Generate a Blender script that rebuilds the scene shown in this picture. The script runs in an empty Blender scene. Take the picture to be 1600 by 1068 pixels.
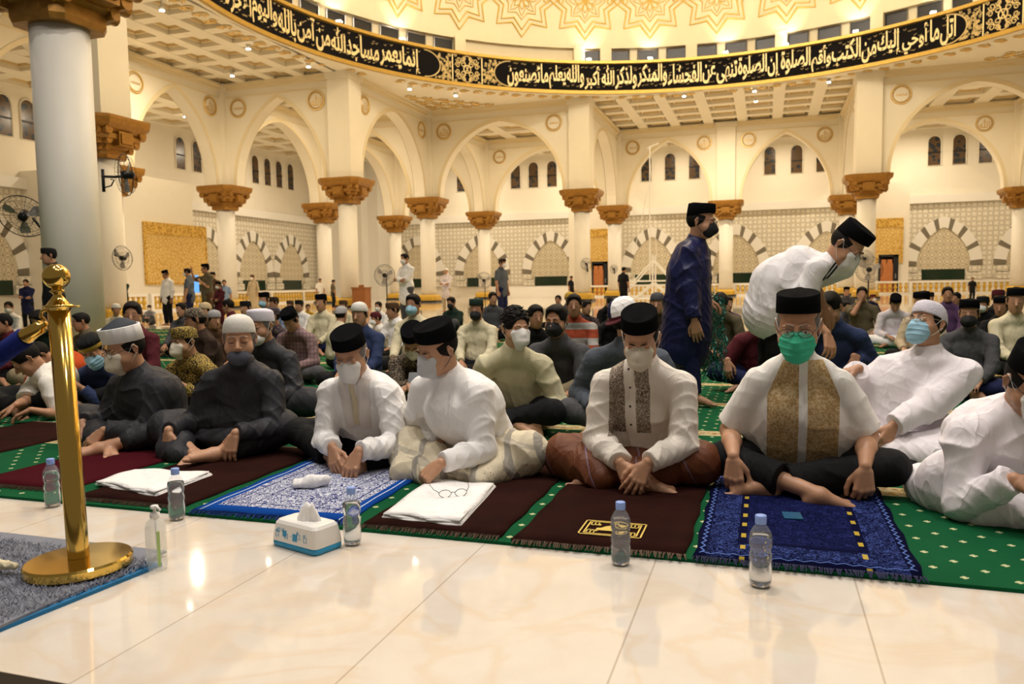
import bpy, bmesh, math, random
import numpy as np
from mathutils import Vector, Matrix, Euler
random.seed(7); RNG = np.random.default_rng(11)
PI = math.pi
SC = bpy.context.scene
COL = bpy.context.collection

# ------------------------------------------------------------ camera
FPX, PITCH, ROLL, YAW, CZ = 1219.06, 0.0739, -0.0155, 0.3147, 0.95
_fw = Vector((-math.sin(YAW)*math.cos(PITCH), math.cos(YAW)*math.cos(PITCH), -math.sin(PITCH)))
_r0 = Vector((math.cos(YAW), math.sin(YAW), 0)); _u0 = _r0.cross(_fw)
_r = _r0*math.cos(ROLL) + _u0*math.sin(ROLL); _u = -_r0*math.sin(ROLL) + _u0*math.cos(ROLL)
cam = bpy.data.cameras.new('camera'); cam.sensor_width = 36; cam.lens = FPX*36/1600
cam.clip_start = 0.05; cam.clip_end = 300
camo = bpy.data.objects.new('camera', cam); COL.objects.link(camo)
camo.matrix_world = Matrix(((_r.x, _u.x, -_fw.x, 0), (_r.y, _u.y, -_fw.y, 0), (_r.z, _u.z, -_fw.z, CZ), (0, 0, 0, 1)))
SC.camera = camo
cam.dof.use_dof = True; cam.dof.focus_distance = 3.6; cam.dof.aperture_fstop = 4.5

# ------------------------------------------------------------ world, lights, exposure
w = bpy.data.worlds.new('world'); SC.world = w; w.use_nodes = True
w.node_tree.nodes['Background'].inputs[0].default_value = (1.0, 0.86, 0.68, 1)
w.node_tree.nodes['Background'].inputs[1].default_value = 0.12
SC.view_settings.view_transform = 'Standard'; SC.view_settings.look = 'None'
SC.view_settings.exposure = 0.28; SC.view_settings.gamma = 1.0
try: SC.view_settings.use_curve_mapping = False
except Exception: pass
SC.cycles.max_bounces = 7; SC.cycles.diffuse_bounces = 4; SC.cycles.glossy_bounces = 3
SC.cycles.transmission_bounces = 8; SC.cycles.transparent_max_bounces = 12
SC.cycles.sample_clamp_indirect = 5; SC.cycles.use_denoising = True
SC.cycles.caustics_reflective = False; SC.cycles.caustics_refractive = False
def area(name, loc, size, power, col=(1, .82, .58), rot=(0, 0, 0), shape='DISK', spread=PI):
    l = bpy.data.lights.new(name, 'AREA'); l.shape = shape; l.size = size; l.energy = power; l.color = col; l.spread = spread
    o = bpy.data.objects.new(name, l); o.location = loc; o.rotation_euler = rot; COL.objects.link(o)
    return o
WARM = (1, .83, .60)
def point_fill(loc, power, col=(1, .89, .74), r=.10, name='point_fill'):
    l = bpy.data.lights.new(name, 'POINT'); l.energy = power; l.color = col; l.shadow_soft_size = r
    o = bpy.data.objects.new(name, l); o.location = loc; COL.objects.link(o)
for i in range(9):      # unseen ring of point lights added inside the dome, no fixture
    a = 2*PI*i/9+.2; point_fill((-2.35+4.2*math.cos(a), 25+4.2*math.sin(a), 15.5+.8*(i % 3)), 420, (1, .89, .74), .12, 'dome_ring_fill')
area('dome_up_fill', (-2.35, 25, 11.9), 8.0, 900, (1, .80, .54), (PI, 0, 0))  # unseen upward disc added to brighten the dome
# ceiling downlights of the bays around the dome
for (x, y, p) in [(-21.5, 25, 330), (-21.5, 36.3, 240), (-13.7, 45.4, 300), (-2.35, 45.5, 420), (9.0, 45.4, 300),
                  (-29, 20, 220), (-29, 32, 260), (-29, 44, 260), (-21.5, 45.4, 200), (-21, 53.6, 240), (-13.7, 53.6, 240),
                  (-6, 53.6, 200), (1, 53.6, 200), (9, 53.6, 240), (15, 50, 200), (-17, 12, 160)]:
    area('ceiling_downlight', (x, y, 10.2), .25, p, WARM)
for (x, y, p) in [(-4.5, 5.5, 160), (-1.5, 4.6, 190), (1.5, 5.0, 190), (-3.2, 1.0, 85), (0.0, 0.3, 90), (2.6, 1.2, 80), (-.8, 8.2, 80), (-4.2, 2.4, 70)]:
    area('front_ceiling_light', (x, y, 9.6), .4, p, (1, .93, .86))

# ------------------------------------------------------------ small helpers
def ray(px, py):
    return _fw + _r*((px-800)/FPX) - _u*((py-534)/FPX)
def at(px, py, Y=None, X=None, z=None):          # world point seen at a photo pixel, on a plane
    d = ray(px, py)
    t = Y/d.y if Y is not None else (X/d.x if X is not None else (z-CZ)/d.z)
    return Vector((d.x*t, d.y*t, d.z*t+CZ))
def tag(o, label=None, cat=None, group=None, kind=None):
    if label: o['label'] = label
    if cat: o['category'] = cat
    if group: o['group'] = group
    if kind: o['kind'] = kind
    return o
def empty(name, loc=(0, 0, 0), rz=0.0):
    o = bpy.data.objects.new(name, None); COL.objects.link(o); o.location = loc; o.rotation_euler = (0, 0, rz)
    o.empty_display_size = .1
    return o
def mkmesh(name, V, F, mats=None, smooth=False, mi=None):
    m = bpy.data.meshes.new(name)
    V = np.asarray(V, dtype=np.float32)
    if isinstance(F, np.ndarray):
        n = len(F); k = F.shape[1]
        m.vertices.add(len(V)); m.vertices.foreach_set('co', V.ravel())
        m.loops.add(n*k); m.loops.foreach_set('vertex_index', F.astype(np.int32).ravel())
        m.polygons.add(n); m.polygons.foreach_set('loop_start', np.arange(0, n*k, k, dtype=np.int32))
        try: m.polygons.foreach_set('loop_total', np.full(n, k, dtype=np.int32))
        except Exception: pass
        m.update(calc_edges=True)
    else:
        m.from_pydata([tuple(v) for v in V.tolist()], [], F); m.update()
    if mats is not None:
        for x in (mats if isinstance(mats, (list, tuple)) else [mats]): m.materials.append(x)
    if mi is not None: m.polygons.foreach_set('material_index', np.asarray(mi, dtype=np.int32))
    if smooth: m.polygons.foreach_set('use_smooth', np.ones(len(m.polygons), dtype=bool))
    m.update(); return m
def link(name, mesh, parent=None, loc=None, rz=None, mw=None):
    o = bpy.data.objects.new(name, mesh); COL.objects.link(o)
    if parent is not None: o.parent = parent
    if loc is not None: o.location = loc
    if rz is not None: o.rotation_euler = (0, 0, rz)
    if mw is not None: o.matrix_local = mw
    return o
class MB:
    """collects shapes, links them as ONE mesh object"""
    def __init__(s): s.V = []; s.F = []; s.M = []; s.n = 0
    def add(s, V, F, m=0):
        V = [tuple(v) for v in V]; s.V += V; s.F += [[i+s.n for i in f] for f in F]; s.M += [m]*len(F); s.n += len(V); return s
    def box(s, a, b, m=0, mat=None):
        x0, y0, z0 = a; x1, y1, z1 = b
        V = [(x0, y0, z0), (x1, y0, z0), (x1, y1, z0), (x0, y1, z0), (x0, y0, z1), (x1, y0, z1), (x1, y1, z1), (x0, y1, z1)]
        if mat is not None: V = [tuple(mat @ Vector(v)) for v in V]
        return s.add(V, [[0, 3, 2, 1], [4, 5, 6, 7], [0, 1, 5, 4], [1, 2, 6, 5], [2, 3, 7, 6], [3, 0, 4, 7]], m)
    def loft(s, rings, m=0, cap0=True, cap1=True, closed=True):
        n = len(rings[0]); V = [v for r in rings for v in r]; F = []
        for i in range(len(rings)-1):
            for j in range(n if closed else n-1):
                k = (j+1) % n
                F.append([i*n+j, i*n+k, (i+1)*n+k, (i+1)*n+j])
        if cap0: F.append(list(range(n))[::-1])
        if cap1: F.append([(len(rings)-1)*n+j for j in range(n)])
        return s.add(V, F, m)
    def lathe(s, prof, n=24, c=(0, 0, 0), sx=1, sy=1, m=0, cap0=True, cap1=True, mat=None):
        R = []
        for r, z in prof:
            ring = [Vector((c[0]+r*sx*math.cos(2*PI*j/n), c[1]+r*sy*math.sin(2*PI*j/n), c[2]+z)) for j in range(n)]
            if mat is not None: ring = [mat @ v for v in ring]
            R.append([tuple(v) for v in ring])
        return s.loft(R, m, cap0, cap1)
    def tube(s, pts, r, n=6, m=0, closed=False, flat=1.0):
        pts = [Vector(p) for p in pts]; L = len(pts); R = []
        rr = r if isinstance(r, (list, tuple)) else [r]*L
        up = Vector((0, 0, 1)); prev = None
        for i, p in enumerate(pts):
            if closed: t = pts[(i+1) % L]-pts[i-1]
            else: t = pts[min(i+1, L-1)]-pts[max(i-1, 0)]
            if t.length < 1e-9: t = Vector((0, 0, 1))
            t.normalize()
            if prev is None:
                a = t.cross(up)
                if a.length < .05: a = t.cross(Vector((1, 0, 0)))
            else:
                a = prev - t*prev.dot(t)
                if a.length < 1e-6: a = t.cross(up)
            a.normalize(); b = t.cross(a); prev = a
            R.append([tuple(p+(a*math.cos(2*PI*j/n)+b*math.sin(2*PI*j/n)*flat)*rr[i]) for j in range(n)])
        if closed: R.append(R[0]); return s.loft(R, m, False, False)
        return s.loft(R, m)
    def sphere(s, c, r, n=12, m=0, sx=1, sy=1, sz=1, mat=None):
        pr = [(max(1e-4, r*math.sin(PI*i/n)), -r*sz*math.cos(PI*i/n)) for i in range(n+1)]
        return s.lathe(pr, 2*n, c, sx, sy, m, mat=mat)
    def mesh(s, name, mats, smooth=False): return mkmesh(name, s.V, s.F, mats, smooth, s.M)
    def build(s, name, mats, parent=None, smooth=False, loc=None, mw=None):
        o = link(name, s.mesh(name, mats, smooth), parent, loc, None, mw)
        return o
def struct(o): o['kind'] = 'structure'; return o

# ------------------------------------------------------------ materials
def mat(name, col, rough=.6, metal=0.0, noise=0.0, nscale=20, bump=0.0, bscale=60, spec=.5, sheen=0.0, emit=None, es=0.0, trans=0.0, ior=1.45, alpha=1.0, coat=0.0):
    m = bpy.data.materials.new(name); m.use_nodes = True; nt = m.node_tree; N = nt.nodes; L = nt.links
    b = N['Principled BSDF']; b.inputs['Base Color'].default_value = (*col, 1); b.inputs['Roughness'].default_value = rough
    b.inputs['Metallic'].default_value = metal; b.inputs['Specular IOR Level'].default_value = spec; b.inputs['IOR'].default_value = ior
    if sheen: b.inputs['Sheen Weight'].default_value = sheen
    if coat: b.inputs['Coat Weight'].default_value = coat
    if trans: b.inputs['Transmission Weight'].default_value = trans
    if alpha < 1: b.inputs['Alpha'].default_value = alpha
    if emit: b.inputs['Emission Color'].default_value = (*emit, 1); b.inputs['Emission Strength'].default_value = es
    tc = N.new('ShaderNodeTexCoord')
    if noise:
        t = N.new('ShaderNodeTexNoise'); t.inputs['Scale'].default_value = nscale; t.inputs['Detail'].default_value = 3
        L.new(tc.outputs['Object'], t.inputs['Vector'])
        mx = N.new('ShaderNodeMix'); mx.data_type = 'RGBA'
        mx.inputs['A'].default_value = (*[c*(1-noise) for c in col], 1); mx.inputs['B'].default_value = (*[min(1, c*(1+noise)) for c in col], 1)
        L.new(t.outputs['Fac'], mx.inputs['Factor']); L.new(mx.outputs['Result'], b.inputs['Base Color'])
    if bump:
        t = N.new('ShaderNodeTexNoise'); t.inputs['Scale'].default_value = bscale; t.inputs['Detail'].default_value = 4
        L.new(tc.outputs['Object'], t.inputs['Vector'])
        bp = N.new('ShaderNodeBump'); bp.inputs['Strength'].default_value = bump; bp.inputs['Distance'].default_value = .01
        L.new(t.outputs['Fac'], bp.inputs['Height']); L.new(bp.outputs['Normal'], b.inputs['Normal'])
    return m
class NG:
    """tiny node-expression helper"""
    def __init__(s, m):
        s.nt = m.node_tree; s.N = s.nt.nodes; s.L = s.nt.links; s.b = s.N['Principled BSDF']
        s.tc = s.N.new('ShaderNodeTexCoord'); sp = s.N.new('ShaderNodeSeparateXYZ'); s.L.new(s.tc.outputs['Object'], sp.inputs[0])
        s.x, s.y, s.z = sp.outputs[0], sp.outputs[1], sp.outputs[2]
    def set(s, sock, v):
        if hasattr(v, 'is_output') or isinstance(v, bpy.types.NodeSocket): s.L.new(v, sock)
        else: sock.default_value = v
    def m(s, op, a, b=0.0, c=0.0):
        n = s.N.new('ShaderNodeMath'); n.operation = op
        s.set(n.inputs[0], a); s.set(n.inputs[1], b)
        if op in ('MULTIPLY_ADD', 'COMPARE', 'SMOOTH_MIN', 'WRAP', 'PINGPONG'): s.set(n.inputs[2], c)
        return n.outputs[0]
    def vec(s, x, y, z=0.0):
        n = s.N.new('ShaderNodeCombineXYZ'); s.set(n.inputs[0], x); s.set(n.inputs[1], y); s.set(n.inputs[2], z); return n.outputs[0]
    def tri(s, a, p):  # distance from nearest multiple centre, 0..p/2
        return s.m('ABSOLUTE', s.m('SUBTRACT', s.m('MODULO', s.m('ADD', a, 1000*p), p), p/2))
    def lt(s, a, b): return s.m('LESS_THAN', a, b)
    def gt(s, a, b): return s.m('GREATER_THAN', a, b)
    def both(s, *a):
        r = a[0]
        for q in a[1:]: r = s.m('MULTIPLY', r, q)
        return r
    def any(s, *a):
        r = a[0]
        for q in a[1:]: r = s.m('MAXIMUM', r, q)
        return r
    def noise(s, sc, detail=3, vec=None, dist=0.0):
        n = s.N.new('ShaderNodeTexNoise'); n.inputs['Scale'].default_value = sc; n.inputs['Detail'].default_value = detail
        n.inputs['Distortion'].default_value = dist
        s.L.new(vec if vec is not None else s.tc.outputs['Object'], n.inputs['Vector']); return n.outputs['Fac']
    def voro(s, sc, feat='F1', vec=None):
        n = s.N.new('ShaderNodeTexVoronoi'); n.feature = feat; n.inputs['Scale'].default_value = sc
        s.L.new(vec if vec is not None else s.tc.outputs['Object'], n.inputs['Vector']); return n.outputs['Distance']
    def mix(s, f, a, b):
        n = s.N.new('ShaderNodeMix'); n.data_type = 'RGBA'; s.set(n.inputs['Factor'], f)
        s.set(n.inputs['A'], (*a, 1) if isinstance(a, tuple) and len(a) == 3 else a)
        s.set(n.inputs['B'], (*b, 1) if isinstance(b, tuple) and len(b) == 3 else b); return n.outputs['Result']
    def color(s, c): s.L.new(c, s.b.inputs['Base Color'])
    def rough(s, c): s.set(s.b.inputs['Roughness'], c)
    def bump(s, h, st=.3, dist=.01):
        n = s.N.new('ShaderNodeBump'); n.inputs['Strength'].default_value = st; n.inputs['Distance'].default_value = dist
        s.L.new(h, n.inputs['Height']); s.L.new(n.outputs['Normal'], s.b.inputs['Normal'])

# ---- building materials
M = {}
M['wall'] = mat('cream_plaster', (.84, .79, .68), .7, noise=.03, nscale=2, bump=.03, bscale=30)
M['arch'] = mat('warm_cream_paint', (.88, .81, .65), .6, noise=.03, nscale=1.5)
M['trim'] = mat('pale_gold_moulding', (.78, .62, .34), .5)
M['shaft'] = mat('white_column_paint', (.83, .79, .70), .5, noise=.03, nscale=3)
M['ceil'] = mat('ceiling_plaster', (.90, .83, .66), .7)
M['coffer'] = mat('coffer_panel', (.84, .72, .48), .7, noise=.12, nscale=3)
M['bronze'] = mat('gold_bronze_paint', (.36, .175, .03), .38, .45, noise=.35, nscale=9, bump=.4, bscale=14)
M['gold'] = mat('gold_relief', (.80, .56, .20), .38, .5, noise=.15, nscale=12)
M['goldflat'] = mat('gold_lettering', (.86, .70, .36), .45, .25)
M['goldrim'] = mat('gold_rim', (.50, .32, .07), .35, .6, noise=.2, nscale=8)
M['black'] = mat('black_band', (.010, .009, .010), .85, spec=.08)
M['dark'] = mat('dark_opening', (.015, .016, .02), .3)
M['dome'] = mat('dome_plaster', (.86, .77, .56), .7)
M['domegold'] = mat('dome_gold_line', (.78, .58, .18), .5, .2)
M['green_dark'] = mat('dark_green_glass', (.012, .03, .015), .12)
M['white'] = mat('white_gloss_paint', (.85, .83, .78), .4)
M['metal'] = mat('grey_metal', (.35, .35, .36), .35, .9)
M['blackmetal'] = mat('black_metal', (.02, .02, .02), .4, .5)
m = mat('marble_floor', (.8, .7, .55), .10, spec=.55); g = NG(m)
n1 = g.noise(1.7, 6, dist=1.2); n2 = g.noise(7, 4, dist=.6)
vein = g.m('SUBTRACT', 1.0, g.m('MINIMUM', 1.0, g.m('MULTIPLY', g.m('ABSOLUTE', g.m('SUBTRACT', n1, .5)), 18)))
c = g.mix(n2, (.75, .70, .63), (.66, .59, .51)); c = g.mix(g.m('MULTIPLY', vein, .30), c, (.66, .47, .28))
tx = g.tri(g.m('SUBTRACT', g.x, .275), .625); ty = g.tri(g.m('SUBTRACT', g.y, 1.40), 1.25)
line = g.any(g.gt(tx, .3125-.0028), g.gt(ty, .625-.0028))
c = g.mix(g.m('MULTIPLY', line, .55), c, (.33, .24, .16)); g.color(c); g.rough(g.m('MULTIPLY_ADD', n2, .03, .035)); M['marble'] = m
m = mat('green_carpet', (.01, .13, .04), .95, spec=.1); g = NG(m)
n = g.noise(3, 3); f = g.noise(350, 2)
c = g.mix(n, (.003, .060, .022), (.006, .105, .036))
def plus(g, px, py, ox, oy, s):
    u = g.tri(g.m('ADD', g.x, ox), px); v = g.tri(g.m('ADD', g.y, oy), py)
    return g.any(g.both(g.lt(u, s), g.lt(v, s*.42)), g.both(g.lt(v, s), g.lt(u, s*.42)))
d = g.any(plus(g, .150, .150, 0, 0, .0125), plus(g, .150, .150, .075, .075, .0125))
c = g.mix(g.m('MULTIPLY', d, .85), c, (.62, .62, .35))
sv = g.tri(g.m('SUBTRACT', g.y, 3.73), 1.18); inst = g.gt(sv, .59-.075)
pv = g.voro(26); pn = g.noise(30, 2)
sc_ = g.mix(g.gt(pv, .42), (.42, .29, .10), (.50, .42, .24)); sc_ = g.mix(g.m('MULTIPLY', g.gt(pn, .56), .6), sc_, (.22, .06, .02))
edge = g.both(g.gt(sv, .59-.075), g.lt(sv, .59-.062)); sc_ = g.mix(edge, sc_, (.6, .5, .25))
c = g.mix(inst, c, sc_); g.color(c); g.bump(f, .5, .004); M['carpet'] = m
# ============================================================ ARCHITECTURE
ZS, ZA, ZC = 5.80, 9.70, 10.50            # spring, apex, ceiling
XA, XB, XC_, XD, XE, XF = -24.84, -18.19, -9.28, -2.35, 4.52, 13.39
Y0, Y1, Y2 = 31.93, 40.79, 50.12
CX, CY, RR = -2.35, 25.0, 15.75
WX, WY = -33.5, 57.0
o = struct(MB().box((-34, 1.4, -.12), (20, 57.4, 0)).build('floor', [M['marble']]))
o = struct(MB().box((-34, -2.5, -.42), (20, 1.395, -.12)).build('trim_1', [mat('dark_step', (.03, .022, .016), .5)]))
# ---- outer walls
struct(MB().box((WX-.4, 6, 0), (WX, WY+.4, ZC+.6)).build('wall_left', [M['wall']]))
struct(MB().box((WX, WY, 0), (20, WY+.4, ZC+.6)).build('wall_back', [M['wall']]))
struct(MB().box((20, 20, 0), (20.4, WY+.4, ZC+.6)).build('wall_right', [M['wall']]))
# ledge along the walls, patterned screen under it
m = mat('carved_lattice', (.70, .63, .48), .7); g = NG(m)
hx = g.m('ADD', g.x, g.y)
def ringpat(g, a, b, p, r0, r1):
    u = g.tri(a, p); v = g.tri(b, p); r = g.m('SQRT', g.m('ADD', g.m('MULTIPLY', u, u), g.m('MULTIPLY', v, v)))
    return g.both(g.gt(r, r0), g.lt(r, r1))
l1 = ringpat(g, hx, g.z, .62, .17, .215); l2 = ringpat(g, g.m('ADD', hx, .31), g.m('ADD', g.z, .31), .62, .17, .215)
di = g.m('ADD', hx, g.z); dj = g.m('SUBTRACT', hx, g.z)
l3 = g.lt(g.tri(di, .31), .020); l4 = g.lt(g.tri(dj, .31), .020)
l5 = ringpat(g, hx, g.z, .31, .0, .05)
ln = g.any(l1, l2, l3, l4, l5)
c = g.mix(ln, (.82, .77, .66), (.52, .48, .38)); g.color(c); M['lattice'] = m
m2 = mat('arch_infill_lattice', (.6, .5, .36), .7); g = NG(m2)
hx = g.m('ADD', g.x, g.y)
ln = g.any(ringpat(g, hx, g.z, .44, .14, .175), g.lt(g.tri(g.m('ADD', hx, g.z), .22), .016), g.lt(g.tri(g.m('SUBTRACT', hx, g.z), .22), .016), ringpat(g, g.m('ADD', hx, .22), g.m('ADD', g.z, .22), .44, 0, .06))
g.color(g.mix(ln, (.76, .68, .52), (.42, .36, .24))); M['infill'] = m2
M['voussoir'] = mat('grey_voussoir', (.19, .165, .125), .6)
def wall_frame(kind):
    # transforms (s, depth out of wall, z) to world
    if kind == 'back': return lambda s, d, z: (s, WY-d, z)
    return lambda s, d, z: (WX+d, s, z)
def pbox(mb, T, s0, s1, d0, d1, z0, z1, m=0):
    V = [T(s0, d0, z0), T(s1, d0, z0), T(s1, d1, z0), T(s0, d1, z0), T(s0, d0, z1), T(s1, d0, z1), T(s1, d1, z1), T(s0, d1, z1)]
    mb.add(V, [[0, 3, 2, 1], [4, 5, 6, 7], [0, 1, 5, 4], [1, 2, 6, 5], [2, 3, 7, 6], [3, 0, 4, 7]], m)
TB, TL = wall_frame('back'), wall_frame('left')
mb = MB(); pbox(mb, TB, WX, 20, 0, .45, 5.75, 6.25); pbox(mb, TL, 6, WY, 0, .45, 5.75, 6.25)
struct(mb.build('trim_2', [M['white']]))
mb = MB(); pbox(mb, TB, WX+.1, 20, .02, .16, 0.95, 5.75); pbox(mb, TL, 6, WY-.1, .02, .16, .95, 5.75)
struct(mb.build('trim_3', [M['lattice']]))
def parch(hw, H, n=16):
    """two-centred pointed arch: list of (x, z) from -hw to hw"""
    R = (H*H+hw*hw)/(2*hw); pts = []
    for i in range(n+1):
        a = math.acos(max(-1, min(1, (R-hw)/R)))*(i/n)
        pts.append((-(R*math.cos(a)-(R-hw)), R*math.sin(a)))
    return pts + [(-x, z) for x, z in pts[-2::-1]]
def niche(T, s, n):
    """striped blind arch with window strip and lattice balcony blocks"""
    root = empty('wall_arch', T(s, .16, 0)); bx, by, bz = T(s, .16, 0)
    def Q(a, d, z): p = T(s+a, .16+d, z); return (p[0]-bx, p[1]-by, p[2]-bz)
    hwI, hwO = 1.55, 2.25
    I = parch(hwI, 2.45, 12); O = parch(hwO, 3.15, 12); z0 = 1.75
    # resample by index (same count)
    mb = MB(); nseg = len(I)-1
    fr = [0, 1.3, 2.5, 4.6, 5.6, 7.8, 8.9, 10.9, 11.8]; fr = fr + [24-f for f in fr[::-1]]
    def lerp(P, f):
        i = min(int(f), nseg-1); t = f-i; return (P[i][0]*(1-t)+P[i+1][0]*t, P[i][1]*(1-t)+P[i+1][1]*t)
    fr = [0, 1.0, 3.6, 4.6, 7.2, 8.2, 10.0, 10.9, 13.1, 14.0, 15.8, 16.8, 19.4, 20.4, 23.0, 24]
    for k in range(len(fr)-1):
        f0, f1 = fr[k], fr[k+1]; sub = [f0+(f1-f0)*j/3 for j in range(4)]
        for a, b in zip(sub, sub[1:]):
            p, q, r_, t = lerp(I, a), lerp(I, b), lerp(O, b), lerp(O, a)
            dd = .10
            V = [Q(p[0], dd, z0+p[1]), Q(q[0], dd, z0+q[1]), Q(r_[0], dd, z0+r_[1]), Q(t[0], dd, z0+t[1]),
                 Q(p[0], 0, z0+p[1]), Q(q[0], 0, z0+q[1]), Q(r_[0], 0, z0+r_[1]), Q(t[0], 0, z0+t[1])]
            mb.add(V, [[0, 1, 2, 3], [0, 4, 5, 1], [2, 6, 7, 3]], 1 if k % 2 == 0 else 0)
    mb.build('striped_archivolt', [M['white'], M['voussoir']], root)
    mb = MB(); c0 = Q(0, .02, z0); V = [Q(x, .02, z0+z) for x, z in I]; mb.add(V, [list(range(len(V)))])
    mb.box(*[Q(-hwI, .0, 1.3), Q(hwI, .02, z0)] if False else ((0, 0, 0), (0.001, .001, .001)))
    V = [Q(-hwI, .02, 1.5), Q(hwI, .02, 1.5), Q(hwI, .02, z0), Q(-hwI, .02, z0)]; mb.add(V, [[0, 1, 2, 3]])
    mb.build('infill_panel', [M['infill']], root)
    for x0, x1, za, zb in [(-2.17, -1.27, .85, 1.25), (-2.1, -1.45, 1.3, 1.68), (1.27, 2.17, .85, 1.25), (1.45, 2.1, 1.3, 1.68)]:
        mb = MB(); V = [Q(x0, 0, za), Q(x1, 0, za), Q(x1, .22, za), Q(x0, .22, za), Q(x0, 0, zb), Q(x1, 0, zb), Q(x1, .22, zb), Q(x0, .22, zb)]
        mb.add(V, [[0, 3, 2, 1], [4, 5, 6, 7], [0, 1, 5, 4], [1, 2, 6, 5], [2, 3, 7, 6], [3, 0, 4, 7]])
        mb.build('lattice_block', [M['lattice']], root)
    mb = MB(); V = [Q(-1.25, .05, .8), Q(1.25, .05, .8), Q(1.25, .05, 1.48), Q(-1.25, .05, 1.48)]; mb.add(V, [[0, 1, 2, 3]])
    mb.build('window_pane', [M['green_dark']], root)
    return root
na = 0
NB = [at(p, 430, Y=WY).x for p in (655, 755, 862, 1020, 1150, 1290, 1472)] + [at(1472, 430, Y=WY).x+5.1]
NBn = ['partly behind the fifth column', 'behind the standing fan and white column', 'right of the man in navy polo', 'behind the white trestle',
       'right of the man in navy robe', 'behind the bending man', 'largest on the right, left of the last column', 'cut by the right edge of the photo']
for s, nn in zip(NB, NBn):
    r_ = niche(TB, s, na); tag(r_, 'striped blind arch on back wall, '+nn, 'wall arch', 'striped arches on the outer walls')
for s, nn in [(26.2, 'behind the big near column at far left'), (41.0, 'right of the wide yellow panel'), (45.5, 'left of two beside the slim arch column'), (50.0, 'nearest the wall corner')]:
    r_ = niche(TL, s, na); tag(r_, 'striped blind arch on left wall, '+nn, 'wall arch', 'striped arches on the outer walls')
# ---- high slot windows
M['stained'] = mat('stained_glass_dark', (.05, .06, .07), .25); g = NG(M['stained'])
v = g.voro(3.2); g.color(g.mix(g.gt(v, .42), (.018, .028, .042), (.10, .06, .03)))
nw = 0
def slot(T, s):
    global nw; nw += 1
    hw, z0, z1 = .40, 8.15, 9.65
    P = [(-hw, z0), (hw, z0), (hw, z1)] + [(hw*math.cos(a), z1+hw*1.05*math.sin(a)) for a in [PI*i/8 for i in range(1, 8)]] + [(-hw, z1)]
    mb = MB(); V = [T(s+x, .03, z) for x, z in P] + [T(s+x, 0, z) for x, z in P]; n = len(P)
    mb.add(V, [list(range(n))] + [[i, (i+1) % n, n+(i+1) % n, n+i] for i in range(n)])
    pbox(mb, T, s-.4, s+.4, .03, .06, 8.95, 9.03, 1)
    pts = [T(s+x, .04, z) for x, z in P]; mb.tube(pts, .045, 4, 2, closed=True)
    struct(mb.build('window_%d' % nw, [M['stained'], M['blackmetal'], M['wall']]))
for p in (720, 805, 833, 862, 1010, 1047, 1085, 1203, 1245, 1285, 1460, 1499, 1540): slot(TB, at(p, 235, Y=WY).x)
for p, yy in ((5, 180), (43, 185), (281, 240), (307, 245), (398, 265), (417, 268), (435, 270), (453, 275)): slot(TL, at(p, yy, X=WX).y)
# ---- corner tower mass between left and back wall
mb = MB()
mb.box((-33.4, 53.6, 0), (-29.4, 56.9, ZC)); mb.box((-32.6, 53.2, 0), (-30.6, 53.6, ZC)); mb.box((-29.4, 54.6, 0), (-28.5, 56.9, ZC))
struct(mb.build('wall_corner', [M['white']]))
# ---- protruding blocks with yellow carved panels
M['yellow'] = mat('gold_carved_panel', (.80, .55, .17), .5); g = NG(M['yellow'])
v = g.voro(5.5, 'DISTANCE_TO_EDGE'); g.color(g.mix(g.lt(v, .09), (.76, .53, .19), (.60, .36, .07)))
M['yband'] = mat('gold_carved_band', (.62, .36, .05), .45, .2); g = NG(M['yband'])
v = g.voro(9); g.color(g.mix(g.gt(v, .45), (.45, .24, .03), (.72, .46, .10)))
M['door'] = mat('carved_wood_door', (.52, .19, .06), .45, noise=.3, nscale=6)
mb = MB(); mb.box((WX, 28.3, 0), (-29.5, 35.2, 6.6)); struct(mb.build('wall_block_left', [M['wall']]))
root = empty('carved_wall_panel', (-29.5, 33.8, 1.3)); tag(root, 'wide yellow gold carved panel with darker top band on left wall block', 'wall panel')
mb = MB(); mb.box((0, -2.15, 0), (.08, 2.2, 2.45)); mb.build('panel_field', [M['yellow']], root)
mb = MB(); mb.box((0, -2.15, 2.45), (.11, 2.2, 3.05)); mb.box((0, -2.27, 0), (.11, -2.15, 3.05)); mb.box((0, 2.2, 0), (.11, 2.3, 3.05)); mb.box((0, -2.27, -.1), (.11, 2.3, 0)); mb.build('panel_band', [M['yband']], root)
o = MB().box((0, -.38, 0), (.06, .38, .95)).build('screen', [mat('lit_blue_screen', (.05, .2, .5), .3, emit=(.13, .38, .85), es=.9)], None, loc=(-29.42, 36.2-1.3, .75)); tag(o, 'small lit blue screen on the wall below the wide yellow panel', 'screen')
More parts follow.
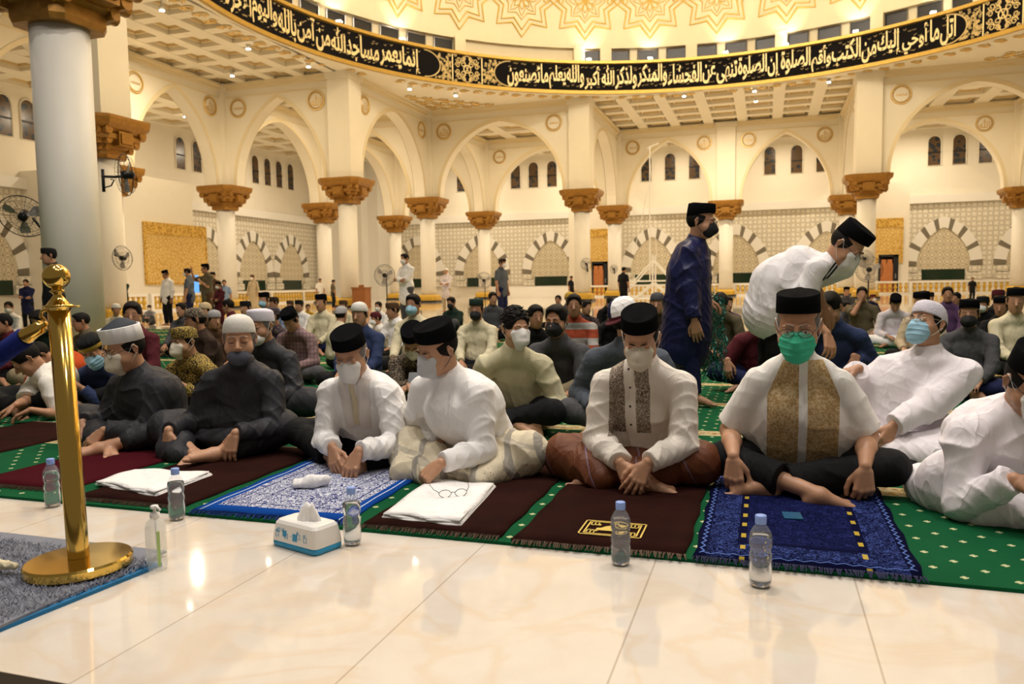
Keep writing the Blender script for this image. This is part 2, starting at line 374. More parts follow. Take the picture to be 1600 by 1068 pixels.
for i, (x0, x1, nm) in enumerate(((6.75, 8.25, 'right'), (-11.9, -10.3, 'middle'))):
    struct(MB().box((x0-1.6, 55, 0), (x1+.35, WY, 7.0)).build('wall_block_'+nm, [M['wall']]))
    root = empty('carved_wall_panel', (x0, 54.95, 0)); W_ = x1-x0
    tag(root, ('tall yellow carved panel around a wooden door, right of the standing fan' if nm == 'right' else 'tall yellow carved panel around a door, beside the centre right column'), 'wall panel')
    mb = MB(); mb.box((-1.2 if i == 0 else 0, -.05, 1.9), (W_, .05, 4.2)); mb.build('panel_field', [M['yellow']], root)
    mb = MB(); mb.box((-1.2 if i == 0 else 0, -.08, 4.2), (W_, .05, 4.75)); mb.box((W_-.12, -.08, 1.9), (W_, .05, 4.2)); mb.build('panel_band', [M['yband']], root)
    dr = empty('door_%d' % (i+1), (x0+.1, 54.9, 0)); dr['kind'] = 'structure'
    mb = MB(); mb.box((0, -.05, 0), (.1, .1, 2.45)); mb.box((.85, -.05, 0), (1.15, .1, 2.45)); mb.box((0, -.05, 2.3), (1.15, .1, 2.45)); mb.build('door_frame', [M['dark']], dr)
    mb = MB(); mb.box((.1, 0, 0), (.85, .06, 2.3))
    for zz in (.2, .9, 1.6):
        for xx in (.16, .5): mb.box((xx, -.02, zz), (xx+.28, 0, zz+.55))
    mb.build('door_leaf', [M['door']], dr)
    MB().box((.95, -.1, .95), (1.02, -.05, 1.25)).build('door_handle', [M['metal']], [c_ for c_ in dr.children if c_.name.startswith('door_frame')][0])
# ---- arcade walls
def arch_wall(axis, c, a0, a1, H=ZA-ZS, th=.62):
    """wall with a pointed arch between column lines a0..a1 on plane c"""
    mid = (a0+a1)/2; hw = (a1-a0)/2-.95; P = parch(hw, H, 20)
    T = (lambda s, d, z: (s, c+d, z)) if axis == 'x' else (lambda s, d, z: (c+d, s, z))
    mb = MB(); n = len(P)
    pts = [(a0, ZS)] + [(mid+x, ZS+z) for x, z in P] + [(a1, ZS)]
    for sgn in (-1, 1):
        d = sgn*th/2; V = []; F = []
        for s_, z in pts: V += [T(s_, d, z), T(s_, d, ZC)]
        for i in range(len(pts)-1): F.append([2*i, 2*i+2, 2*i+3, 2*i+1] if sgn < 0 else [2*i, 2*i+1, 2*i+3, 2*i+2])
        mb.add(V, F)
    V = []; F = []
    for s_, z in pts: V += [T(s_, -th/2, z), T(s_, th/2, z)]
    for i in range(len(pts)-1): F.append([2*i, 2*i+1, 2*i+3, 2*i+2])
    mb.add(V, F)
    # raised rim round the arch and string course under ceiling
    for sgn in (-1, 1):
        d = sgn*(th/2+.02)
        O = parch(hw+.16, H+.20, 20); V = []; F = []
        for (x, z), (X, Z) in zip(P, O): V += [T(mid+x, d, ZS+z), T(mid+X, d, ZS+Z), T(mid+X, sgn*th/2, ZS+Z)]
        for i in range(n-1): F += [[3*i, 3*i+3, 3*i+4, 3*i+1], [3*i+1, 3*i+4, 3*i+5, 3*i+2]]
        mb.add(V, F, 1)
        for z0, z1, dd in ((ZC-.14, ZC, .22), (ZC-.28, ZC-.14, .13), (ZC-.62, ZC-.57, .035)):
            pbox(mb, T, a0, a1, sgn*th/2, sgn*(th/2+dd), z0, z1, 1)
    return mb
ARCH2 = mat('arch_rim', (.84, .72, .47), .6)
walls = [('x', Y0, XA, XB), ('y', XB, Y0, Y1), ('x', Y1, XB, XC_), ('y', XC_, Y1, Y2), ('x', Y2, XC_, XD), ('x', Y2, XD, XE), ('y', XE, Y1, Y2),
         ('x', Y1, XE, XF), ('y', XA, 25.0, Y0), ('y', XA, 18.1, 25.0), ('x', Y1, XA, XB), ('y', XA, Y0, Y1), ('y', XB, Y1, Y2), ('x', Y2, XB, XC_),
         ('x', Y2, XE, XF), ('x', 18.1, XA, XB), ('y', XF, Y1, Y2), ('x', Y2, XA, XB), ('y', XA, Y1, Y2)]
for i, (ax, c_, a0, a1) in enumerate(walls):
    struct(arch_wall(ax, c_, a0, a1).build('wall_arcade_%d' % (i+1), [M['arch'], ARCH2]))
# ---- columns
def sq(h, z, c=.28):
    """chamfered square ring"""
    k = h*(1-c); return [(-k, -h, z), (k, -h, z), (h, -k, z), (h, k, z), (k, h, z), (-k, h, z), (-h, k, z), (-h, -k, z)]
def col_meshes():
    sh = MB().lathe([(.42, .0), (.42, 4.72)], 32).mesh('shaft', [M['shaft']], True)
    mb = MB(); mb.loft([sq(.47, 4.70), sq(.50, 4.78), sq(.50, 4.95), sq(.62, 5.0), sq(.60, 5.12), sq(.80, 5.2), sq(.80, 5.33), sq(.74, 5.36), sq(.90, 5.48), sq(1.02, 5.60), sq(1.04, 5.72), sq(1.04, ZS)])
    for k in range(4):
        R_ = Matrix.Rotation(k*PI/2, 4, 'Z')
        mb.box((-.26, -.86, 5.02), (.26, -.60, 5.42), mat=R_); mb.box((-.2, -.90, 5.08), (.2, -.84, 5.36), mat=R_)
        for s in (-1, 1):
            for (xx, yy, zz, rr) in ((.62, -.78, 5.42, .13), (.5, -.66, 5.16, .11), (.42, -.52, 4.98, .09)):
                mb.tube([R_ @ Vector((s*xx, yy-.1, zz)), R_ @ Vector((s*xx, yy+.12, zz))], rr, 10)
    cp = mb.mesh('capital', [M['bronze']])
    mb = MB(); mb.loft([sq(.62, 0), sq(.62, .1)], 1); mb.loft([sq(.56, .1), sq(.56, .34), sq(.48, .42)], 0)
    bs = mb.mesh('base', [mat('gold_base', (.62, .38, .05), .45, .2), M['dark']])
    mb = MB(); mb.box((-.55, -.55, ZS), (.55, .55, ZC)); mb.box((-.62, -.62, ZC-.3), (.62, .62, ZC))
    pr = mb.mesh('pier', [M['arch']])
    return sh, cp, bs, pr
SHM = col_meshes()
cols = [(-9.72, 9.0, 'huge near white column at the left edge carrying wall fans'), (XB, 18.1, 'white column hidden behind the huge near left column, gold capital showing at its right'),
        (XA, 25.0, 'white column far behind the near left column'), (XA, Y0, 'slim white column right of the wide yellow panel'), (XB, Y0, 'thick white column left of centre with the largest gold capital'),
        (XA, Y1, 'slim white column directly left of the thick left centre column'), (XB, Y1, 'white column above the man in long white shirt, behind the standing fan'),
        (XB, Y2, 'slim white column behind the smaller standing fan'), (XC_, Y1, 'white centre right column left of the yellow door panel'),
        (XC_, Y2, 'white column just right of the centre yellow door panel'), (XD, Y2, 'slim white column right of the man in navy robe'),
        (XE, Y1, 'thick white column above the bending man with large gold capital'), (XE, Y2, 'white column hidden behind the thick right column'),
        (XF, Y2, 'white column at the right edge of the photo'), (XF, Y1, 'white column beyond the right edge'), (XA, Y2, 'white column by the far wall corner')]
for x, y, lb in cols:
    root = empty('column', (x, y, 0)); tag(root, lb, 'column', 'columns around the prayer hall')
    for nm, me in zip(('shaft', 'capital', 'base', 'pier'), SHM):
        if y < 10 and nm == 'shaft': me = me
        ob_ = link(nm, me, root)
        if y < 10 and nm == 'base': ob_.scale = (.82, .82, .6)
        if y < 10 and nm == 'shaft': ob_.scale = (.93, .93, 1)
# the near column carries a wider pier, continue arches from it
struct(arch_wall('y', -9.72, 9.0, 1.2 if False else 9.01).build('wall_stub', [M['arch'], ARCH2])) if False else None
# ---- coffered ceilings
def coffer(name, x0, x1, y0, y1, nx, ny, zb=ZC, along=0):
    mb = MB(); mb.box((x0, y0, zb+.26), (x1, y1, zb+.34), 1)
    dx, dy = (x1-x0)/nx, (y1-y0)/ny; b = .16*min(dx, dy)
    for i in range(nx+1): mb.box((x0+i*dx-b, y0, zb), (x0+i*dx+b, y1, zb+.26), 0)
    for j in range(ny+1): mb.box((x0, y0+j*dy-b, zb+.02), (x1, y0+j*dy+b, zb+.26), 0)
    for i in range(nx):
        for j in range(ny):
            cx, cy = x0+(i+.5)*dx, y0+(j+.5)*dy
            for f, zz in ((.72, .20), (.52, .13)):
                a, c_ = dx/2*f, dy/2*f; w_ = .06
                for (p, q) in (((-a, -c_), (a, -c_+w_)), ((-a, c_-w_), (a, c_)), ((-a, -c_), (-a+w_, c_)), ((a-w_, -c_), (a, c_))):
                    mb.box((cx+p[0], cy+p[1], zb+zz), (cx+q[0], cy+q[1], zb+.27), 2)
            mb.box((cx-.16*dx, cy-.16*dy, zb+.21), (cx+.16*dx, cy+.16*dy, zb+.27), 0)
    return struct(mb.build(name, [M['ceil'], M['coffer'], M['trim']]))
coffer('ceiling_north', XC_, XE, Y1+.42, Y2, 7, 5)
coffer('ceiling_west', XA, XB-.42, 18.1, Y0, 4, 8)
coffer('ceiling_corner_west', XA, XB, Y0, Y1, 3, 4); coffer('ceiling_corner_north', XB, XC_, Y1, Y2, 4, 4)
coffer('ceiling_corner_east', XE, XF, Y1, Y2, 4, 4)
coffer('ceiling_outer_left', WX, XA, 6, WY, 4, 22); coffer('ceiling_outer_back', XA, 20, Y2, WY, 20, 4)
coffer('ceiling_outer_corner', XA, XB, Y1, Y2, 3, 4); coffer('ceiling_outer_right', XF, 20, 20, Y2, 3, 12)
# flat ceiling between the ring and the arcades
N_ = 192; mb = MB(); V = []; F = []
def sqpt(a):
    dx, dy = math.sin(a), math.cos(a)
    tx = ((XF-CX) if dx > 0 else (CX-XB))/abs(dx) if abs(dx) > 1e-6 else 1e9
    ty = ((Y1-CY) if dy > 0 else (CY-9.0))/abs(dy) if abs(dy) > 1e-6 else 1e9
    t = max(RR+.3, min(tx, ty)); return (CX+dx*t, CY+dy*t)
for i in range(N_):
    a = 2*PI*i/N_; q = sqpt(a); V += [(CX+RR*math.sin(a), CY+RR*math.cos(a), ZC), (q[0], q[1], ZC), (q[0], q[1], ZC+.3)]
for i in range(N_):
    j = (i+1) % N_; F += [[3*i, 3*j, 3*j+1, 3*i+1]]
mb.add(V, F); struct(mb.build('ceiling_ring', [M['ceil']]))
# gold scroll ornament under that ceiling
def scroll(mb, c, ux, uy, s, z, w=.045, turns=1.3, flip=1, m=0):
    pts = []
    for i in range(15):
        t = i/14; a = flip*(t*turns*2*PI); r_ = s*(1-.78*t)
        pts.append((c[0]+ux[0]*r_*math.cos(a)+uy[0]*r_*math.sin(a), c[1]+ux[1]*r_*math.cos(a)+uy[1]*r_*math.sin(a), z))
    mb.tube(pts, [w*(1-.5*i/14) for i in range(15)], 4, m, flat=.5)
mb = MB()
for i in range(150):
    a = 2*PI*i/150
    if math.cos(a) < -.35: continue
    for rr, s in ((RR+.75, .22), (RR+1.0, .15)):
        if (i % 25) in (0, 24): continue
        c = (CX+rr*math.sin(a), CY+rr*math.cos(a)); ux = (math.cos(a), -math.sin(a)); uy = (math.sin(a), math.cos(a))
        if c[0] < XB+.4 or c[0] > XF-.4 or c[1] > Y1-.4:
            if not (XC_ < c[0] < XE and c[1] > Y1 or (c[0] < XB and 18 < c[1] < 32)): continue
        scroll(mb, c, ux, uy, s, ZC-.03, .05, 1.2, 1 if i % 2 else -1)
for (sx, cx0, cy0) in ((-1, XB+1.0, Y1-1.0), (1, XF-1.0, Y1-1.0)):
    for i in range(7):
        for j in range(7-i):
            if i+j > 5: continue
            scroll(mb, (cx0-sx*i*.62, cy0-j*.62), (1, 0), (0, 1), .3, ZC-.03, .06, 1.3, 1 if (i+j) % 2 else -1)
o = mb.build('ceiling_scrollwork', [M['gold']]); struct(o)
# ---- ring band
def cyl_pt(a, r, z): return (CX+r*math.sin(a), CY+r*math.cos(a), z)
def ring_strip(mb, r0, z0, r1, z1, a0=0, a1=2*PI, n=240, m=0):
    V = []; F = []
    for i in range(n+1):
        a = a0+(a1-a0)*i/n; V += [cyl_pt(a, r0, z0), cyl_pt(a, r1, z1)]
    for i in range(n): F.append([2*i, 2*i+2, 2*i+3, 2*i+1])
    mb.add(V, F, m)
BAND = empty('inscription_band', (CX, CY, ZC)); BINV = Matrix.Translation((-CX, -CY, -ZC)); tag(BAND, 'black and gold calligraphy band ringing the base of the dome', 'inscription band')
mb = MB(); ring_strip(mb, RR, ZC, RR, 12.0, m=0)
mb.build('band_face', [M['black']], BAND, mw=BINV)
mb = MB()
for (r0, z0, r1, z1) in ((RR-.10, ZC-.06, RR-.10, ZC+.10), (RR+.05, ZC-.06, RR-.10, ZC-.06), (RR-.10, ZC+.10, RR, ZC+.14), (RR-.12, 11.93, RR-.12, 12.06), (RR, 11.90, RR-.12, 11.93), (RR-.12, 12.06, RR+.6, 12.06)):
    ring_strip(mb, r0, z0, r1, z1)
mb.build('gold_rim', [M['goldrim']], BAND, mw=BINV)
# gold end plates of the cartouches and openwork medallion panels
def spoly(mb, pts, r, m=0):   # polygon in (arc length s, z) at radius r
    V = [cyl_pt(s/RR, r, z) for s, z in pts]; mb.add(V, [list(range(len(V)))], m)
def stube(mb, pts, r, w, m=0, closed=False, n=4): mb.tube([cyl_pt(s/RR, r, z) for s, z in pts], w, n, m, closed, flat=1)
D2R = PI/180
zb0, zb1 = ZC+.14, 11.90; zm = (zb0+zb1)/2; hh = (zb1-zb0)/2
for k, am in enumerate((-46.3, 45.2)):
    s0 = am*D2R*RR; mb = MB()
    hwp = .78
    for sgn in (-1, 1):
        sx = s0+sgn*hwp
        mb_pts = [(sx-.03, zb0), (sx+.03, zb0), (sx+.03, zb1), (sx-.03, zb1)]; spoly(mb, mb_pts, RR-.02)
        # spandrel of curls between panel and rounded cartouche end
        e0 = sx+sgn*1.15
        arc = [(e0+sgn*.35-sgn*.85*math.cos(t), zm+hh*.97*math.sin(t)) for t in [(-PI/2+PI*i/16) for i in range(17)]]
        stube(mb, arc, RR-.02, .03)
        for cc in range(70):
            zz = zb0+.05+random.random()*(2*hh-.1); f = abs(zz-zm)/hh; lim = e0+sgn*(.35-.85*math.sqrt(max(0, 1-f*f)))-sgn*.06
            t = random.random(); s_ = sx+sgn*.08+(lim-(sx+sgn*.08))*t
            pts = [(s_+.07*(1-q/7)*math.cos(q*1.1+cc), zz+.07*(1-q/7)*math.sin(q*1.1+cc)) for q in range(7)]
            stube(mb, pts, RR-.02, .018)
    for qx in (-1, 1):
        for qz in (-1, 1):
            for (cx_, cz_, s_, tr, fl) in ((.22, .22, .17, 1.4, 1), (.45, .40, .15, 1.3, -1), (.52, .14, .13, 1.3, 1), (.18, .50, .12, 1.2, -1), (.62, .58, .08, 1, 1)):
                pts = []
                for i in range(14):
                    t = i/13; a = fl*t*tr*2*PI; r_ = s_*(1-.75*t); pts.append((s0+qx*(cx_+r_*math.cos(a)), zm+qz*(cz_+r_*math.sin(a))))
                stube(mb, pts, RR-.025, .026)
    stube(mb, [(s0+.62*math.cos(t)*.3, zm+.18*math.sin(t)) for t in [2*PI*i/16 for i in range(16)]], RR-.025, .03, closed=True)
    stube(mb, [(s0+.28*math.sin(2*t)*.6, zm+.62*math.cos(t)) for t in [2*PI*i/24 for i in range(24)]], RR-.025, .03, closed=True)
    mb.build('openwork_panel', [M['goldflat']], BAND, mw=BINV)
# ---- Arabic lettering
AR = {'ا': (1, 0), 'ب': (2, 0), 'ت': (2, 0), 'ث': (2, 0), 'ج': (2, 0), 'ح': (2, 0), 'خ': (2, 0), 'د': (1, 0), 'ذ': (1, 0), 'ر': (1, 0), 'ز': (1, 0),
      'س': (2, 0), 'ش': (2, 0), 'ص': (2, 0), 'ض': (2, 0), 'ط': (2, 0), 'ظ': (2, 0), 'ع': (2, 0), 'غ': (2, 0), 'ف': (2, 0), 'ق': (2, 0), 'ك': (2, 0), 'ل': (2, 0),
      'م': (2, 0), 'ن': (2, 0), 'ه': (2, 0), 'و': (1, 0), 'ي': (2, 0), 'ى': (1, 0), 'ة': (1, 0), 'أ': (1, 0), 'إ': (1, 0), 'آ': (1, 0), 'ء': (0, 0)}
ISO = dict(zip('ءآأؤإئابةتثجحخدذرزسشصضطظعغ', [0xFE80, 0xFE81, 0xFE83, 0xFE85, 0xFE87, 0xFE89, 0xFE8D, 0xFE8F, 0xFE93, 0xFE95, 0xFE99, 0xFE9D, 0xFEA1, 0xFEA5, 0xFEA9, 0xFEAB, 0xFEAD, 0xFEAF, 0xFEB1, 0xFEB5, 0xFEB9, 0xFEBD, 0xFEC1, 0xFEC5, 0xFEC9, 0xFECD]))
ISO.update(dict(zip('فقكلمنهوىي', [0xFED1, 0xFED5, 0xFED9, 0xFEDD, 0xFEE1, 0xFEE5, 0xFEE9, 0xFEED, 0xFEEF, 0xFEF1])))
LAM = {'ا': 0xFEFB, 'أ': 0xFEF7, 'إ': 0xFEF9, 'آ': 0xFEF5}
def shape_ar(txt):
    out = []
    for wd in txt.split(' '):
        if wd == 'الله' or wd == 'الله,': out.append('\uFDF2'); out.append(' '); continue
        g_ = []; i = 0; prev = False
        while i < len(wd):
            ch = wd[i]
            if ch == 'ل' and i+1 < len(wd) and wd[i+1] in LAM:
                g_.append(chr(LAM[wd[i+1]]+(1 if prev else 0))); prev = False; i += 2; continue
            t = AR[ch][0]; nxt = i+1 < len(wd) and AR[wd[i+1]][0] > 0
            if t == 0: f = 0; prev2 = False
            elif t == 1: f = 1 if prev else 0; prev2 = False
            else:
                f = (3 if nxt else 1) if prev else (2 if nxt else 0); prev2 = nxt
            g_.append(chr(ISO[ch]+f)); prev = prev2; i += 1
        out += g_; out.append(' ')
    return ''.join(out[:-1][::-1])
def text_verts(body, size=1.0, bold=.012, flat=False):
    cu = bpy.data.curves.new('lettering_tmp', 'FONT'); cu.body = body; cu.size = size; cu.offset = bold; cu.resolution_u = 3
    ob = bpy.data.objects.new('lettering_tmp', cu); COL.objects.link(ob); bpy.context.view_layer.update()
    me = ob.to_mesh(); V = np.array([tuple(v.co) for v in me.vertices]); F = [list(p.vertices) for p in me.polygons]
    ob.to_mesh_clear(); bpy.data.objects.remove(ob); bpy.data.curves.remove(cu)
    return V, F
def band_text(txt, a0, a1, label):
    """one mesh per word, laid from a1 (right) to a0 (left); small vowel marks around each"""
    s0, s1 = a0*D2R*RR, a1*D2R*RR; W_ = []
    for wd in txt.split(' '):
        V, F = text_verts(shape_ar(wd), 1.0, .024); V = V.copy(); V[:, 0] -= V[:, 0].min(); W_.append((V, F, V[:, 0].max()))
    gap = .07; tot = sum(w[2] for w in W_)+gap*(len(W_)-1); k = (s1-s0)/tot; cur = s1
    for q, (V, F, wd) in enumerate(W_):
        sa = cur-wd*k; z0, z1 = min(-.18, V[:, 1].min()), max(.72, V[:, 1].max())
        s = sa+V[:, 0]*k; zz = zb0+.05+(V[:, 1]-z0)/(z1-z0)*(2*hh-.10)+(.05 if q % 2 else -.03)
        zz = np.clip(zz, zb0+.03, zb1-.03); mb = MB(); mb.add([cyl_pt(a/RR, RR-.03, z) for a, z in zip(s, zz)], F)
        n = max(1, int(wd*k/.20))
        for i in range(n):
            for row in (0, 1, 2):
                if random.random() < .25: continue
                ss = sa+(i+.5)*wd*k/n+random.uniform(-.06, .06); z = (zb0+.10+random.random()*.16, zb1-.10-random.random()*.20, zm+random.uniform(-.1, .35))[row]
                r_ = random.random()
                if r_ < .55: stube(mb, [(ss-.07, z+.05), (ss, z), (ss+.06, z+.07)], RR-.035, .015, n=3)
                elif r_ < .8: stube(mb, [(ss-.05, z), (ss+.07, z+.045)], RR-.035, .016, n=3)
                else: stube(mb, [(ss-.07, z+.05), (ss-.035, z), (ss, z+.05), (ss+.035, z), (ss+.07, z+.06)], RR-.035, .013, n=3)
        mb.build('calligraphy_word', [M['goldflat']], BAND, mw=BINV); cur = sa-gap*k
band_text('اتل ما أوحي إليك من الكتب وأقم الصلوة إن الصلوة تنهى عن الفحشاء والمنكر ولذكر الله أكبر والله يعلم ما تصنعون', -38.6, 38.4, 'long line of gold Arabic calligraphy on the black ring band, running from top centre to the right')
band_text('إنما يعمر مساجد الله من آمن بالله واليوم الآخر وأقام الصلوة وآتى الزكوة ولم يخش إلا الله', -128, -55.4, 'gold Arabic calligraphy on the black ring band at the upper left')
# ---- medallions on the arcade walls
MED_V = [text_verts('\uFDF2', 1.0, .01), text_verts(shape_ar('محمد'), 1.0, .012)]
def medallion(T, s, z, k, label):
    V, F = MED_V[k]; c = (V.max(0)+V.min(0))/2; sc_ = .52/max(V[:, 0].max()-V[:, 0].min(), .8*(V[:, 1].max()-V[:, 1].min()))
    P0 = Vector(T(s, 0, z)); root = empty('medallion', P0); tag(root, label, 'medallion', 'round gold script medallions on the arcades')
    def Q(a, d, b): return tuple(Vector(T(s+a, d, z+b))-P0)
    mb = MB(); mb.tube([Q(.42*math.cos(t), .03, .42*math.sin(t)) for t in [2*PI*i/32 for i in range(32)]], .035, 5, closed=True)
    mb.tube([Q(.34*math.cos(t), .03, .34*math.sin(t)) for t in [2*PI*i/32 for i in range(32)]], .018, 4, closed=True)
    mb.build('ring', [M['gold']], root)
    mb = MB(); mb.add([Q(.36*math.cos(2*PI*i/28), .012, .36*math.sin(2*PI*i/28)) for i in range(28)], [list(range(28))]); mb.build('disc', [M['arch']], root)
    mb = MB(); mb.add([Q((v[0]-c[0])*sc_, .03, (v[1]-c[1])*sc_*1.1) for v in V], F); mb.build('script', [M['gold']], root)
TY = lambda Yp: (lambda s, d, z: (s, Yp-.31-d, z))
TXm = lambda Xp: (lambda s, d, z: (Xp+.31+d, s, z))
meds = [(TY(Y1), XB+1.25, 0, 'left of the two on the centre arcade wall'), (TY(Y1), XC_-1.4, 1, 'right of the two on the centre arcade wall'),
        (TY(Y1), XE+1.35, 1, 'above and right of the thick right column'), (TY(Y1), XF-1.35, 0, 'at the far right'),
        (TY(Y2), XC_+1.25, 1, 'left of the narrow arch behind the man in navy robe'), (TY(Y2), XD-1.3, 0, 'right of the narrow arch behind the man in navy robe'),
        (TY(Y2), XD+1.3, 1, 'left of the narrow arch above the bending man'), (TY(Y2), XE-1.3, 0, 'right of the narrow arch above the bending man'),
        (TY(Y0), XA+1.2, 1, 'just right of the corner above the slim left column'), (TY(Y0), XB-1.25, 0, 'brightly lit beside the thick left centre pier'),
        (TXm(XB), Y0+1.3, 0, 'on the side wall just right of the thick left centre pier'), (TXm(XB), Y1-1.2, 1, 'on the side wall near the inner corner left of centre'),
        (TXm(XA), 26.2, 1, 'high on the left wing wall right of the near column'), (TXm(XA), Y0-1.2, 0, 'on the left wing wall left of the corner'),
        (TY(Y2), XE+6.9, 0, 'seen through the large right arch'), (TY(Y2), XB+1.3, 1, 'seen through the centre arch')]
for T, s, k, lb in meds: medallion(T, s, 9.38, k, 'round gold medallion, '+lb)
# ---- gallery, drum and dome
RD = 16.5; mb = MB(); ring_strip(mb, RD, 12.06, RD, 12.95); struct(mb.build('wall_drum', [M['dome']]))
mb = MB(); ring_strip(mb, RR+.5, 12.95, RD, 12.95); ring_strip(mb, RR+.5, 12.85, RR+.5, 12.95)
dome_prof = [(RR+.5, 12.95)] + [((RR+.5)*math.cos(t), 12.95+15*math.sin(t)) for t in [PI/2*i/24 for i in range(1, 24)]]
for (r0, z0), (r1, z1) in zip(dome_prof, dome_prof[1:]): ring_strip(mb, r0, z0, r1, z1, n=120)
struct(mb.build('ceiling_dome', [M['dome']], smooth=False))
def dome_r(z): return (RR+.5)*math.sqrt(max(0, 1-((z-12.95)/15)**2))
# drum piers and dark vents
mb = MB(); mv = []
pitch = 8.55*D2R/1.0
ang0 = -22.3*D2R
k = 0
opens = []
a_ = ang0
while a_ < 70*D2R: opens.append(a_); a_ += 5.05*D2R
a_ = -49.5*D2R
while a_ > -100*D2R: opens.append(a_); a_ -= 5.05*D2R
for i, a in enumerate(opens):
    hw = 1.75*D2R
    root = MB(); V = []; F = []
    for t in (-1, 1): V += [cyl_pt(a+t*hw, RD-.02, 12.1), cyl_pt(a+t*hw, RD-.02, 12.80)]
    root.add(V, [[0, 2, 3, 1]]); 
    P = [cyl_pt(a-hw, RD-.04, 12.1), cyl_pt(a-hw, RD-.04, 12.8), cyl_pt(a+hw, RD-.04, 12.8), cyl_pt(a+hw, RD-.04, 12.1)]; root.tube(P, .05, 4, 1)
    o = root.build('gallery_opening', [M['dark'], M['metal']]); o['kind'] = 'structure'
for a in [-24.6, -46.7]+[(-22.3+2.52+5.05*3*j) for j in range(0, 6)]:
    V0 = cyl_pt(a*D2R, RR+.45, 12.06); Rm = Matrix.Translation(V0) @ Matrix.Rotation(-a*D2R, 4, 'Z')
    mb.box((-.28, 0, 0), (.28, .6, .9), mat=Rm)
struct(mb.build('trim_5', [M['dome']]))
# dome star ornaments
def star_poly(n, r0, r1, rot=0): return [((r0 if i % 2 == 0 else r1)*math.sin(PI*i/n+rot), (r0 if i % 2 == 0 else r1)*math.cos(PI*i/n+rot)) for i in range(2*n)]
mb = MB()
def dpt(a, z, off=.04):
    r_ = dome_r(z)-off; return (CX+r_*math.sin(a), CY+r_*math.cos(a), z)
for i in range(-9, 8):
    a = (-35.2+11.65*(i+3))*D2R; zc = 15.1
    def dl(P, w_, closed=True):
        mb.tube([dpt(a+x/(RR+.4), zc+y) for x, y in P], w_, 4, 0, closed)
    for r0, r1, w_ in ((1.85, 1.28, .05), (1.5, 1.03, .045), (1.02, .75, .03)): dl(star_poly(8, r0, r1, PI/8*0), w_)
    for t in range(8):
        b = t*PI/4; 
        for rr, wd in ((.85, .16), (.55, .12)):
            dl([(rr*math.sin(b)*q+wd*math.sin(q*PI)*math.cos(b), rr*math.cos(b)*q-wd*math.sin(q*PI)*math.sin(b)) for q in [j/6 for j in range(7)]]+[(rr*math.sin(b)*q-wd*math.sin(q*PI)*math.cos(b), rr*math.cos(b)*q+wd*math.sin(q*PI)*math.sin(b)) for q in [1-j/6 for j in range(1, 6)]], .022)
    h = 11.65*D2R*(RR+.4)/2
    dl([(h-.5, .2), (h-.5, -.1), (h-.3, -.1-.05), (h-.3, .35), (h, .65), (h+.3, .35), (h+.3, -.15), (h+.5, -.1), (h+.5, .2)], .04, False)
o = mb.build('dome_star_ornament', [M['domegold']]); struct(o)
# ---- spotlights
M['lamp'] = mat('lit_lamp', (1, 1, 1), .4, emit=(1, .93, .8), es=30)
lam = MB().lathe([(.0, .02), (.085, .02), (.09, .10), (.11, .16)], 12, m=0).box((-.03, -.03, .15), (.03, .03, .40)); lampcan = lam.mesh('lamp_housing', [M['white']], True)
bul = MB().lathe([(.001, -.01), (.08, 0), (.085, .02)], 12).mesh('bulb', [M['lamp']])
def spot(p, lb):
    root = empty('spotlight', p); tag(root, lb, 'spotlight', 'small ceiling spotlights'); link('housing', lampcan, root); link('bulb', bul, root)
for (px, py, lb) in [(253, 17, 'nearest the top left beside the ring band'), (388, 77, 'under the ring band above the left wing'), (363, 119, 'lowest on the left wing ceiling, near the corner'), (289, 183, 'seen through the left arch'),
                 (482, 105, 'above the thick left centre pier'), (640, 140, 'left of two over the centre left corner'), (712, 150, 'right of two over the centre left corner'), (1069, 151, 'left of the north coffered ceiling'),
                 (1179, 143, 'on the north coffered ceiling, nearer the band'), (1181, 159, 'faint one deeper in the north coffered ceiling'), (1295, 129, 'at the right end of the north ceiling'), (1519, 130, 'on the ceiling right of the thick right column')]:
    spot(at(px, py, z=ZC-.16 if py != 183 else ZC-.1), 'small white ceiling spotlight '+lb)
M['spotbeam'] = M['lamp']
for (px, py) in [(530, 38), (629, 67), (920, 93), (1016, 93), (1134, 82), (1228, 70), (1337, 48), (1458, 18)]:
    d = ray(px, py); A = d.x**2+d.y**2; B = -2*(d.x*CX+d.y*CY); C_ = CX**2+CY**2-(RR+.15)**2; t = (-B+math.sqrt(B*B-4*A*C_))/(2*A)
    p = Vector((d.x*t, d.y*t, 12.14)); root = empty('gallery_floodlight', p)
    tag(root, 'small floodlight on the gallery ledge, '+{530: 'leftmost in view', 629: 'second from the left', 920: 'just right of the long blank panel', 1016: 'between the two openings at top centre', 1134: 'above the man in navy robe', 1228: 'above the bending man', 1337: 'second from the right', 1458: 'rightmost in view'}[px], 'floodlight', 'floodlights on the gallery ledge')
    MB().box((-.09, -.05, -.08), (.09, .05, .05)).build('housing', [M['metal']], root); MB().box((-.1, -.1, .05), (.1, .1, .09)).build('bulb', [M['lamp']], root)
    l = bpy.data.lights.new('floodlight_beam', 'SPOT'); l.energy = 70; l.color = (1, .82, .55); l.spot_size = 1.5; l.spot_blend = .6; l.shadow_soft_size = .1
    lo = bpy.data.objects.new('floodlight_beam', l); COL.objects.link(lo); lo.location = p+Vector((CX-p.x, CY-p.y, 0)).normalized()*.25+Vector((0, 0, .15))
    dirv = Vector((p.x-CX, p.y-CY, 0)).normalized()*.35+Vector((0, 0, 1)); lo.rotation_euler = dirv.to_track_quat('-Z', 'Y').to_euler()
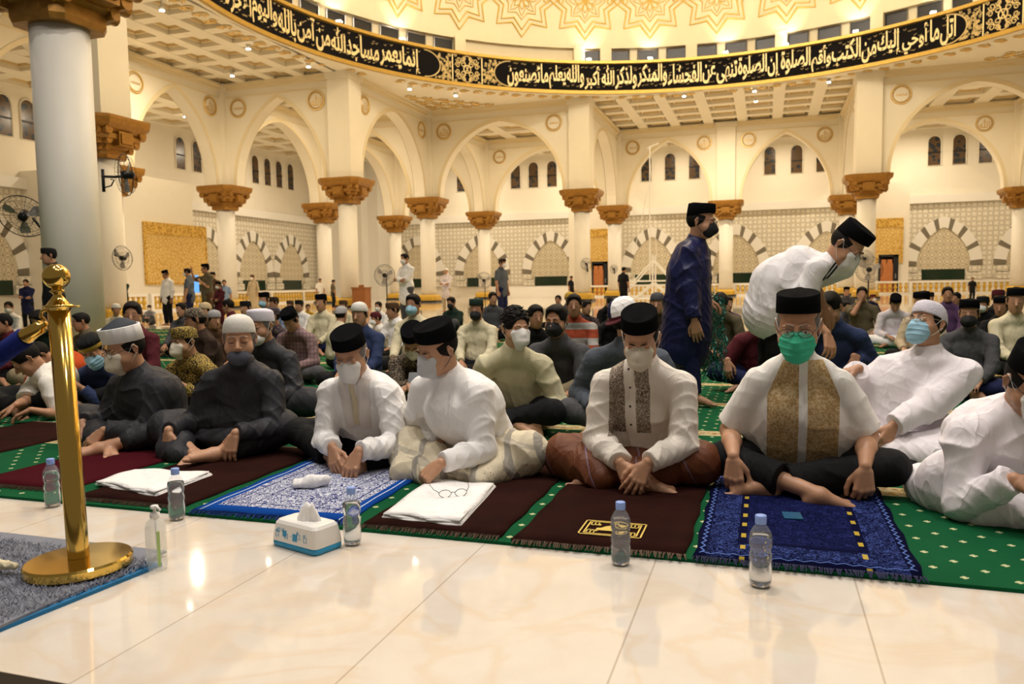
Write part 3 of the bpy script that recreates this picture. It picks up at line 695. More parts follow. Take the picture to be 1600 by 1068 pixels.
# ---- railings
rail_m = MB()
RAILW = 3.4
rail_m.box((0, -.09, .66), (RAILW, .09, .78), 0); rail_m.box((0, -.09, 0), (RAILW, .09, .10), 0); rail_m.box((0, -.1, 0), (.16, .1, .66), 0)
nb = 11
railA = rail_m.mesh('rail_frame', [M['white']])
pm = MB(); prof = [(.10, .10), (.12, .12), (.05, .25), (.12, .40), (.05, .55), (.11, .66)]
for i in range(nb):
    x = .16+(RAILW-.16)*(i+.5)/nb
    pm.lathe([(r_*.95, z) for r_, z in prof], 6, (x, 0, 0))
railB = pm.mesh('balusters', [mat('gold_baluster', (.66, .42, .06), .45, .25)], False)
def rail(x, y, rz, lb):
    root = empty('railing', (x, y, 0), rz); tag(root, lb, 'railing', 'low white railings with gold balusters'); link('rail_frame', railA, root); link('balusters', railB, root)
for i in range(10):
    rail(-19+i*RAILW, 52.2, 0, 'low white railing with gold balusters across the back, '+['leftmost by the corner', 'second from the corner', 'behind the distant man in white', 'left of the centre door', 'in front of the centre door wall', 'behind the white trestle', 'left of the slim back column', 'right of the slim back column', 'left of the right hand door', 'below the large right striped arch'][i])
rail(-19+10*RAILW, 52.2, 0, 'low white railing with gold balusters at the right edge of the photo')
rail(-25.6, 24.0, PI/2, 'low white railing with gold balusters on the left, nearest the big column')
rail(-25.6, 27.6, PI/2, 'low white railing with gold balusters on the left below the wide yellow panel')
rail(-28.2, 36.6, PI/2, 'low white railing with gold balusters left of the two behind the beige clad man')
rail(-28.2, 40.0, PI/2, 'low white railing with gold balusters between the left arches and the seated crowd')
rail(-28.2, 43.4, PI/2, 'low white railing with gold balusters nearest the far left corner')
rail(-25.6, 17.0, PI/2, 'low white railing with gold balusters left of the big near column')
# white low counter under the centre striped arch
o = MB().box((-18.6, 51.3, 0), (-12.2, 52.0, .72)).build('low_partition', [M['white']]); tag(o, 'long low white partition under the centre striped arch', 'partition')
# ---- carpet
o = MB().box((-16, 2.64, 0), (9, 15.1, .012)).build('prayer_hall_carpet', [M['carpet']]); tag(o, 'green wall to wall prayer carpet with cream dots and gold row stripes', 'carpet')
# ============================================================ BODY BUILDER (signed distances -> one continuous mesh)
def V3(*a): return np.array(a if len(a) == 3 else a[0], dtype=np.float64)
def nrm(v): v = np.asarray(v, float); return v/(np.linalg.norm(v)+1e-12)
def rotm(yaw=0, pitch=0, roll=0):
    """head frame: yaw about Z (positive turns the face to +X), pitch nods the face down, roll tips the crown to +X"""
    cy, sy = math.cos(yaw), math.sin(yaw); cp, sp = math.cos(pitch), math.sin(pitch); cr, sr = math.cos(roll), math.sin(roll)
    Rz = np.array([[cy, -sy, 0], [sy, cy, 0], [0, 0, 1]]); Rx = np.array([[1, 0, 0], [0, cp, -sp], [0, sp, cp]]); Ry = np.array([[cr, 0, sr], [0, 1, 0], [-sr, 0, cr]])
    return Rz @ Ry @ Rx
class Sdf:
    def __init__(s): s.P = []; s.lo = np.full(3, 1e9); s.hi = -s.lo
    def _b(s, c, r): s.lo = np.minimum(s.lo, np.asarray(c)-r); s.hi = np.maximum(s.hi, np.asarray(c)+r)
    def ell(s, c, r, R=None, k=.02, sub=False, wr=None, cut=None):
        c = V3(*c); r = V3(*r); s.P.append(('e', c, r, np.eye(3) if R is None else R, k, sub, wr, cut))
        if not sub: s._b(c, r.max()+.01)
        return s
    def cone(s, a, b, ra, rb, k=.02, cut=None, wr=None, sub=False, flat=None):
        """rounded tapered limb; cut = (point, outward normal) planes; flat = (axis, factor) squashes along axis"""
        a = V3(*a); b = V3(*b); s.P.append(('c', a, b, ra, rb, k, sub, wr, cut, flat))
        if not sub: s._b(a, ra+.01); s._b(b, rb+.01)
        return s
    def chain(s, pts, rs, k=.02, **kw):
        for i in range(len(pts)-1): s.cone(pts[i], pts[i+1], rs[i], rs[i+1], k, **kw)
        return s
    @staticmethod
    def fold(X, wr):
        """soft cloth folds: (amp, freq, axis, seed)"""
        amp, fr, ax, sd = wr; ax = nrm(ax); t = np.array([1, 0, 0]) if abs(ax[0]) < .8 else np.array([0, 1, 0])
        u = nrm(np.cross(ax, t)); v = np.cross(ax, u)
        s_ = X @ ax.astype(np.float32); a = X @ u.astype(np.float32); b = X @ v.astype(np.float32)
        w1 = np.sin(a*9+sd*1.7)+np.sin(b*11+sd*2.3+s_*5)+.6*np.sin(a*23+b*17+sd)
        c = b*.8+a*.5
        f1 = (1-np.abs(np.sin((s_+.45*c)*fr*.62+.9*w1+sd)))**2; f2 = (1-np.abs(np.sin((s_-.6*c)*fr*1.05+1.2*np.sin(a*9+sd*3)+sd*5)))**2
        m = .5+.5*np.sin(a*7+b*6+s_*8+sd*4); m2 = .5+.5*np.sin(a*5-b*8+s_*11+sd*7)
        f3 = (1-np.abs(np.sin((s_+.9*a)*fr*1.9+2.0*np.sin(b*12+sd*2)+sd*3)))**2
        return 1.55*amp*(f1*m*m+.6*f2*m2*m2+.28*f3*(1-m)-.14)
    def bounds(s):
        s.bb = []
        for p in s.P:
            if p[0] == 'e': c, r = p[1], float(np.max(p[2])); s.bb.append((c-r, c+r))
            else:
                r = max(p[3], p[4]); s.bb.append((np.minimum(p[1], p[2])-r, np.maximum(p[1], p[2])+r))
    def eval(s, X, cull=False):
        d = None
        if cull: xl, xh = X.min(0)-.09, X.max(0)+.09; d = np.full(len(X), .3, np.float32)
        for pi_, p in enumerate(s.P):
            if cull:
                bl, bh = s.bb[pi_]
                if (bl > xh).any() or (bh < xl).any(): continue
            if p[0] == 'e':
                _, c, r, R, k, sub, wr, cut = p
                q = ((X-c.astype(np.float32)) @ R.astype(np.float32)); rr = r.astype(np.float32)
                k0 = np.sqrt(((q/rr)**2).sum(1)); k1 = np.sqrt(((q/(rr*rr))**2).sum(1))+1e-9
                e = k0*(k0-1)/k1
            else:
                _, a, b, ra, rb, k, sub, wr, cut, flat = p
                ba = (b-a); L2 = max(1e-9, ba@ba); q = X-a.astype(np.float32)
                t = np.clip((q @ ba.astype(np.float32))/L2, 0, 1)
                dv = q-t[:, None]*ba.astype(np.float32)
                if flat is not None:
                    fa = nrm(flat[0]).astype(np.float32); h_ = dv @ fa; dv = dv+(h_*(flat[1]-1))[:, None]*fa
                e = np.sqrt((dv*dv).sum(1))-(ra+(rb-ra)*t)
            if wr is not None:
                near = np.abs(e) < .06
                if near.any():
                    f = s.fold(X[near], wr); e[near] -= f.astype(np.float32)
            if cut is not None:
                for pt, n in (cut if isinstance(cut, list) else [cut]):
                    n = nrm(n); e = np.maximum(e, (X-V3(*pt).astype(np.float32)) @ n.astype(np.float32))
            if d is None: d = e; continue
            if sub:
                e = -e; h = np.clip(.5-.5*(d-e)/k, 0, 1); d = d*(1-h)+e*h+k*h*(1-h)
            else:
                h = np.clip(.5+.5*(d-e)/k, 0, 1); d = d*(1-h)+e*h-k*h*(1-h)
        return d
    def mesh(s, h, floor=None):
        B = 8; lo = s.lo-3*h; hi = s.hi+3*h
        if floor is not None: lo[2] = max(lo[2], floor-2*h)
        nb = np.ceil((hi-lo)/(h*B)).astype(int)+1; n = nb*B
        bi = np.stack(np.meshgrid(*[np.arange(x) for x in nb], indexing='ij'), -1).reshape(-1, 3)
        cen = (lo+(bi*B+B/2-.5)*h).astype(np.float32); dc = s.eval(cen)
        act = np.abs(dc) < h*B*.87+.03
        G = np.where(dc > 0, 1.0, -1.0).astype(np.float32).reshape(nb)
        G = np.repeat(np.repeat(np.repeat(G, B, 0), B, 1), B, 2)
        off = np.stack(np.meshgrid(*[np.arange(B)]*3, indexing='ij'), -1).reshape(-1, 3)
        ab = bi[act]
        s.bounds() if hasattr(s, 'P') else None
        for i0 in range(0, len(ab), 40):
            idx = (ab[i0:i0+40, None, :]*B+off[None]).reshape(-1, 3)
            X = (lo+idx*h).astype(np.float32); d = s.eval(X, True)
            if floor is not None: d = np.maximum(d, floor-X[:, 2])
            G[idx[:, 0], idx[:, 1], idx[:, 2]] = d
        return surface_nets(G, lo, h)
def surface_nets(G, lo, h):
    S = G < 0; nx, ny, nz = G.shape
    c = sum(S[i:nx-1+i, j:ny-1+j, k:nz-1+k].astype(np.int8) for i in (0, 1) for j in (0, 1) for k in (0, 1))
    cells = np.argwhere((c > 0) & (c < 8))
    if len(cells) == 0: return np.zeros((0, 3)), np.zeros((0, 4), int)
    idm = np.full((nx-1, ny-1, nz-1), -1, np.int32); idm[cells[:, 0], cells[:, 1], cells[:, 2]] = np.arange(len(cells))
    acc = np.zeros((len(cells), 3)); cnt = np.zeros(len(cells))
    cor = [(i, j, k) for i in (0, 1) for j in (0, 1) for k in (0, 1)]
    val = {q: G[cells[:, 0]+q[0], cells[:, 1]+q[1], cells[:, 2]+q[2]] for q in cor}
    for a in cor:
        for ax in range(3):
            if a[ax]: continue
            b = list(a); b[ax] = 1; b = tuple(b); va, vb = val[a], val[b]; m = (va < 0) != (vb < 0)
            t = va[m]/(va[m]-vb[m]); p = np.tile(np.array(a, float), (m.sum(), 1)); p[:, ax] += t; acc[m] += p; cnt[m] += 1
    V = lo+(cells+acc/cnt[:, None])*h
    F = []
    for ax in range(3):
        u, v = (ax+1) % 3, (ax+2) % 3
        sl0 = [slice(None)]*3; sl1 = [slice(None)]*3; sl0[ax] = slice(0, -1); sl1[ax] = slice(1, None)
        A, Bv = S[tuple(sl0)], S[tuple(sl1)]; e = np.argwhere(A != Bv)
        e = e[(e[:, u] > 0) & (e[:, v] > 0) & (e[:, u] < G.shape[u]-1) & (e[:, v] < G.shape[v]-1)]
        ins = A[e[:, 0], e[:, 1], e[:, 2]]
        def cid(du, dv):
            q = e.copy(); q[:, u] -= du; q[:, v] -= dv; return idm[q[:, 0], q[:, 1], q[:, 2]]
        q = np.stack([cid(1, 1), cid(0, 1), cid(0, 0), cid(1, 0)], 1)
        q[~ins] = q[~ins][:, ::-1]; F.append(q)
    F = np.concatenate(F); F = F[(F >= 0).all(1)]
    return V, F

SKIN_N = {}
def skin_mat(tone):
    k = round(tone, 2)
    if k not in SKIN_N:
        c = tuple(a*(1-tone)+b*tone for a, b in zip((.62, .36, .22), (.24, .105, .05)))
        m = mat('skin', c, .46, spec=.45); g = NG(m); n = g.noise(9, 4); n2 = g.noise(60, 3)
        g.color(g.mix(g.m('MULTIPLY_ADD', n2, .5, g.m('MULTIPLY', n, .5)), tuple(x*.80 for x in c), (min(1, c[0]*1.18), c[1]*1.08, c[2]*1.05))); g.bump(n2, .15, .003)
        m.node_tree.nodes['Principled BSDF'].inputs['Subsurface Weight'].default_value = .06
        m.node_tree.nodes['Principled BSDF'].inputs['Subsurface Radius'].default_value = (.02, .008, .004)
        SKIN_N[k] = m
    return SKIN_N[k]
def head_sdf(S, O, R, hs=1.0, det=True, face=0.0):
    """head in frame O,R (face towards -Y)"""
    def P(x, y, z): return O+R @ (np.array([x, y, z])*hs)
    S.ell(P(0, .012, .032), np.array([.076, .096, .086])*hs, R, .02)
    S.ell(P(0, -.022, -.035), np.array([.063+.006*face, .070, .078])*hs, R, .03)
    S.ell(P(0, -.045, -.088), np.array([.034+.006*face, .036, .026])*hs, R, .03)
    if det:
        for sx in (-1, 1):
            S.ell(P(sx*.047, -.045, -.035), np.array([.026, .028, .03])*hs, R, .02)       # cheek
            S.ell(P(sx*.032, -.092, .012), np.array([.021, .016, .013])*hs, R, .014, sub=True)   # socket
            S.ell(P(sx*.032, -.076, .009), np.array([.0185, .016, .0125])*hs, R, .004)     # lid
            S.ell(P(sx*.030, -.084, .031), np.array([.024, .011, .0065])*hs, R, .012)      # brow
            S.cone(P(sx*.077, .014, .026), P(sx*.076, .022, -.024), .011*hs, .008*hs, .006, flat=(R[:, 0], 1.9))
            S.cone(P(sx*.082, .018, .030), P(sx*.087, .030, .010), .006*hs, .005*hs, .006)
            S.cone(P(sx*.087, .030, .010), P(sx*.080, .022, -.026), .005*hs, .005*hs, .006)
        S.cone(P(0, -.086, .018), P(0, -.112, -.022), .007*hs, .012*hs, .014)
        for sx in (-1, 1): S.ell(P(sx*.012, -.100, -.027), np.array([.009, .010, .008])*hs, R, .006)
        S.ell(P(0, -.087, -.058), np.array([.026, .014, .008])*hs, R, .006); S.ell(P(0, -.090, -.056), np.array([.024, .008, .0018])*hs, R, .003, sub=True)
    else:
        S.cone(P(0, -.086, .015), P(0, -.110, -.022), .009*hs, .013*hs, .014)
        for sx in (-1, 1): S.cone(P(sx*.080, .016, .03), P(sx*.078, .022, -.024), .012*hs, .009*hs, .006)
def hand_sdf(S, wr, d, pn, side, sc=1.0, curl=.5, spread=.12, thumb=.6, k=.007):
    """wrist wr, pointing d, palm normal pn (the palm faces pn), side = +1/-1 thumb side along cross(d,pn)"""
    d = nrm(d); pn = nrm(pn-np.dot(pn, d)*d); s = np.cross(d, pn)*side
    fl = [.078, .086, .080, .064]; fo = [.030, .010, -.011, -.030]
    for i in range(4):
        kn = wr+d*(.088-.006*abs(i-1))*sc+s*fo[i]*sc; base = wr+d*.012*sc+s*fo[i]*.55*sc
        S.cone(base, kn, .0150*sc, .0115*sc, .012)
    for i in range(4):
        kn = wr+d*(.088-.006*abs(i-1))*sc+s*fo[i]*sc-pn*.002*sc
        ang = curl*.7+.08*i*curl; dirv = nrm(d+s*spread*(1.2-.85*i)*(1-curl*.5)); p = kn; L = fl[i]*sc
        for j, (fr, rr0, rr1) in enumerate(((.45, .0098, .0088), (.31, .0088, .0080), (.24, .0080, .0068))):
            dd = nrm(dirv*math.cos(ang)+pn*math.sin(ang)); q = p+dd*L*fr; S.cone(p, q, rr0*sc, rr1*sc, .003 if j else .006); p = q; ang += curl*(.9 if j == 0 else .55)
    tb = wr+d*.022*sc+s*.024*sc+pn*.006*sc; t1 = tb+nrm(d*.75+s*.65+pn*.35)*.040*sc; t2 = t1+nrm(d*.9+s*(.55-.5*thumb)+pn*.35*thumb)*.032*sc; t3 = t2+nrm(d+s*(.2-.5*thumb)+pn*.4*thumb)*.026*sc
    S.cone(tb, t1, .0165*sc, .0125*sc, .010); S.cone(t1, t2, .0120*sc, .0105*sc, .003); S.cone(t2, t3, .0105*sc, .0085*sc, .003)
def foot_sdf(S, an, d, up, sc=1.0, side=1):
    d = nrm(d); up = nrm(up-np.dot(up, d)*d); s = np.cross(d, up)*side
    S.cone(an-up*.01*sc, an-d*.045*sc-up*.035*sc, .036*sc, .030*sc, .02)
    S.cone(an+d*.01*sc-up*.01*sc, an+d*.135*sc+s*.018*sc-up*.040*sc, .036*sc, .021*sc, .025)
    S.cone(an-d*.02*sc-up*.035*sc, an+d*.115*sc-s*.026*sc-up*.045*sc, .028*sc, .019*sc, .025)
    for i in range(5):
        b = an+d*(.135-.012*i)*sc+s*(.028-.0155*i)*sc-up*.044*sc; L = (.040, .030, .027, .024, .020)[i]*sc; r0 = (.0125, .0092, .0088, .0082, .0080)[i]*sc
        S.cone(b-d*.02*sc, b+d*L-up*.003*sc, r0, r0*.95, .004)
def ik(sh, hd, l1, l2, pole):
    sh, hd = np.asarray(sh, float), np.asarray(hd, float); v = hd-sh; D = np.linalg.norm(v); D2 = min(D, (l1+l2)*.995); u = v/D
    hd2 = sh+u*D2; a = (l1*l1-l2*l2+D2*D2)/(2*D2); h = math.sqrt(max(0, l1*l1-a*a)); p = np.asarray(pole, float); p = nrm(p-np.dot(p, u)*u)
    return sh+u*a+p*h, hd2
def bez(p0, p1, p2, n): return [(1-t)**2*p0+2*t*(1-t)*p1+t*t*p2 for t in np.linspace(0, 1, n)]

def figure(sp):
    """build the meshes of a figure in local coordinates; returns dict name -> (V,F) and frames"""
    g = lambda k, d: sp.get(k, d)
    s = g('s', 1.0); det = g('det', False); hb = g('h', .011); hc = g('hc', hb*1.15); seed = g('seed', 1)
    P = V3(*g('pelvis', (0, 0, .12*s))); H = V3(*g('head', (0, -.10, .77*s))); yaw = g('yaw', 0.0); hy, hp, hr = g('hyaw', 0.0), g('hpitch', .15), g('hroll', 0.0)
    R = rotm(hy, hp, hr); hs = g('hs', 1.0)*s
    nkb = H+R @ (np.array([0, .040, -.095])*hs)+np.array([0, .012, -.040])*s           # base of neck
    lat = V3(math.cos(yaw), math.sin(yaw), g('tiltx', 0.0)); lat = nrm(lat); fw = nrm(V3(math.sin(yaw), -math.cos(yaw), 0))
    up = nrm(nkb-P); mid = (P+nkb)/2-fw*g('slump', .05)+V3(*g('midoff', (0, 0, 0)))
    sp_pts = bez(P, mid*1.0+(mid-(P+nkb)/2), nkb, 6)
    shw = g('shw', .185)*s; shd = g('shd', .10)*s
    ch = sp_pts[4]; R_t = np.stack([lat, -fw, nrm(np.cross(lat, -fw))], 1)
    shA = nkb-lat*shw-V3(0, 0, shd)+fw*g('shf', .01); shB = nkb+lat*shw-V3(0, 0, shd)+fw*g('shf', .01)
    shA = shA+V3(*g('shAo', (0, 0, 0))); shB = shB+V3(*g('shBo', (0, 0, 0)))
    l1, l2 = g('l1', .265)*s, g('l2', .235)*s
    hA = V3(*g('handA', (-.10, -.35, .2))); hB = V3(*g('handB', (.10, -.35, .2)))
    elA, hA = ik(shA, hA, l1, l2, g('poleA', (-.5, .4, -.8))); elB, hB = ik(shB, hB, l1, l2, g('poleB', (.5, .4, -.8)))
    belly = g('belly', 0.0); bw = g('bw', 1.0); fat = g('fat', 1.0)
    # ---------------- skin body
    B = Sdf(); head_sdf(B, H, R, hs, det, g('face', 0.0))
    B.cone(H+R @ (np.array([0, .022, -.055])*hs), nkb+V3(0, .005, -.03), .054*s, .054*s, .02)
    B.chain(sp_pts, [.10*s, .09*s, .09*s, .085*s, .06*s, .035*s], .03)
    for sh, el, hd, sd, tx in ((shA, elA, hA, 1, 'A'), (shB, elB, hB, -1, 'B')):
        B.cone(nkb-V3(0, 0, .07), sh, .035*s, .036*s, .03)
        B.cone(sh, el, .048*s*fat, .040*s*fat, .02)
        u = hd-el; B.cone(el, el+u*.45, .041*s*fat, .037*s*fat, .015); B.cone(el+u*.45, hd, .037*s*fat, .025*s, .02, flat=(g('palm'+tx, (0, 0, -1)), 1.12))
        if g('hands', True) and g('hand'+tx+'on', True):
            dd = V3(*g('dir'+tx, tuple(nrm(u)))); hand_sdf(B, hd+nrm(dd)*.012, dd, V3(*g('palm'+tx, (0, 0, -1))), sd*g('thumb'+tx, 1), s*g('handsc', 1.0), g('curl'+tx, .5), g('spread', .12))
    kn = [V3(*g('kneeA', (-.34*s, -.22*s, .13*s))), V3(*g('kneeB', (.34*s, -.22*s, .13*s)))]
    an = [V3(*g('ankA', (.12*s, -.36*s, .07*s))), V3(*g('ankB', (-.10*s, -.30*s, .09*s)))]
    hip = [P-lat*.095*s, P+lat*.095*s]
    for i, t in enumerate('AB'):
        if g('leg'+t, True):
            B.cone(hip[i], kn[i], .075*s, .052*s, .03); B.cone(kn[i], an[i], .050*s, .032*s, .02)
            fd = V3(*g('foot'+t, ((.8, -.4, -.1) if i == 0 else (-.8, -.4, -.1)))); fu = V3(*g('footup'+t, ((0, 0, 1))))
            if g('feet', True): foot_sdf(B, an[i], fd, fu, s*g('footsc', 1.0), (1 if i == 0 else -1)*g('footside'+t, 1))
    # ---------------- upper garment
    T = Sdf(); wa = g('wr', .008); wf = g('wf', 34); ax = nrm(nkb-P)
    lo_ = g('toplow', 0.0); inf = g('loose', .012)*s
    T.ell(sp_pts[1]+fw*.01, np.array([.178*bw+inf, .130+inf, .15])*s, R_t, .05, wr=(wa, 22, lat+.4*ax, seed))
    T.ell((sp_pts[2]+sp_pts[3])/2+fw*(.015+belly*.05), np.array([.158*bw+inf+belly*.03, .118+inf+belly*.05, .17])*s, R_t, .06, wr=(wa, 20, lat+ax*.6, seed+1))
    T.ell(sp_pts[4]-ax*.075*s, np.array([.172*bw*shw/.185/s+inf*.5, .110+inf, .13])*s, R_t, .06, wr=(wa*.7, 20, lat-.5*ax, seed+2))
    T.ell(nkb-ax*.055*s-fw*.005, np.array([.115*bw, .085+inf, .062])*s, R_t, .05)
    cutN = [(nkb+nrm(H-nkb)*g('collar', .038)*s, nrm(H-nkb))]
    T.cone(nkb-V3(0, 0, .05)*s, nkb+nrm(H-nkb)*.08*s, .074*s, .064*s, .03, cut=cutN)
    cuffs = {}
    for sh, el, hd, tx, i in ((shA, elA, hA, 'A', 3), (shB, elB, hB, 'B', 5)):
        T.cone(nkb-V3(0, 0, .028)*s, sh+(nkb-sh)*.12, .050*s, .056*s, .04)
        sl = g('sleeve', 1.0); sr = g('slr', 1.0)
        if sl >= .6:
            u = nrm(hd-el); e2 = el+(hd-el)*(sl*.97 if sl < 1 else .965)
            T.cone(sh, el, .062*s*(1+(sr*fat-1)*.35), .058*s*sr*fat, g('ksl', .03), wr=(wa, wf*.8, el-sh, seed+i))
            T.cone(el, e2+u*.03, .058*s*sr*fat, .042*s*sr, .02, cut=(e2, u), wr=(wa*.9, wf, hd-el, seed+i+1)); cuffs[tx] = (e2, u)
        else:
            f = sl/.5; u = nrm(el-sh); e2 = sh+(el-sh)*f
            T.cone(sh, e2+u*.05, .064*s*(1+(sr*fat-1)*.3), .066*s*sr*fat, g('ksl', .035), cut=(e2, u), wr=(wa*.8, wf*.6, el-sh, seed+i))
    for q in g('topx', []): T.cone(*[V3(*x) for x in q[:2]], q[2], q[3], q[4] if len(q) > 4 else .04, wr=(wa, 26, V3(*q[5]) if len(q) > 5 else ax, seed+9))
    # ---------------- lower garment
    L = Sdf(); st = g('legs', 'trousers'); lw = g('lwr', .006)
    if st == 'trousers':
        L.ell(P, np.array([.17*bw, .145, .12])*s, R_t, .04)
        for i, t in enumerate('AB'):
            if not g('leg'+t, True): continue
            L.cone(hip[i], kn[i], .100*s, .076*s, .05, wr=(lw, 24, kn[i]-hip[i], seed+20+i))
            u = nrm(an[i]-kn[i]); e2 = kn[i]+(an[i]-kn[i])*g('hem'+t, .86)
            L.cone(kn[i], e2+u*.04, .074*s, .060*s*g('hemr', 1.0), .03, cut=(e2, u), wr=(lw, 26, u, seed+23+i))
    elif st == 'sarong':
        L.ell(P, np.array([.19*bw, .16, .13])*s, R_t, .04)
        for i in (0, 1):
            L.cone(hip[i], kn[i], .112*s, .095*s, .05, wr=(lw, 20, kn[i]-hip[i]+fw*.1, seed+20+i))
            m2 = an[i]*.62+kn[i]*.38
            L.cone(kn[i], m2, .092*s, .062*s, .05, wr=(lw, 22, an[i]-kn[i], seed+24+i))
        c = (kn[0]+kn[1]+P)/3; L.ell(c+V3(0, 0, -.05), np.array([.24, .15, .065])*s, None, .05, wr=(lw, 22, fw, seed+28))
        for q in g('skirt', []): L.cone(V3(*q[0]), V3(*q[1]), q[2], q[3], .05, wr=(lw*1.2, 24, V3(*q[1])-V3(*q[0]), seed+29))
    elif st == 'robe':     # standing long robe
        for q in g('skirt', []): L.cone(V3(*q[0]), V3(*q[1]), q[2], q[3], .08, cut=q[4] if len(q) > 4 else None, wr=(lw, 16, lat, seed+29))
    out = {'body': B.mesh(hb, floor=.0), 'top': T.mesh(hc, floor=.002)}
    if L.P: out['bottom'] = L.mesh(hc, floor=.001)
    out['frames'] = dict(H=H, R=R, hs=hs, nkb=nkb, T=T, L=L, B=B, fw=fw, lat=lat, ax=ax, shA=shA, shB=shB, elA=elA, elB=elB, hA=hA, hB=hB, cuffs=cuffs, P=P, kn=kn, an=an, ch=ch)
    return out
def head_mat(fr):
    m = Matrix.Identity(4); R = fr['R']; hs = fr['hs']
    for i in range(3):
        for j in range(3): m[i][j] = R[i][j]*hs
        m[i][3] = fr['H'][i]
    return m
def surf_pt(S, p, d, mx=.4):
    """march from p along d to the surface of S"""
    p = V3(*p).astype(np.float32); d = nrm(d).astype(np.float32); t = 0
    for _ in range(60):
        e = float(S.eval((p+d*t)[None])[0])
        if abs(e) < .0007: break
        t += e*.7
        if t > mx: break
    return p+d*t
# ------------------------------------------------------------ head-local meshes (shared)
CAP = {}
def oval(rx, ry, z, c=(0, 0), n=40, tilt=0.0, sq=2.0):
    o_ = []
    for j in range(n):
        a = 2*PI*j/n; ca, sa = math.cos(a), math.sin(a); k = (abs(ca)**sq+abs(sa)**sq)**(-1/sq)
        x, y = rx*ca*k, ry*sa*k; o_.append((c[0]+x, c[1]+y, z+tilt*y))
    return o_
def cap_mesh(kind, mats):
    key = (kind,)+tuple(m.name for m in mats)
    if key in CAP: return CAP[key]
    mb = MB()
    if kind == 'songkok':
        t = -.20; mb.loft([oval(.0830, .104, .060, (0, .012), tilt=t), oval(.0845, .106, .063, (0, .012), tilt=t), oval(.0830, .104, .104, (0, .012), tilt=t*.6), oval(.0815, .101, .138, (0, .012), tilt=t*.25), oval(.077, .097, .142, (0, .012), tilt=t*.25), oval(.070, .090, .138, (0, .012), tilt=t*.25), oval(.03, .075, .146, (0, .012), tilt=0), oval(.004, .06, .148, (0, .012))], 0, cap0=True)
    elif kind == 'kufi':
        pr = [(1.0, .036), (1.01, .040), (1.0, .060), (.95, .085), (.84, .108), (.66, .124), (.42, .134), (.18, .1385), (.02, .139)]
        mb.loft([oval(.0835*r, .105*r, z, (0, .012), tilt=-.20*r) for r, z in pr], 0)
    elif kind == 'flatkufi':
        pr = [(1.0, .036), (1.01, .040), (.995, .070), (.97, .100), (.93, .112), (.80, .120), (.45, .127), (.02, .129)]
        mb.loft([oval(.0845*r, .106*r, z, (0, .012), tilt=-.18*r) for r, z in pr], 0)
    elif kind == 'turban':   # white stiff wrap round a dark pointed crown
        mb.loft([oval(.087, .108, .052, (0, .010), tilt=-.16), oval(.090, .111, .054, (0, .010), tilt=-.16), oval(.093, .114, .138, (0, .010), tilt=-.12), oval(.091, .112, .142, (0, .010), tilt=-.12), oval(.087, .108, .136, (0, .010), tilt=-.12)], 0, cap1=False)
        mb.loft([oval(.088, .109, .128, (0, .010), tilt=-.12), oval(.070, .088, .150, (0, .012), tilt=-.08), oval(.040, .050, .172, (0, .016)), oval(.014, .018, .185, (0, .018)), oval(.002, .002, .188, (0, .018))], 1)
    elif kind == 'banded':   # black cap with mustard band
        t = -.22; mb.loft([oval(.0865, .108, .034, (0, .010), tilt=t), oval(.0885, .111, .038, (0, .010), tilt=t), oval(.0885, .111, .066, (0, .010), tilt=t)], 1, cap1=False)
        mb.loft([oval(.0865, .109, .064, (0, .010), tilt=t), oval(.085, .107, .104, (0, .010), tilt=t*.7), oval(.070, .090, .126, (0, .010), tilt=t*.4), oval(.03, .04, .133, (0, .010)), oval(.003, .003, .134, (0, .010))], 0)
    elif kind == 'baseball':
        pr = [(1.0, .030), (1.0, .050), (.98, .080), (.88, .110), (.66, .134), (.34, .146), (.03, .149)]
        R_ = [oval(.086*r, .108*r, z, (0, .012), tilt=-.1*r) for r, z in pr]; n = len(R_[0])
        for i in range(len(R_)-1):
            for j in range(n):
                k = (j+1) % n; mb.add([R_[i][j], R_[i][k], R_[i+1][k], R_[i+1][j]], [[0, 1, 2, 3]], 2 if i < 1 else (1 if (j < n*.22 or j > n*.78) else 0))
        V = [(.07*math.cos(PI*i/12), .095+.075*math.sin(PI*i/12), .022-.02*math.sin(PI*i/12)) for i in range(13)]
        mb.add(V+[(a, b, c_+.006) for a, b, c_ in V], [list(range(13)), list(range(25, 12, -1))]+[[i, (i+1) % 13, 13+(i+1) % 13, 13+i] for i in range(13)], 2)
    CAP[key] = mb.mesh('cap', mats, True); return CAP[key]
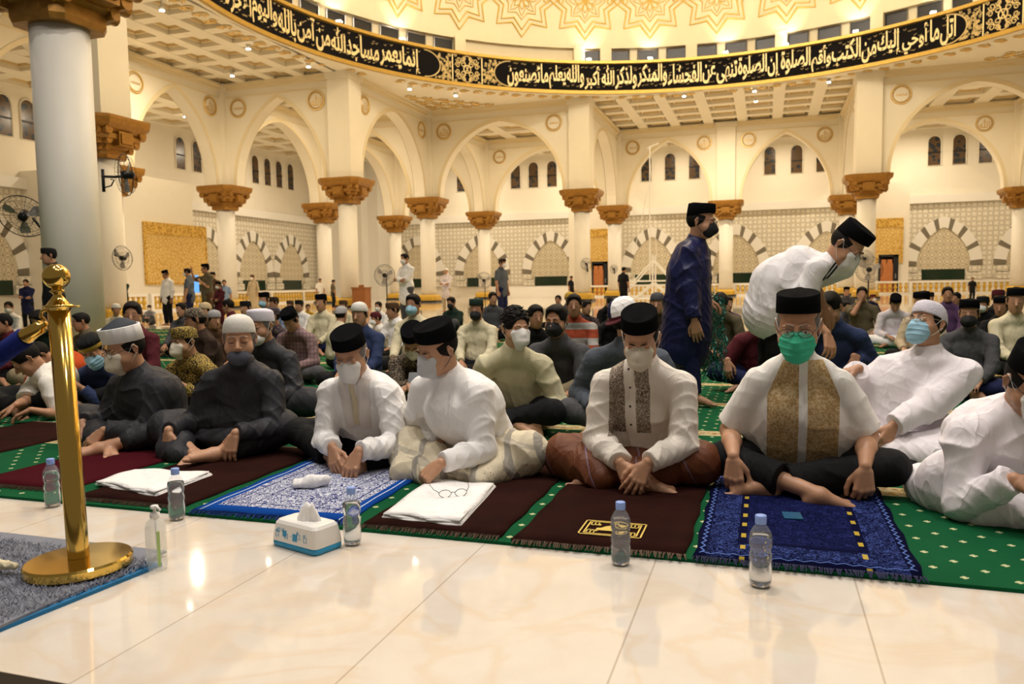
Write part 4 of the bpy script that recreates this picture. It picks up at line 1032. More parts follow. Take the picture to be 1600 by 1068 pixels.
def hair_mesh(kind, m):
    key = ('hair', kind, m.name)
    if key in CAP: return CAP[key]
    S = Sdf(); O = np.zeros(3); I = np.eye(3)
    if kind == 'under':    # hair showing below a cap
        S.ell((0, .018, .028), (.0805, .099, .088), None, .01, cut=[((0, 0, .056), (0, -.16, 1)), ((0, -.030, 0), (0, -1, -.25)), ((0, .02, -.055), (0, -.25, -1))])
    elif kind == 'short':
        S.ell((0, .016, .038), (.0825, .104, .093), None, .01, wr=(.003, 240, (0, .3, 1), 3)); S.ell((0, -.030, .090), (.06, .06, .032), None, .02, wr=(.003, 260, (1, .3, 0), 5))
        S.ell((0, -.118, .000), (.073, .086, .102), None, .012, sub=True); S.ell((0, -.03, -.08), (.12, .115, .098), None, .015, sub=True)
    elif kind == 'thick':
        S.ell((0, .018, .042), (.085, .105, .095), None, .01, wr=(.003, 150, (.3, .5, 1), 2))
        for i in range(110):
            a = random.uniform(0, 2*PI); e = random.uniform(.1, 1.45); x, y, z = .080*math.cos(a)*math.cos(e), .018+.100*math.sin(a)*math.cos(e), .052+.086*math.sin(e)
            if y < -.06 and z < .075: continue
            v = V3(random.uniform(-1, 1), random.uniform(-1, .6), random.uniform(-.3, .5))*.020; S.cone((x, y, z), V3(x, y, z)+v, .009, .003, .005)
        S.ell((0, -.124, -.006), (.074, .088, .096), None, .01, sub=True); S.ell((0, -.03, -.085), (.13, .105, .088), None, .015, sub=True)
    V, F = S.mesh(.0035 if kind != 'thick' else .003)
    CAP[key] = mkmesh('hair', V, F, m, True); return CAP[key]
def mask_mesh(kind, m, loop=True, det=True):
    key = ('mask', kind, m.name, det)
    if key in CAP: return CAP[key]
    S = Sdf()
    if kind == 'duck':      # boat shaped respirator, seam down the middle
        S.cone((0, -.068, -.020), (0, -.092, -.060), .046, .036, .01, flat=((1, 0, 0), .70)); S.cone((0, -.100, -.018), (0, -.118, -.058), .014, .020, .022)
        S.cone((0, -.075, -.060), (0, -.062, -.100), .040, .030, .03); S.cone((0, -.090, .000), (0, -.108, -.02), .014, .016, .02)
        cuts = [((0, -.024, 0), (0, 1, 0)), ((0, 0, -.006), (0, .50, 1)), ((0, 0, -.125), (0, 0, -1))]
    elif kind == 'surgical':
        S.ell((0, -.054, -.045), (.069, .053, .064), None, .01); S.cone((0, -.096, -.005), (0, -.110, -.035), .014, .020, .03); S.ell((0, -.075, -.085), (.045, .045, .04), None, .03)
        cuts = [((0, -.022, 0), (0, 1, 0)), ((0, 0, -.008), (0, .40, 1)), ((0, 0, -.122), (0, 0, -1))]
    elif kind == 'chin':     # pulled down under the nose / chin
        S.ell((0, -.054, -.078), (.062, .062, .050), None, .01); cuts = [((0, -.012, 0), (0, 1, -.2)), ((0, 0, -.036), (0, -.1, 1))]
    else:                   # cloth, smooth cup
        S.ell((0, -.054, -.048), (.068, .055, .064), None, .01); S.cone((0, -.092, -.010), (0, -.108, -.045), .018, .026, .03)
        cuts = [((0, -.024, 0), (0, 1, 0)), ((0, 0, -.006), (0, .40, 1)), ((0, 0, -.125), (0, 0, -1))]
    S.P.append(('e', V3(0, -.05, -.03), V3(.5, .5, .5), np.eye(3), .001, False, None, None))
    # intersect by planes: wrap eval
    base = Sdf(); base.P = S.P[:-1]; base.lo, base.hi = S.lo, S.hi; ev = base.eval
    def ev2(X, cull=False):
        d = ev(X)
        for pt, n in cuts: d = np.maximum(d, (X-V3(*pt).astype(np.float32)) @ nrm(n).astype(np.float32))
        if kind == 'surgical': d = d-(.0030*np.maximum(0, np.sin(X[:, 2]*230+1.0))**2*(X[:, 1] < -.05)).astype(np.float32)
        return d
    base.eval = ev2
    V, F = base.mesh(.0035 if det else .007)
    nV = len(V); mb = MB()
    mw = mkmesh('mask', V, F, m, True)
    CAP[key] = mw; return mw
def loops_mesh(kind, m, s):
    key = ('loop', kind, m.name, s)
    if key in CAP: return CAP[key]
    mb = MB(); zt, zb_ = {'chin': (-.050, -.092)}.get(kind, (-.014, -.080)); yy = -.032
    for s in (s,):
        x = .062
        mb.tube([(s*x, yy-.01, zt), (s*.073, -.012, zt+.014), (s*.084, .008, .030), (s*.087, .022, .034)], .0016, 5)
        mb.tube([(s*(x-.012), yy-.004, zb_), (s*.070, -.006, -.050), (s*.082, .012, -.024), (s*.084, .028, -.012)], .0016, 5)
    CAP[key] = mb.mesh('ear_loop', [m], True); return CAP[key]
def glasses_mesh(m, ml):
    key = ('glasses', m.name)
    if key in CAP: return CAP[key]
    mb = MB()
    for s in (-1, 1):
        c = (s*.034, -.110, .008)
        pts = [(c[0]+.025*math.cos(a)*(abs(math.cos(a))+abs(math.sin(a)))**-.35*1.1, c[1]+.006*abs(math.cos(a)*1)*(1 if s*math.cos(a) > 0 else 0), c[2]+.017*math.sin(a)) for a in [2*PI*i/20 for i in range(20)]]
        mb.tube(pts, .0014, 5, closed=True); mb.tube([(s*.060, -.106, .014), (s*.078, -.060, .018), (s*.084, .010, .022), (s*.084, .03, .012)], .0015, 5)
        mb.add(pts, [list(range(20))], 1)
    mb.tube([(-.011, -.111, .012), (0, -.115, .015), (.011, -.111, .012)], .0014, 5)
    CAP[key] = mb.mesh('glasses', [m, ml], True); return CAP[key]
def brow_mesh(m, sd):
    key = ('brow', m.name, sd)
    if key in CAP: return CAP[key]
    mb = MB()
    for s in (sd,): mb.tube([(s*.012, -.0935, .030), (s*.024, -.0955, .036), (s*.038, -.0900, .037), (s*.050, -.0770, .030)], [.0028, .0038, .0032, .0012], 6, flat=.6)
    CAP[key] = mb.mesh('eyebrow', [m], True); return CAP[key]
def lash_mesh(m, sd):
    key = ('lash', m.name, sd)
    if key in CAP: return CAP[key]
    mb = MB()
    for s in (sd,): mb.tube([(s*.017, -.0895, .004), (s*.025, -.0935, .001), (s*.036, -.0925, .0005), (s*.047, -.084, .004)], [.0010, .0016, .0016, .001], 5)
    CAP[key] = mb.mesh('closed_eyelid_line', [m], True); return CAP[key]
def eye_mesh(mw_, mi_, sd):
    key = ('eye', mw_.name, sd)
    if key in CAP: return CAP[key]
    mb = MB()
    for s in (sd,):
        mb.sphere((s*.032, -.0825, .007), .0115, 8, 0, 1.15, .92, .62); mb.sphere((s*.033, -.0915, .007), .0052, 6, 1, 1, .5, 1)
    CAP[key] = mb.mesh('eye', [mw_, mi_], True); return CAP[key]
# ============================================================ CLOTH MATERIALS
def fold_bump(g, b, weave=.12):
    mp = g.N.new('ShaderNodeMapping'); mp.inputs['Scale'].default_value = (1.0, 1.0, .38); g.L.new(g.tc.outputs['Object'], mp.inputs['Vector'])
    n1 = g.noise(6, 1, vec=mp.outputs[0], dist=.9); n2 = g.noise(13, 1, vec=mp.outputs[0], dist=1.0)
    r1 = g.m('POWER', g.m('ABSOLUTE', g.m('SUBTRACT', n1, .5)), .7); r2 = g.m('POWER', g.m('ABSOLUTE', g.m('SUBTRACT', n2, .5)), .8)
    h = g.m('ADD', g.m('ADD', g.m('MULTIPLY', r1, -.022), g.m('MULTIPLY', r2, -.009)), g.m('MULTIPLY', b, weave*.002))
    g.bump(h, .85, 1.0)
def cloth(name, col, rough=.85, weave=.12, sheen=0.0, n=.06):
    m = mat(name, col, rough, spec=.25, sheen=sheen); g = NG(m); a = g.noise(6, 3); b = g.noise(420, 2)
    g.color(g.mix(a, tuple(x*(1-n) for x in col), tuple(min(1, x*(1+n)) for x in col))); fold_bump(g, b, weave); return m
C = {}
for nm, col in dict(white=(.90, .88, .86), warmwhite=(.86, .82, .74), cream=(.70, .62, .42), creamgreen=(.62, .57, .38), charcoal=(.042, .042, .048), black=(.008, .008, .009), navy=(.010, .014, .055), denim=(.028, .042, .105),
                    maroon=(.085, .012, .018), brown=(.085, .045, .022), darkbrown=(.035, .02, .013), olive=(.115, .095, .055), gray=(.075, .075, .08), lightgray=(.36, .35, .35), greyblue=(.09, .105, .13), pink=(.27, .17, .17), orange=(.50, .07, .012),
                    khaki=(.25, .20, .12), teal=(.01, .12, .10), mauve=(.70, .64, .68), darkgreen=(.02, .04, .03), beige=(.50, .40, .26), skyblue=(.22, .30, .45), yellow=(.55, .35, .05), purple=(.10, .05, .12), tan=(.55, .43, .26), plaid=(.10, .12, .15)).items():
    C[nm] = cloth(nm+'_cloth', col)
C['velvet'] = mat('black_velvet', (.005, .005, .006), .97, spec=.05)
C['knit'] = mat('white_knit', (.80, .77, .70), .9, bump=.6, bscale=240)
C['lace'] = mat('white_lace', (.74, .70, .78), .9, bump=.7, bscale=160)
C['graytop'] = mat('dark_grey_crown', (.035, .042, .055), .8)
C['mustard'] = mat('mustard_band', (.42, .27, .03), .8)
C['hair'] = mat('black_hair', (.008, .006, .005), .7, noise=.3, nscale=90, spec=.2)
C['greyhair'] = mat('grey_hair', (.17, .15, .14), .6, noise=.5, nscale=140)
C['lash'] = mat('lash_line', (.02, .012, .01), .6)
C['mwhite'] = mat('mask_white', (.80, .78, .74), .8, bump=.1, bscale=300); C['mcream'] = mat('mask_cream', (.72, .65, .52), .8, bump=.1, bscale=300)
C['mblue'] = mat('mask_light_blue', (.32, .55, .68), .8, bump=.1, bscale=300); C['mgreen'] = mat('mask_green', (.05, .55, .33), .75, bump=.1, bscale=300)
C['mblack'] = mat('mask_black', (.012, .012, .014), .8); C['mslate'] = mat('mask_slate', (.085, .088, .12), .85); C['mgray'] = mat('mask_pale_grey', (.55, .56, .58), .8, bump=.1, bscale=300)
C['eyew'] = mat('eye_white', (.7, .66, .6), .25); C['iris'] = mat('dark_iris', (.02, .01, .006), .15)
C['frame'] = mat('dark_glasses_frame', (.03, .02, .02), .3); C['goldframe'] = mat('gold_glasses_frame', (.55, .42, .25), .25, .9); C['lens'] = mat('lens', (.95, .97, 1), .02, alpha=.12)
m = mat('batik_gold_black', (.5, .4, .1), .85); g = NG(m); v = g.voro(34); n = g.noise(38, 2, dist=3.5)
g.color(g.mix(g.m('MAXIMUM', g.gt(n, .53), g.lt(v, .16)), (.025, .015, .008), (.52, .36, .07))); C['batik'] = m
m = mat('batik_brown', (.3, .2, .1), .85); g = NG(m); n = g.noise(30, 2, dist=2.5)
g.color(g.mix(g.gt(n, .52), (.04, .028, .02), (.26, .20, .13))); C['camo'] = m
m = mat('batik_dark', (.3, .2, .1), .85); g = NG(m); n = g.noise(34, 2, dist=2)
g.color(g.mix(g.gt(n, .6), (.03, .018, .03), (.20, .14, .08))); C['batikdark'] = m
m = mat('checked_pink', (.3, .2, .2), .85); g = NG(m); a = g.lt(g.tri(g.m('ADD', g.x, g.m('MULTIPLY', g.y, .6)), .045), .008); b = g.lt(g.tri(g.z, .045), .008)
g.color(g.mix(g.m('MULTIPLY', g.any(a, b), .55), (.30, .19, .18), (.10, .06, .08))); C['checked'] = m
m = mat('orange_grey_stripe', (.3, .2, .2), .85); g = NG(m); g.color(g.mix(g.lt(g.tri(g.z, .16), .035), (.30, .045, .012), (.35, .33, .30))); C['striped'] = m
# front-row special cloths (object coordinates = the wearer's own coordinates)
def panel_mask(g, x0, x1, z0, z1, cx=0.0, lean=0.0):
    ax = g.m('ABSOLUTE', g.m('SUBTRACT', g.x, g.m('MULTIPLY_ADD', g.z, lean, cx)))
    return g.both(g.gt(ax, x0), g.lt(ax, x1), g.gt(g.z, z0), g.lt(g.z, z1))
# ============================================================ PEOPLE
def dress(root, out, top, bottom, skin, cap=None, mask=None, hair=None, glasses=None, eyes='closed', kmask='duck', names=('shirt', 'trousers'), shared=None, brow=True, loopm=None, haircol='hair', det=True):
    fr = out['frames']; mw_ = head_mat(fr)
    def add(nm, key, mt):
        me = mkmesh(nm, *out[key], mt, True); return link(nm, me, root)
    objs = {}
    objs['body'] = add('body', 'body', skin)
    if top: objs['top'] = add(names[0], 'top', top)
    if bottom and 'bottom' in out: objs['bottom'] = add(names[1], 'bottom', bottom)
    head_bits(root, mw_, cap, mask, hair, glasses, eyes, kmask, brow, loopm, haircol, det)
    return objs
def head_bits(root, mw_, cap=None, mask=None, hair=None, glasses=None, eyes='closed', kmask='duck', brow=True, loopm=None, haircol='hair', det=True):
    def hl(nm, me): return link(nm, me, root, mw=mw_)
    if cap: hl('cap', cap_mesh(cap[0], [C[c] if isinstance(c, str) else c for c in cap[1:]]))
    if mask:
        mo_ = hl('face_mask', mask_mesh(kmask, C[mask], det=det))
        if det:
            for sd in (-1, 1): link('ear_loop', loops_mesh(kmask, C[loopm] if loopm else C['mwhite'] if mask != 'mblack' else C['mblack'], sd), mo_)
    if hair: hl('hair', hair_mesh(hair, C[haircol]))
    if glasses: hl('glasses', glasses_mesh(C[glasses], C['lens']))
    for sd in (-1, 1):
        if brow: hl('eyebrow', brow_mesh(C[haircol] if haircol == 'hair' else C['greyhair'], sd))
        if eyes == 'closed': hl('closed_eyelid_line', lash_mesh(C['lash'], sd))
        elif eyes == 'open': hl('eye', eye_mesh(C['eyew'], C['iris'], sd))
DH, DC = .0042, .0060
def person(lb, X, Y, **kw):
    root = empty('person', (X, Y, 0)); tag(root, lb, 'person'); return root
def rel(v, X, Y): return (v[0]-X, v[1]-Y, v[2])
# ---------------- front row, right to left
# F6: cream shirt with gold brocade panels
X, Y = .16, 3.86; r_ = person('heavyset man in white short sleeved shirt with gold brocade panels, black cap and green mask', X, Y)
L_ = lambda px, py, YY: rel(at(px, py, Y=YY), X, Y)
o6 = figure(dict(det=True, h=DH, hc=DC, seed=3, pelvis=(0, 0, .13), head=L_(1247, 512, 3.62), hyaw=-.10, hpitch=.22, hs=1.10, face=.8, yaw=-.02, slump=.06, shw=.17, shd=0.120,
    belly=1.0, bw=1.28, fat=1.14, sleeve=.44, slr=1.05, ksl=.016, handA=L_(1146, 712, 3.52), handB=L_(1352, 728, 3.52), dirA=(.03, -.25, -1), dirB=(-.06, -.2, -1), palmA=(.2, 1, -.2), palmB=(-.2, 1, -.2), curlA=.55, curlB=.95,
    poleA=(-.45, .35, -.8), poleB=(.45, .35, -.8), handsc=1.08, l1=.275, l2=.25, kneeA=(-.33, -.20, .14), kneeB=(.36, -.22, .14), ankA=(.06, -.43, .055), ankB=(-.16, -.34, .06), footsc=.92, footA=(1, -.10, -.02), footupA=(0, -.3, 1), footB=(-1, -.1, 0), hemA=.62, hemB=.8, hemr=1.25,
    topx=[((-.13, -.05, .16), (.13, -.05, .16), .11, .11), ((-.12, -.06, .27), (.12, -.06, .27), .14, .14, .05)]))
m = cloth('white_shirt_gold_brocade', (.88, .85, .80)); g = NG(m)
pm = g.both(panel_mask(g, .018, .150, .10, .60), g.lt(g.m('ABSOLUTE', g.x), g.m('SUBTRACT', .150, g.m('MULTIPLY', g.m('MAXIMUM', g.m('SUBTRACT', g.z, .44), 0.0), .42)))); fr_ = g.lt(g.y, -.03); n = g.noise(55, 3, dist=2.0)
gc = g.mix(g.gt(n, .50), (.46, .29, .12), (.66, .50, .28)); g.color(g.mix(g.both(pm, fr_), (.88, .85, .80), gc)); g.rough(g.m('SUBTRACT', .8, g.m('MULTIPLY', g.both(pm, fr_), .35))); C['brocade'] = m
dress(r_, o6, C['brocade'], C['black'], skin_mat(.25), ('songkok', 'velvet'), 'mgreen', 'under', 'frame', 'open', 'surgical', haircol='greyhair')
# F5: embroidered cream shirt, brown sarong
X, Y = -.60, 3.82; r_ = person('man with bowed head in cream shirt with two dark embroidered panels and brown sarong', X, Y)
L_ = lambda px, py, YY: rel(at(px, py, Y=YY), X, Y)
o5 = figure(dict(det=True, h=DH, hc=DC, seed=11, pelvis=(-.0, 0, .12), head=L_(1001, 531, 3.56), hyaw=.02, hpitch=.50, hs=1.0, slump=.07, shw=.185, shd=0.115, belly=.35, bw=1.05, fat=1.02, slr=1.12, wr=.012,
    handA=L_(968, 722, 3.42), handB=L_(1012, 722, 3.40), dirA=(.55, -.35, -.75), dirB=(-.45, -.4, -.8), palmA=(.3, .6, -.4), palmB=(-.2, .8, -.3), curlA=.5, curlB=.35, spread=.2,
    poleA=(-.45, .35, -.8), poleB=(.45, .35, -.8), kneeA=(-.32, -.20, .12), kneeB=(.32, -.20, .12), ankA=(.09, -.36, .06), ankB=(-.10, -.30, .06), footA=(1, -.12, -.05), footupA=(0, -.35, 1), footB=(-1, -.1, 0), legs='sarong', lwr=.012,
    topx=[((-.11, -.06, .16), (.11, -.06, .16), .09, .09)], skirt=[((-.26, -.24, .08), (-.10, -.36, .06), .07, .06), ((-.12, -.30, .07), (.16, -.26, .06), .06, .06)]))
m = cloth('cream_shirt_embroidered', (.86, .79, .70)); g = NG(m)
pm = panel_mask(g, .026, .092, .24, .60, -.0); n = g.noise(70, 2, dist=4.0); v = g.voro(60)
ec = g.mix(g.gt(n, .47), (.62, .54, .44), (.14, .10, .07)); g.color(g.mix(g.both(pm, g.lt(g.y, -.03)), (.86, .79, .70), ec)); C['embro'] = m
m = cloth('brown_sarong', (.13, .04, .016), .55); g = NG(m); n = g.noise(5, 3)
ln = g.lt(g.tri(g.m('ADD', g.x, g.m('MULTIPLY', g.z, .5)), .22), .0035); g.color(g.mix(g.m('MULTIPLY', ln, .5), g.mix(n, (.09, .025, .010), (.17, .055, .022)), (.25, .22, .35))); C['sarongb'] = m
ob5 = dress(r_, o5, C['embro'], C['sarongb'], skin_mat(.22), ('songkok', 'velvet'), 'mcream', 'under', None, 'closed', 'duck', names=('shirt', 'sarong'))
def buttons(root, fr, xs, zs, mt, r=.006, y0=-.6):
    for x, z in zip(xs, zs):
        p = surf_pt(fr['T'], (x, y0, z), (0, 1, 0), .7); b = MB().sphere(tuple(p), r, 6, sy=.5).build('button', [mt], root, True)
BTN = mat('dark_button', (.05, .04, .035), .3); BTW = mat('pearl_button', (.7, .66, .6), .2)
buttons(ob5['top'], o5['frames'], [0]*4, [.55, .46, .37, .28], BTN)
# F4: white shirt, leaning left, pale sarong
X, Y = -1.46, 3.78; r_ = person('man in white collarless shirt and pale striped sarong leaning left, hand on folded cloth', X, Y)
L_ = lambda px, py, YY: rel(at(px, py, Y=YY), X, Y)
o4 = figure(dict(det=True, h=DH, hc=DC, ksl=.045, loose=.022, seed=23, pelvis=(.02, 0, .12), head=L_(684, 547, 3.50), hyaw=-.55, hpitch=.42, hroll=.16, yaw=-.35, slump=.05, shw=.19, shd=0.105, midoff=(.03, -.05, .0), belly=.9, bw=1.08, slr=1.12, wr=.013, wf=24, collar=.03,
    handA=L_(690, 690, 3.62), handB=L_(690, 722, 3.28), dirB=(-.65, -.3, -.6), palmB=(-.2, .35, -.8), dirA=(-.3, -.6, -.6), curlA=.4, curlB=1.1, poleA=(-.45, .35, -.8), poleB=(.45, .35, -.8), handsc=1.08,
    kneeA=(-.34, -.16, .13), kneeB=(.36, -.18, .13), ankA=(.05, -.32, .07), ankB=(-.10, -.26, .07), feet=True, legs='sarong', lwr=.016,
    topx=[((-.12, -.04, .17), (.14, -.04, .16), .10, .10)], skirt=[((.30, -.22, .07), (.20, -.42, .035), .075, .05), ((.15, -.35, .05), (-.10, -.42, .04), .06, .045), ((-.28, -.20, .07), (-.22, -.40, .045), .08, .05), ((-.20, -.36, .05), (.05, -.36, .06), .06, .06)]))
m = cloth('pale_sarong', (.66, .58, .42)); g = NG(m)
xx = g.m('ADD', g.x, g.m('MULTIPLY', g.z, .35)); st = g.lt(g.tri(g.m('ADD', xx, .03), .15), .017); s2 = g.lt(g.tri(g.m('ADD', g.z, g.m('MULTIPLY', g.x, .2)), .17), .010)
v = g.voro(70); fl = g.both(g.lt(v, .2), g.gt(g.x, .22), g.lt(g.z, .10)); c_ = g.mix(g.m('MULTIPLY', g.any(st, g.m('MULTIPLY', s2, .6)), .75), (.68, .60, .44), (.22, .21, .20)); g.color(g.mix(fl, c_, (.25, .03, .03))); C['sarongw'] = m
dress(r_, o4, C['white'], C['sarongw'], skin_mat(.18), ('songkok', 'velvet'), 'mgray', 'under', None, 'closed', 'duck', names=('shirt', 'sarong'), loopm='mblack')
# F3: white jacket and scarf, black trousers
X, Y = -2.05, 3.82; r_ = person('older man in white open jacket and scarf with black trousers, hands clasped on his foot', X, Y)
L_ = lambda px, py, YY: rel(at(px, py, Y=YY), X, Y)
o3 = figure(dict(det=True, h=DH, hc=DC, ksl=.045, loose=.022, seed=31, pelvis=(.0, 0, .12), head=L_(549, 556, 3.58), hyaw=.16, hpitch=.50, hroll=-.04, yaw=-.10, slump=.05, shw=.185, shd=0.105, bw=1.08, slr=1.12, wr=.012,
    handA=L_(519, 698, 3.43), handB=L_(560, 704, 3.37), dirA=(.45, -.5, -.75), dirB=(-.2, -.5, -.9), palmA=(.3, .7, -.4), palmB=(0, .7, -.5), curlA=.45, curlB=.35, poleA=(-.45, .35, -.8), poleB=(.45, .35, -.8),
    kneeA=(-.44, -.06, .14), kneeB=(.36, -.06, .12), ankA=(-.06, -.30, .05), ankB=(.08, -.34, .045), footA=(1, -.3, -.15), footB=(.15, -1, .12), footupB=(-.9, 0, .5), footupA=(-.2, -.3, 1), hemA=.80, hemB=.92, hemr=1.15,
    topx=[((-.13, .0, .16), (.10, .0, .16), .10, .10), ((.10, .0, .17), (.27, -.07, .16), .10, .085, .05)]))
dress(r_, o3, C['white'], C['black'], skin_mat(.25), ('songkok', 'velvet'), 'mwhite', 'under', None, 'closed', 'duck', names=('jacket', 'trousers'), haircol='greyhair')
# scarf: two hanging bands following the chest
def band_on(root, fr, path, wd, th, mt, nm, d=(0, 1, 0), y0=-.65):
    """flat cloth band laid over the garment along (x,z) points"""
    rows = []
    T = fr['T']
    for i, (x, z) in enumerate(path):
        p0 = path[max(0, i-1)]; p1 = path[min(len(path)-1, i+1)]; t = nrm((p1[0]-p0[0], p1[1]-p0[1], 0)); nx, nz = -t[1], t[0]
        row = []
        for f in (-1, -.5, 0, .5, 1):
            xx, zz = x+nx*wd*f, z+nz*wd*f; q = surf_pt(T, (xx, y0, zz), d, 1.0); row.append((q[0], min(q[1], .2)-th*(1.2 if abs(f) < 1 else .2), q[2]))
        rows.append(row)
    mb = MB(); V = [v for r in rows for v in r]; n = 5; F = [[i*n+j, i*n+j+1, (i+1)*n+j+1, (i+1)*n+j] for i in range(len(rows)-1) for j in range(n-1)]
    mb.add(V, F); o = mb.build(nm, [mt], root, True); return o
def lin(p, q, n): return [(p[0]+(q[0]-p[0])*i/(n-1), p[1]+(q[1]-p[1])*i/(n-1)) for i in range(n)]
fr = o3['frames']; hx = fr['nkb'][0]; hz = fr['nkb'][2]
C['scarf'] = cloth('white_fringed_scarf', (.74, .68, .62), weave=.5)
band_on(r_, fr, lin((hx-.065, hz-.015), (hx-.045, .20), 12), .034, .010, C['scarf'], 'scarf')
band_on(r_, fr, lin((hx+.065, hz-.015), (hx+.045, .20), 12), .034, .010, C['scarf'], 'scarf')
C['undershirt'] = cloth('cream_undershirt', (.66, .58, .40))
band_on(r_, fr, lin((hx, hz-.04), (hx+.0, .22), 12), .020, .006, C['undershirt'], 'undershirt')
# F2: charcoal robe, white skullcap
X, Y = -2.95, 3.87; r_ = person('older man in charcoal robe and round white skullcap, looking right, slate mask under his nose', X, Y)
L_ = lambda px, py, YY: rel(at(px, py, Y=YY), X, Y)
o2 = figure(dict(det=True, h=DH, hc=DC, ksl=.05, loose=.030, seed=41, pelvis=(.05, 0, .12), head=L_(374, 531, 3.72), hyaw=.55, hpitch=.12, hroll=.0, hs=1.06, yaw=.10, slump=.05, shw=.19, shd=0.115, bw=1.08, slr=1.12, wr=.013, wf=24,
    handA=L_(263, 672, 3.48), handB=L_(368, 676, 3.50), dirA=(.05, -.2, -1), dirB=(-.25, -.3, -1), palmA=(.2, 1, -.2), palmB=(-.1, 1, -.2), curlA=.55, curlB=.35, poleA=(-.45, .35, -.8), poleB=(.45, .35, -.8), handsc=1.05,
    kneeA=(-.36, -.22, .15), kneeB=(.33, -.10, .16), ankA=(-.02, -.40, .05), ankB=(.13, -.42, .06), footB=(-.1, -1, .3), footupB=(.85, 0, .5), footA=(.3, -1, 0), feet=True, legs='sarong', lwr=.011,
    topx=[((-.15, -.08, .17), (.15, -.06, .17), .12, .12)], skirt=[((-.30, -.22, .10), (-.12, -.42, .045), .09, .055), ((-.22, -.38, .05), (.02, -.44, .035), .06, .04), ((.25, -.12, .12), (.18, -.30, .08), .09, .07)]))
C['robeg'] = cloth('charcoal_robe', (.030, .030, .035), .6)
ob2 = dress(r_, o2, C['robeg'], C['robeg'], skin_mat(.15), ('kufi', 'knit'), 'mslate', 'under', None, 'closed', 'chin', names=('robe_top', 'robe_skirt'), loopm='mslate', haircol='greyhair')
buttons(ob2['top'], o2['frames'], [.0, .0, .0], [.58, .53, .47], C['charcoal'], .006)
# F1: charcoal robe, white wrap with dark cone crown, glasses
X, Y = -3.66, 3.88; r_ = person('man in charcoal robe and glasses with stiff white wrap around a dark pointed crown', X, Y)
L_ = lambda px, py, YY: rel(at(px, py, Y=YY), X, Y)
o1 = figure(dict(det=True, h=DH, hc=DC, ksl=.05, loose=.030, seed=53, pelvis=(.06, 0, .12), head=L_(196, 547, 3.72), hyaw=-.38, hpitch=.30, hs=1.06, face=.6, yaw=-.22, slump=.05, shw=.20, shd=0.115, belly=.5, bw=1.2, slr=1.4, wr=.016, wf=20,
    handA=L_(128, 660, 3.62), handB=L_(162, 672, 3.52), dirA=(.3, -.6, -.6), dirB=(-.55, -.45, -.65), palmA=(.3, .6, -.5), palmB=(-.1, .6, -.5), curlA=.5, curlB=.4, poleA=(-.45, .35, -.8), poleB=(.45, .35, -.8),
    kneeA=(-.42, -.10, .14), kneeB=(.36, -.14, .14), ankA=(.06, -.36, .06), ankB=(.05, -.42, .05), footB=(-.35, -1, .1), footupB=(.8, 0, .6), footA=(.6, -.6, 0), legs='sarong', lwr=.011,
    topx=[((-.15, -.05, .17), (.15, -.05, .17), .12, .12)], skirt=[((-.34, -.12, .08), (-.10, -.30, .07), .09, .07), ((.28, -.14, .10), (.06, -.32, .07), .09, .06)]))
dress(r_, o1, C['robeg'], C['robeg'], skin_mat(.22), ('turban', 'white', 'graytop'), 'mcream', 'under', 'frame', 'closed', 'duck', names=('robe_top', 'robe_skirt'))
# F7: white gown at the right edge, cut by the frame
X, Y = 1.02, 3.72; r_ = person('man in white gown and black cap bowed over his lap at the right edge', X, Y)
L_ = lambda px, py, YY: rel(at(px, py, Y=YY), X, Y)
o7 = figure(dict(det=True, h=DH, hc=DC, ksl=.05, loose=.030, seed=61, pelvis=(-.04, .05, .13), head=L_(1612, 600, 3.40), hyaw=.30, hpitch=.55, hs=1.05, yaw=.30, slump=.05, shw=.205, shd=0.105, belly=1.3, bw=1.2, slr=1.2, wr=.016, wf=20,
    handA=L_(1585, 748, 3.22), handB=(.32, -.48, .24), dirA=(.6, -.4, -.25), dirB=(-.5, -.3, -.4), palmA=(.1, .6, -.6), palmB=(-.1, .6, -.6), curlA=.7, curlB=.5, poleA=(-.45, .35, -.8), poleB=(.45, .35, -.8), handsc=1.05,
    kneeA=(-.32, -.22, .14), kneeB=(.34, -.26, .14), ankA=(.10, -.38, .07), ankB=(-.10, -.32, .07), legs='sarong', lwr=.014, feet=False,
    topx=[((-.16, -.02, .17), (.15, -.05, .17), .12, .12), ((-.05, -.18, .34), (.08, -.22, .26), .14, .13, .06)], skirt=[((-.34, -.20, .07), (-.22, -.36, .045), .085, .06), ((-.22, -.34, .05), (.12, -.44, .05), .07, .07), ((-.36, -.10, .07), (-.36, .05, .06), .09, .08)]))
C['gown'] = cloth('white_gown', (.84, .79, .82))
dress(r_, o7, C['gown'], C['gown'], skin_mat(.45), ('songkok', 'velvet'), 'mwhite', 'under', 'frame', 'closed', 'duck', names=('gown_top', 'gown_skirt'))
# ---------------- people behind the front row, built one by one
def quick(lb, X, Y, spec, top, bottom, tone, **kw):
    r = empty('person', (X, Y, 0)); tag(r, lb, 'person')
    o = figure(dict(dict(det=True, h=.0062, hc=.0078), **spec)); dress(r, o, C[top], C[bottom] if bottom else None, skin_mat(tone), **kw); return r, o
def LL(X, Y): return lambda px, py, YY: rel(at(px, py, Y=YY), X, Y)
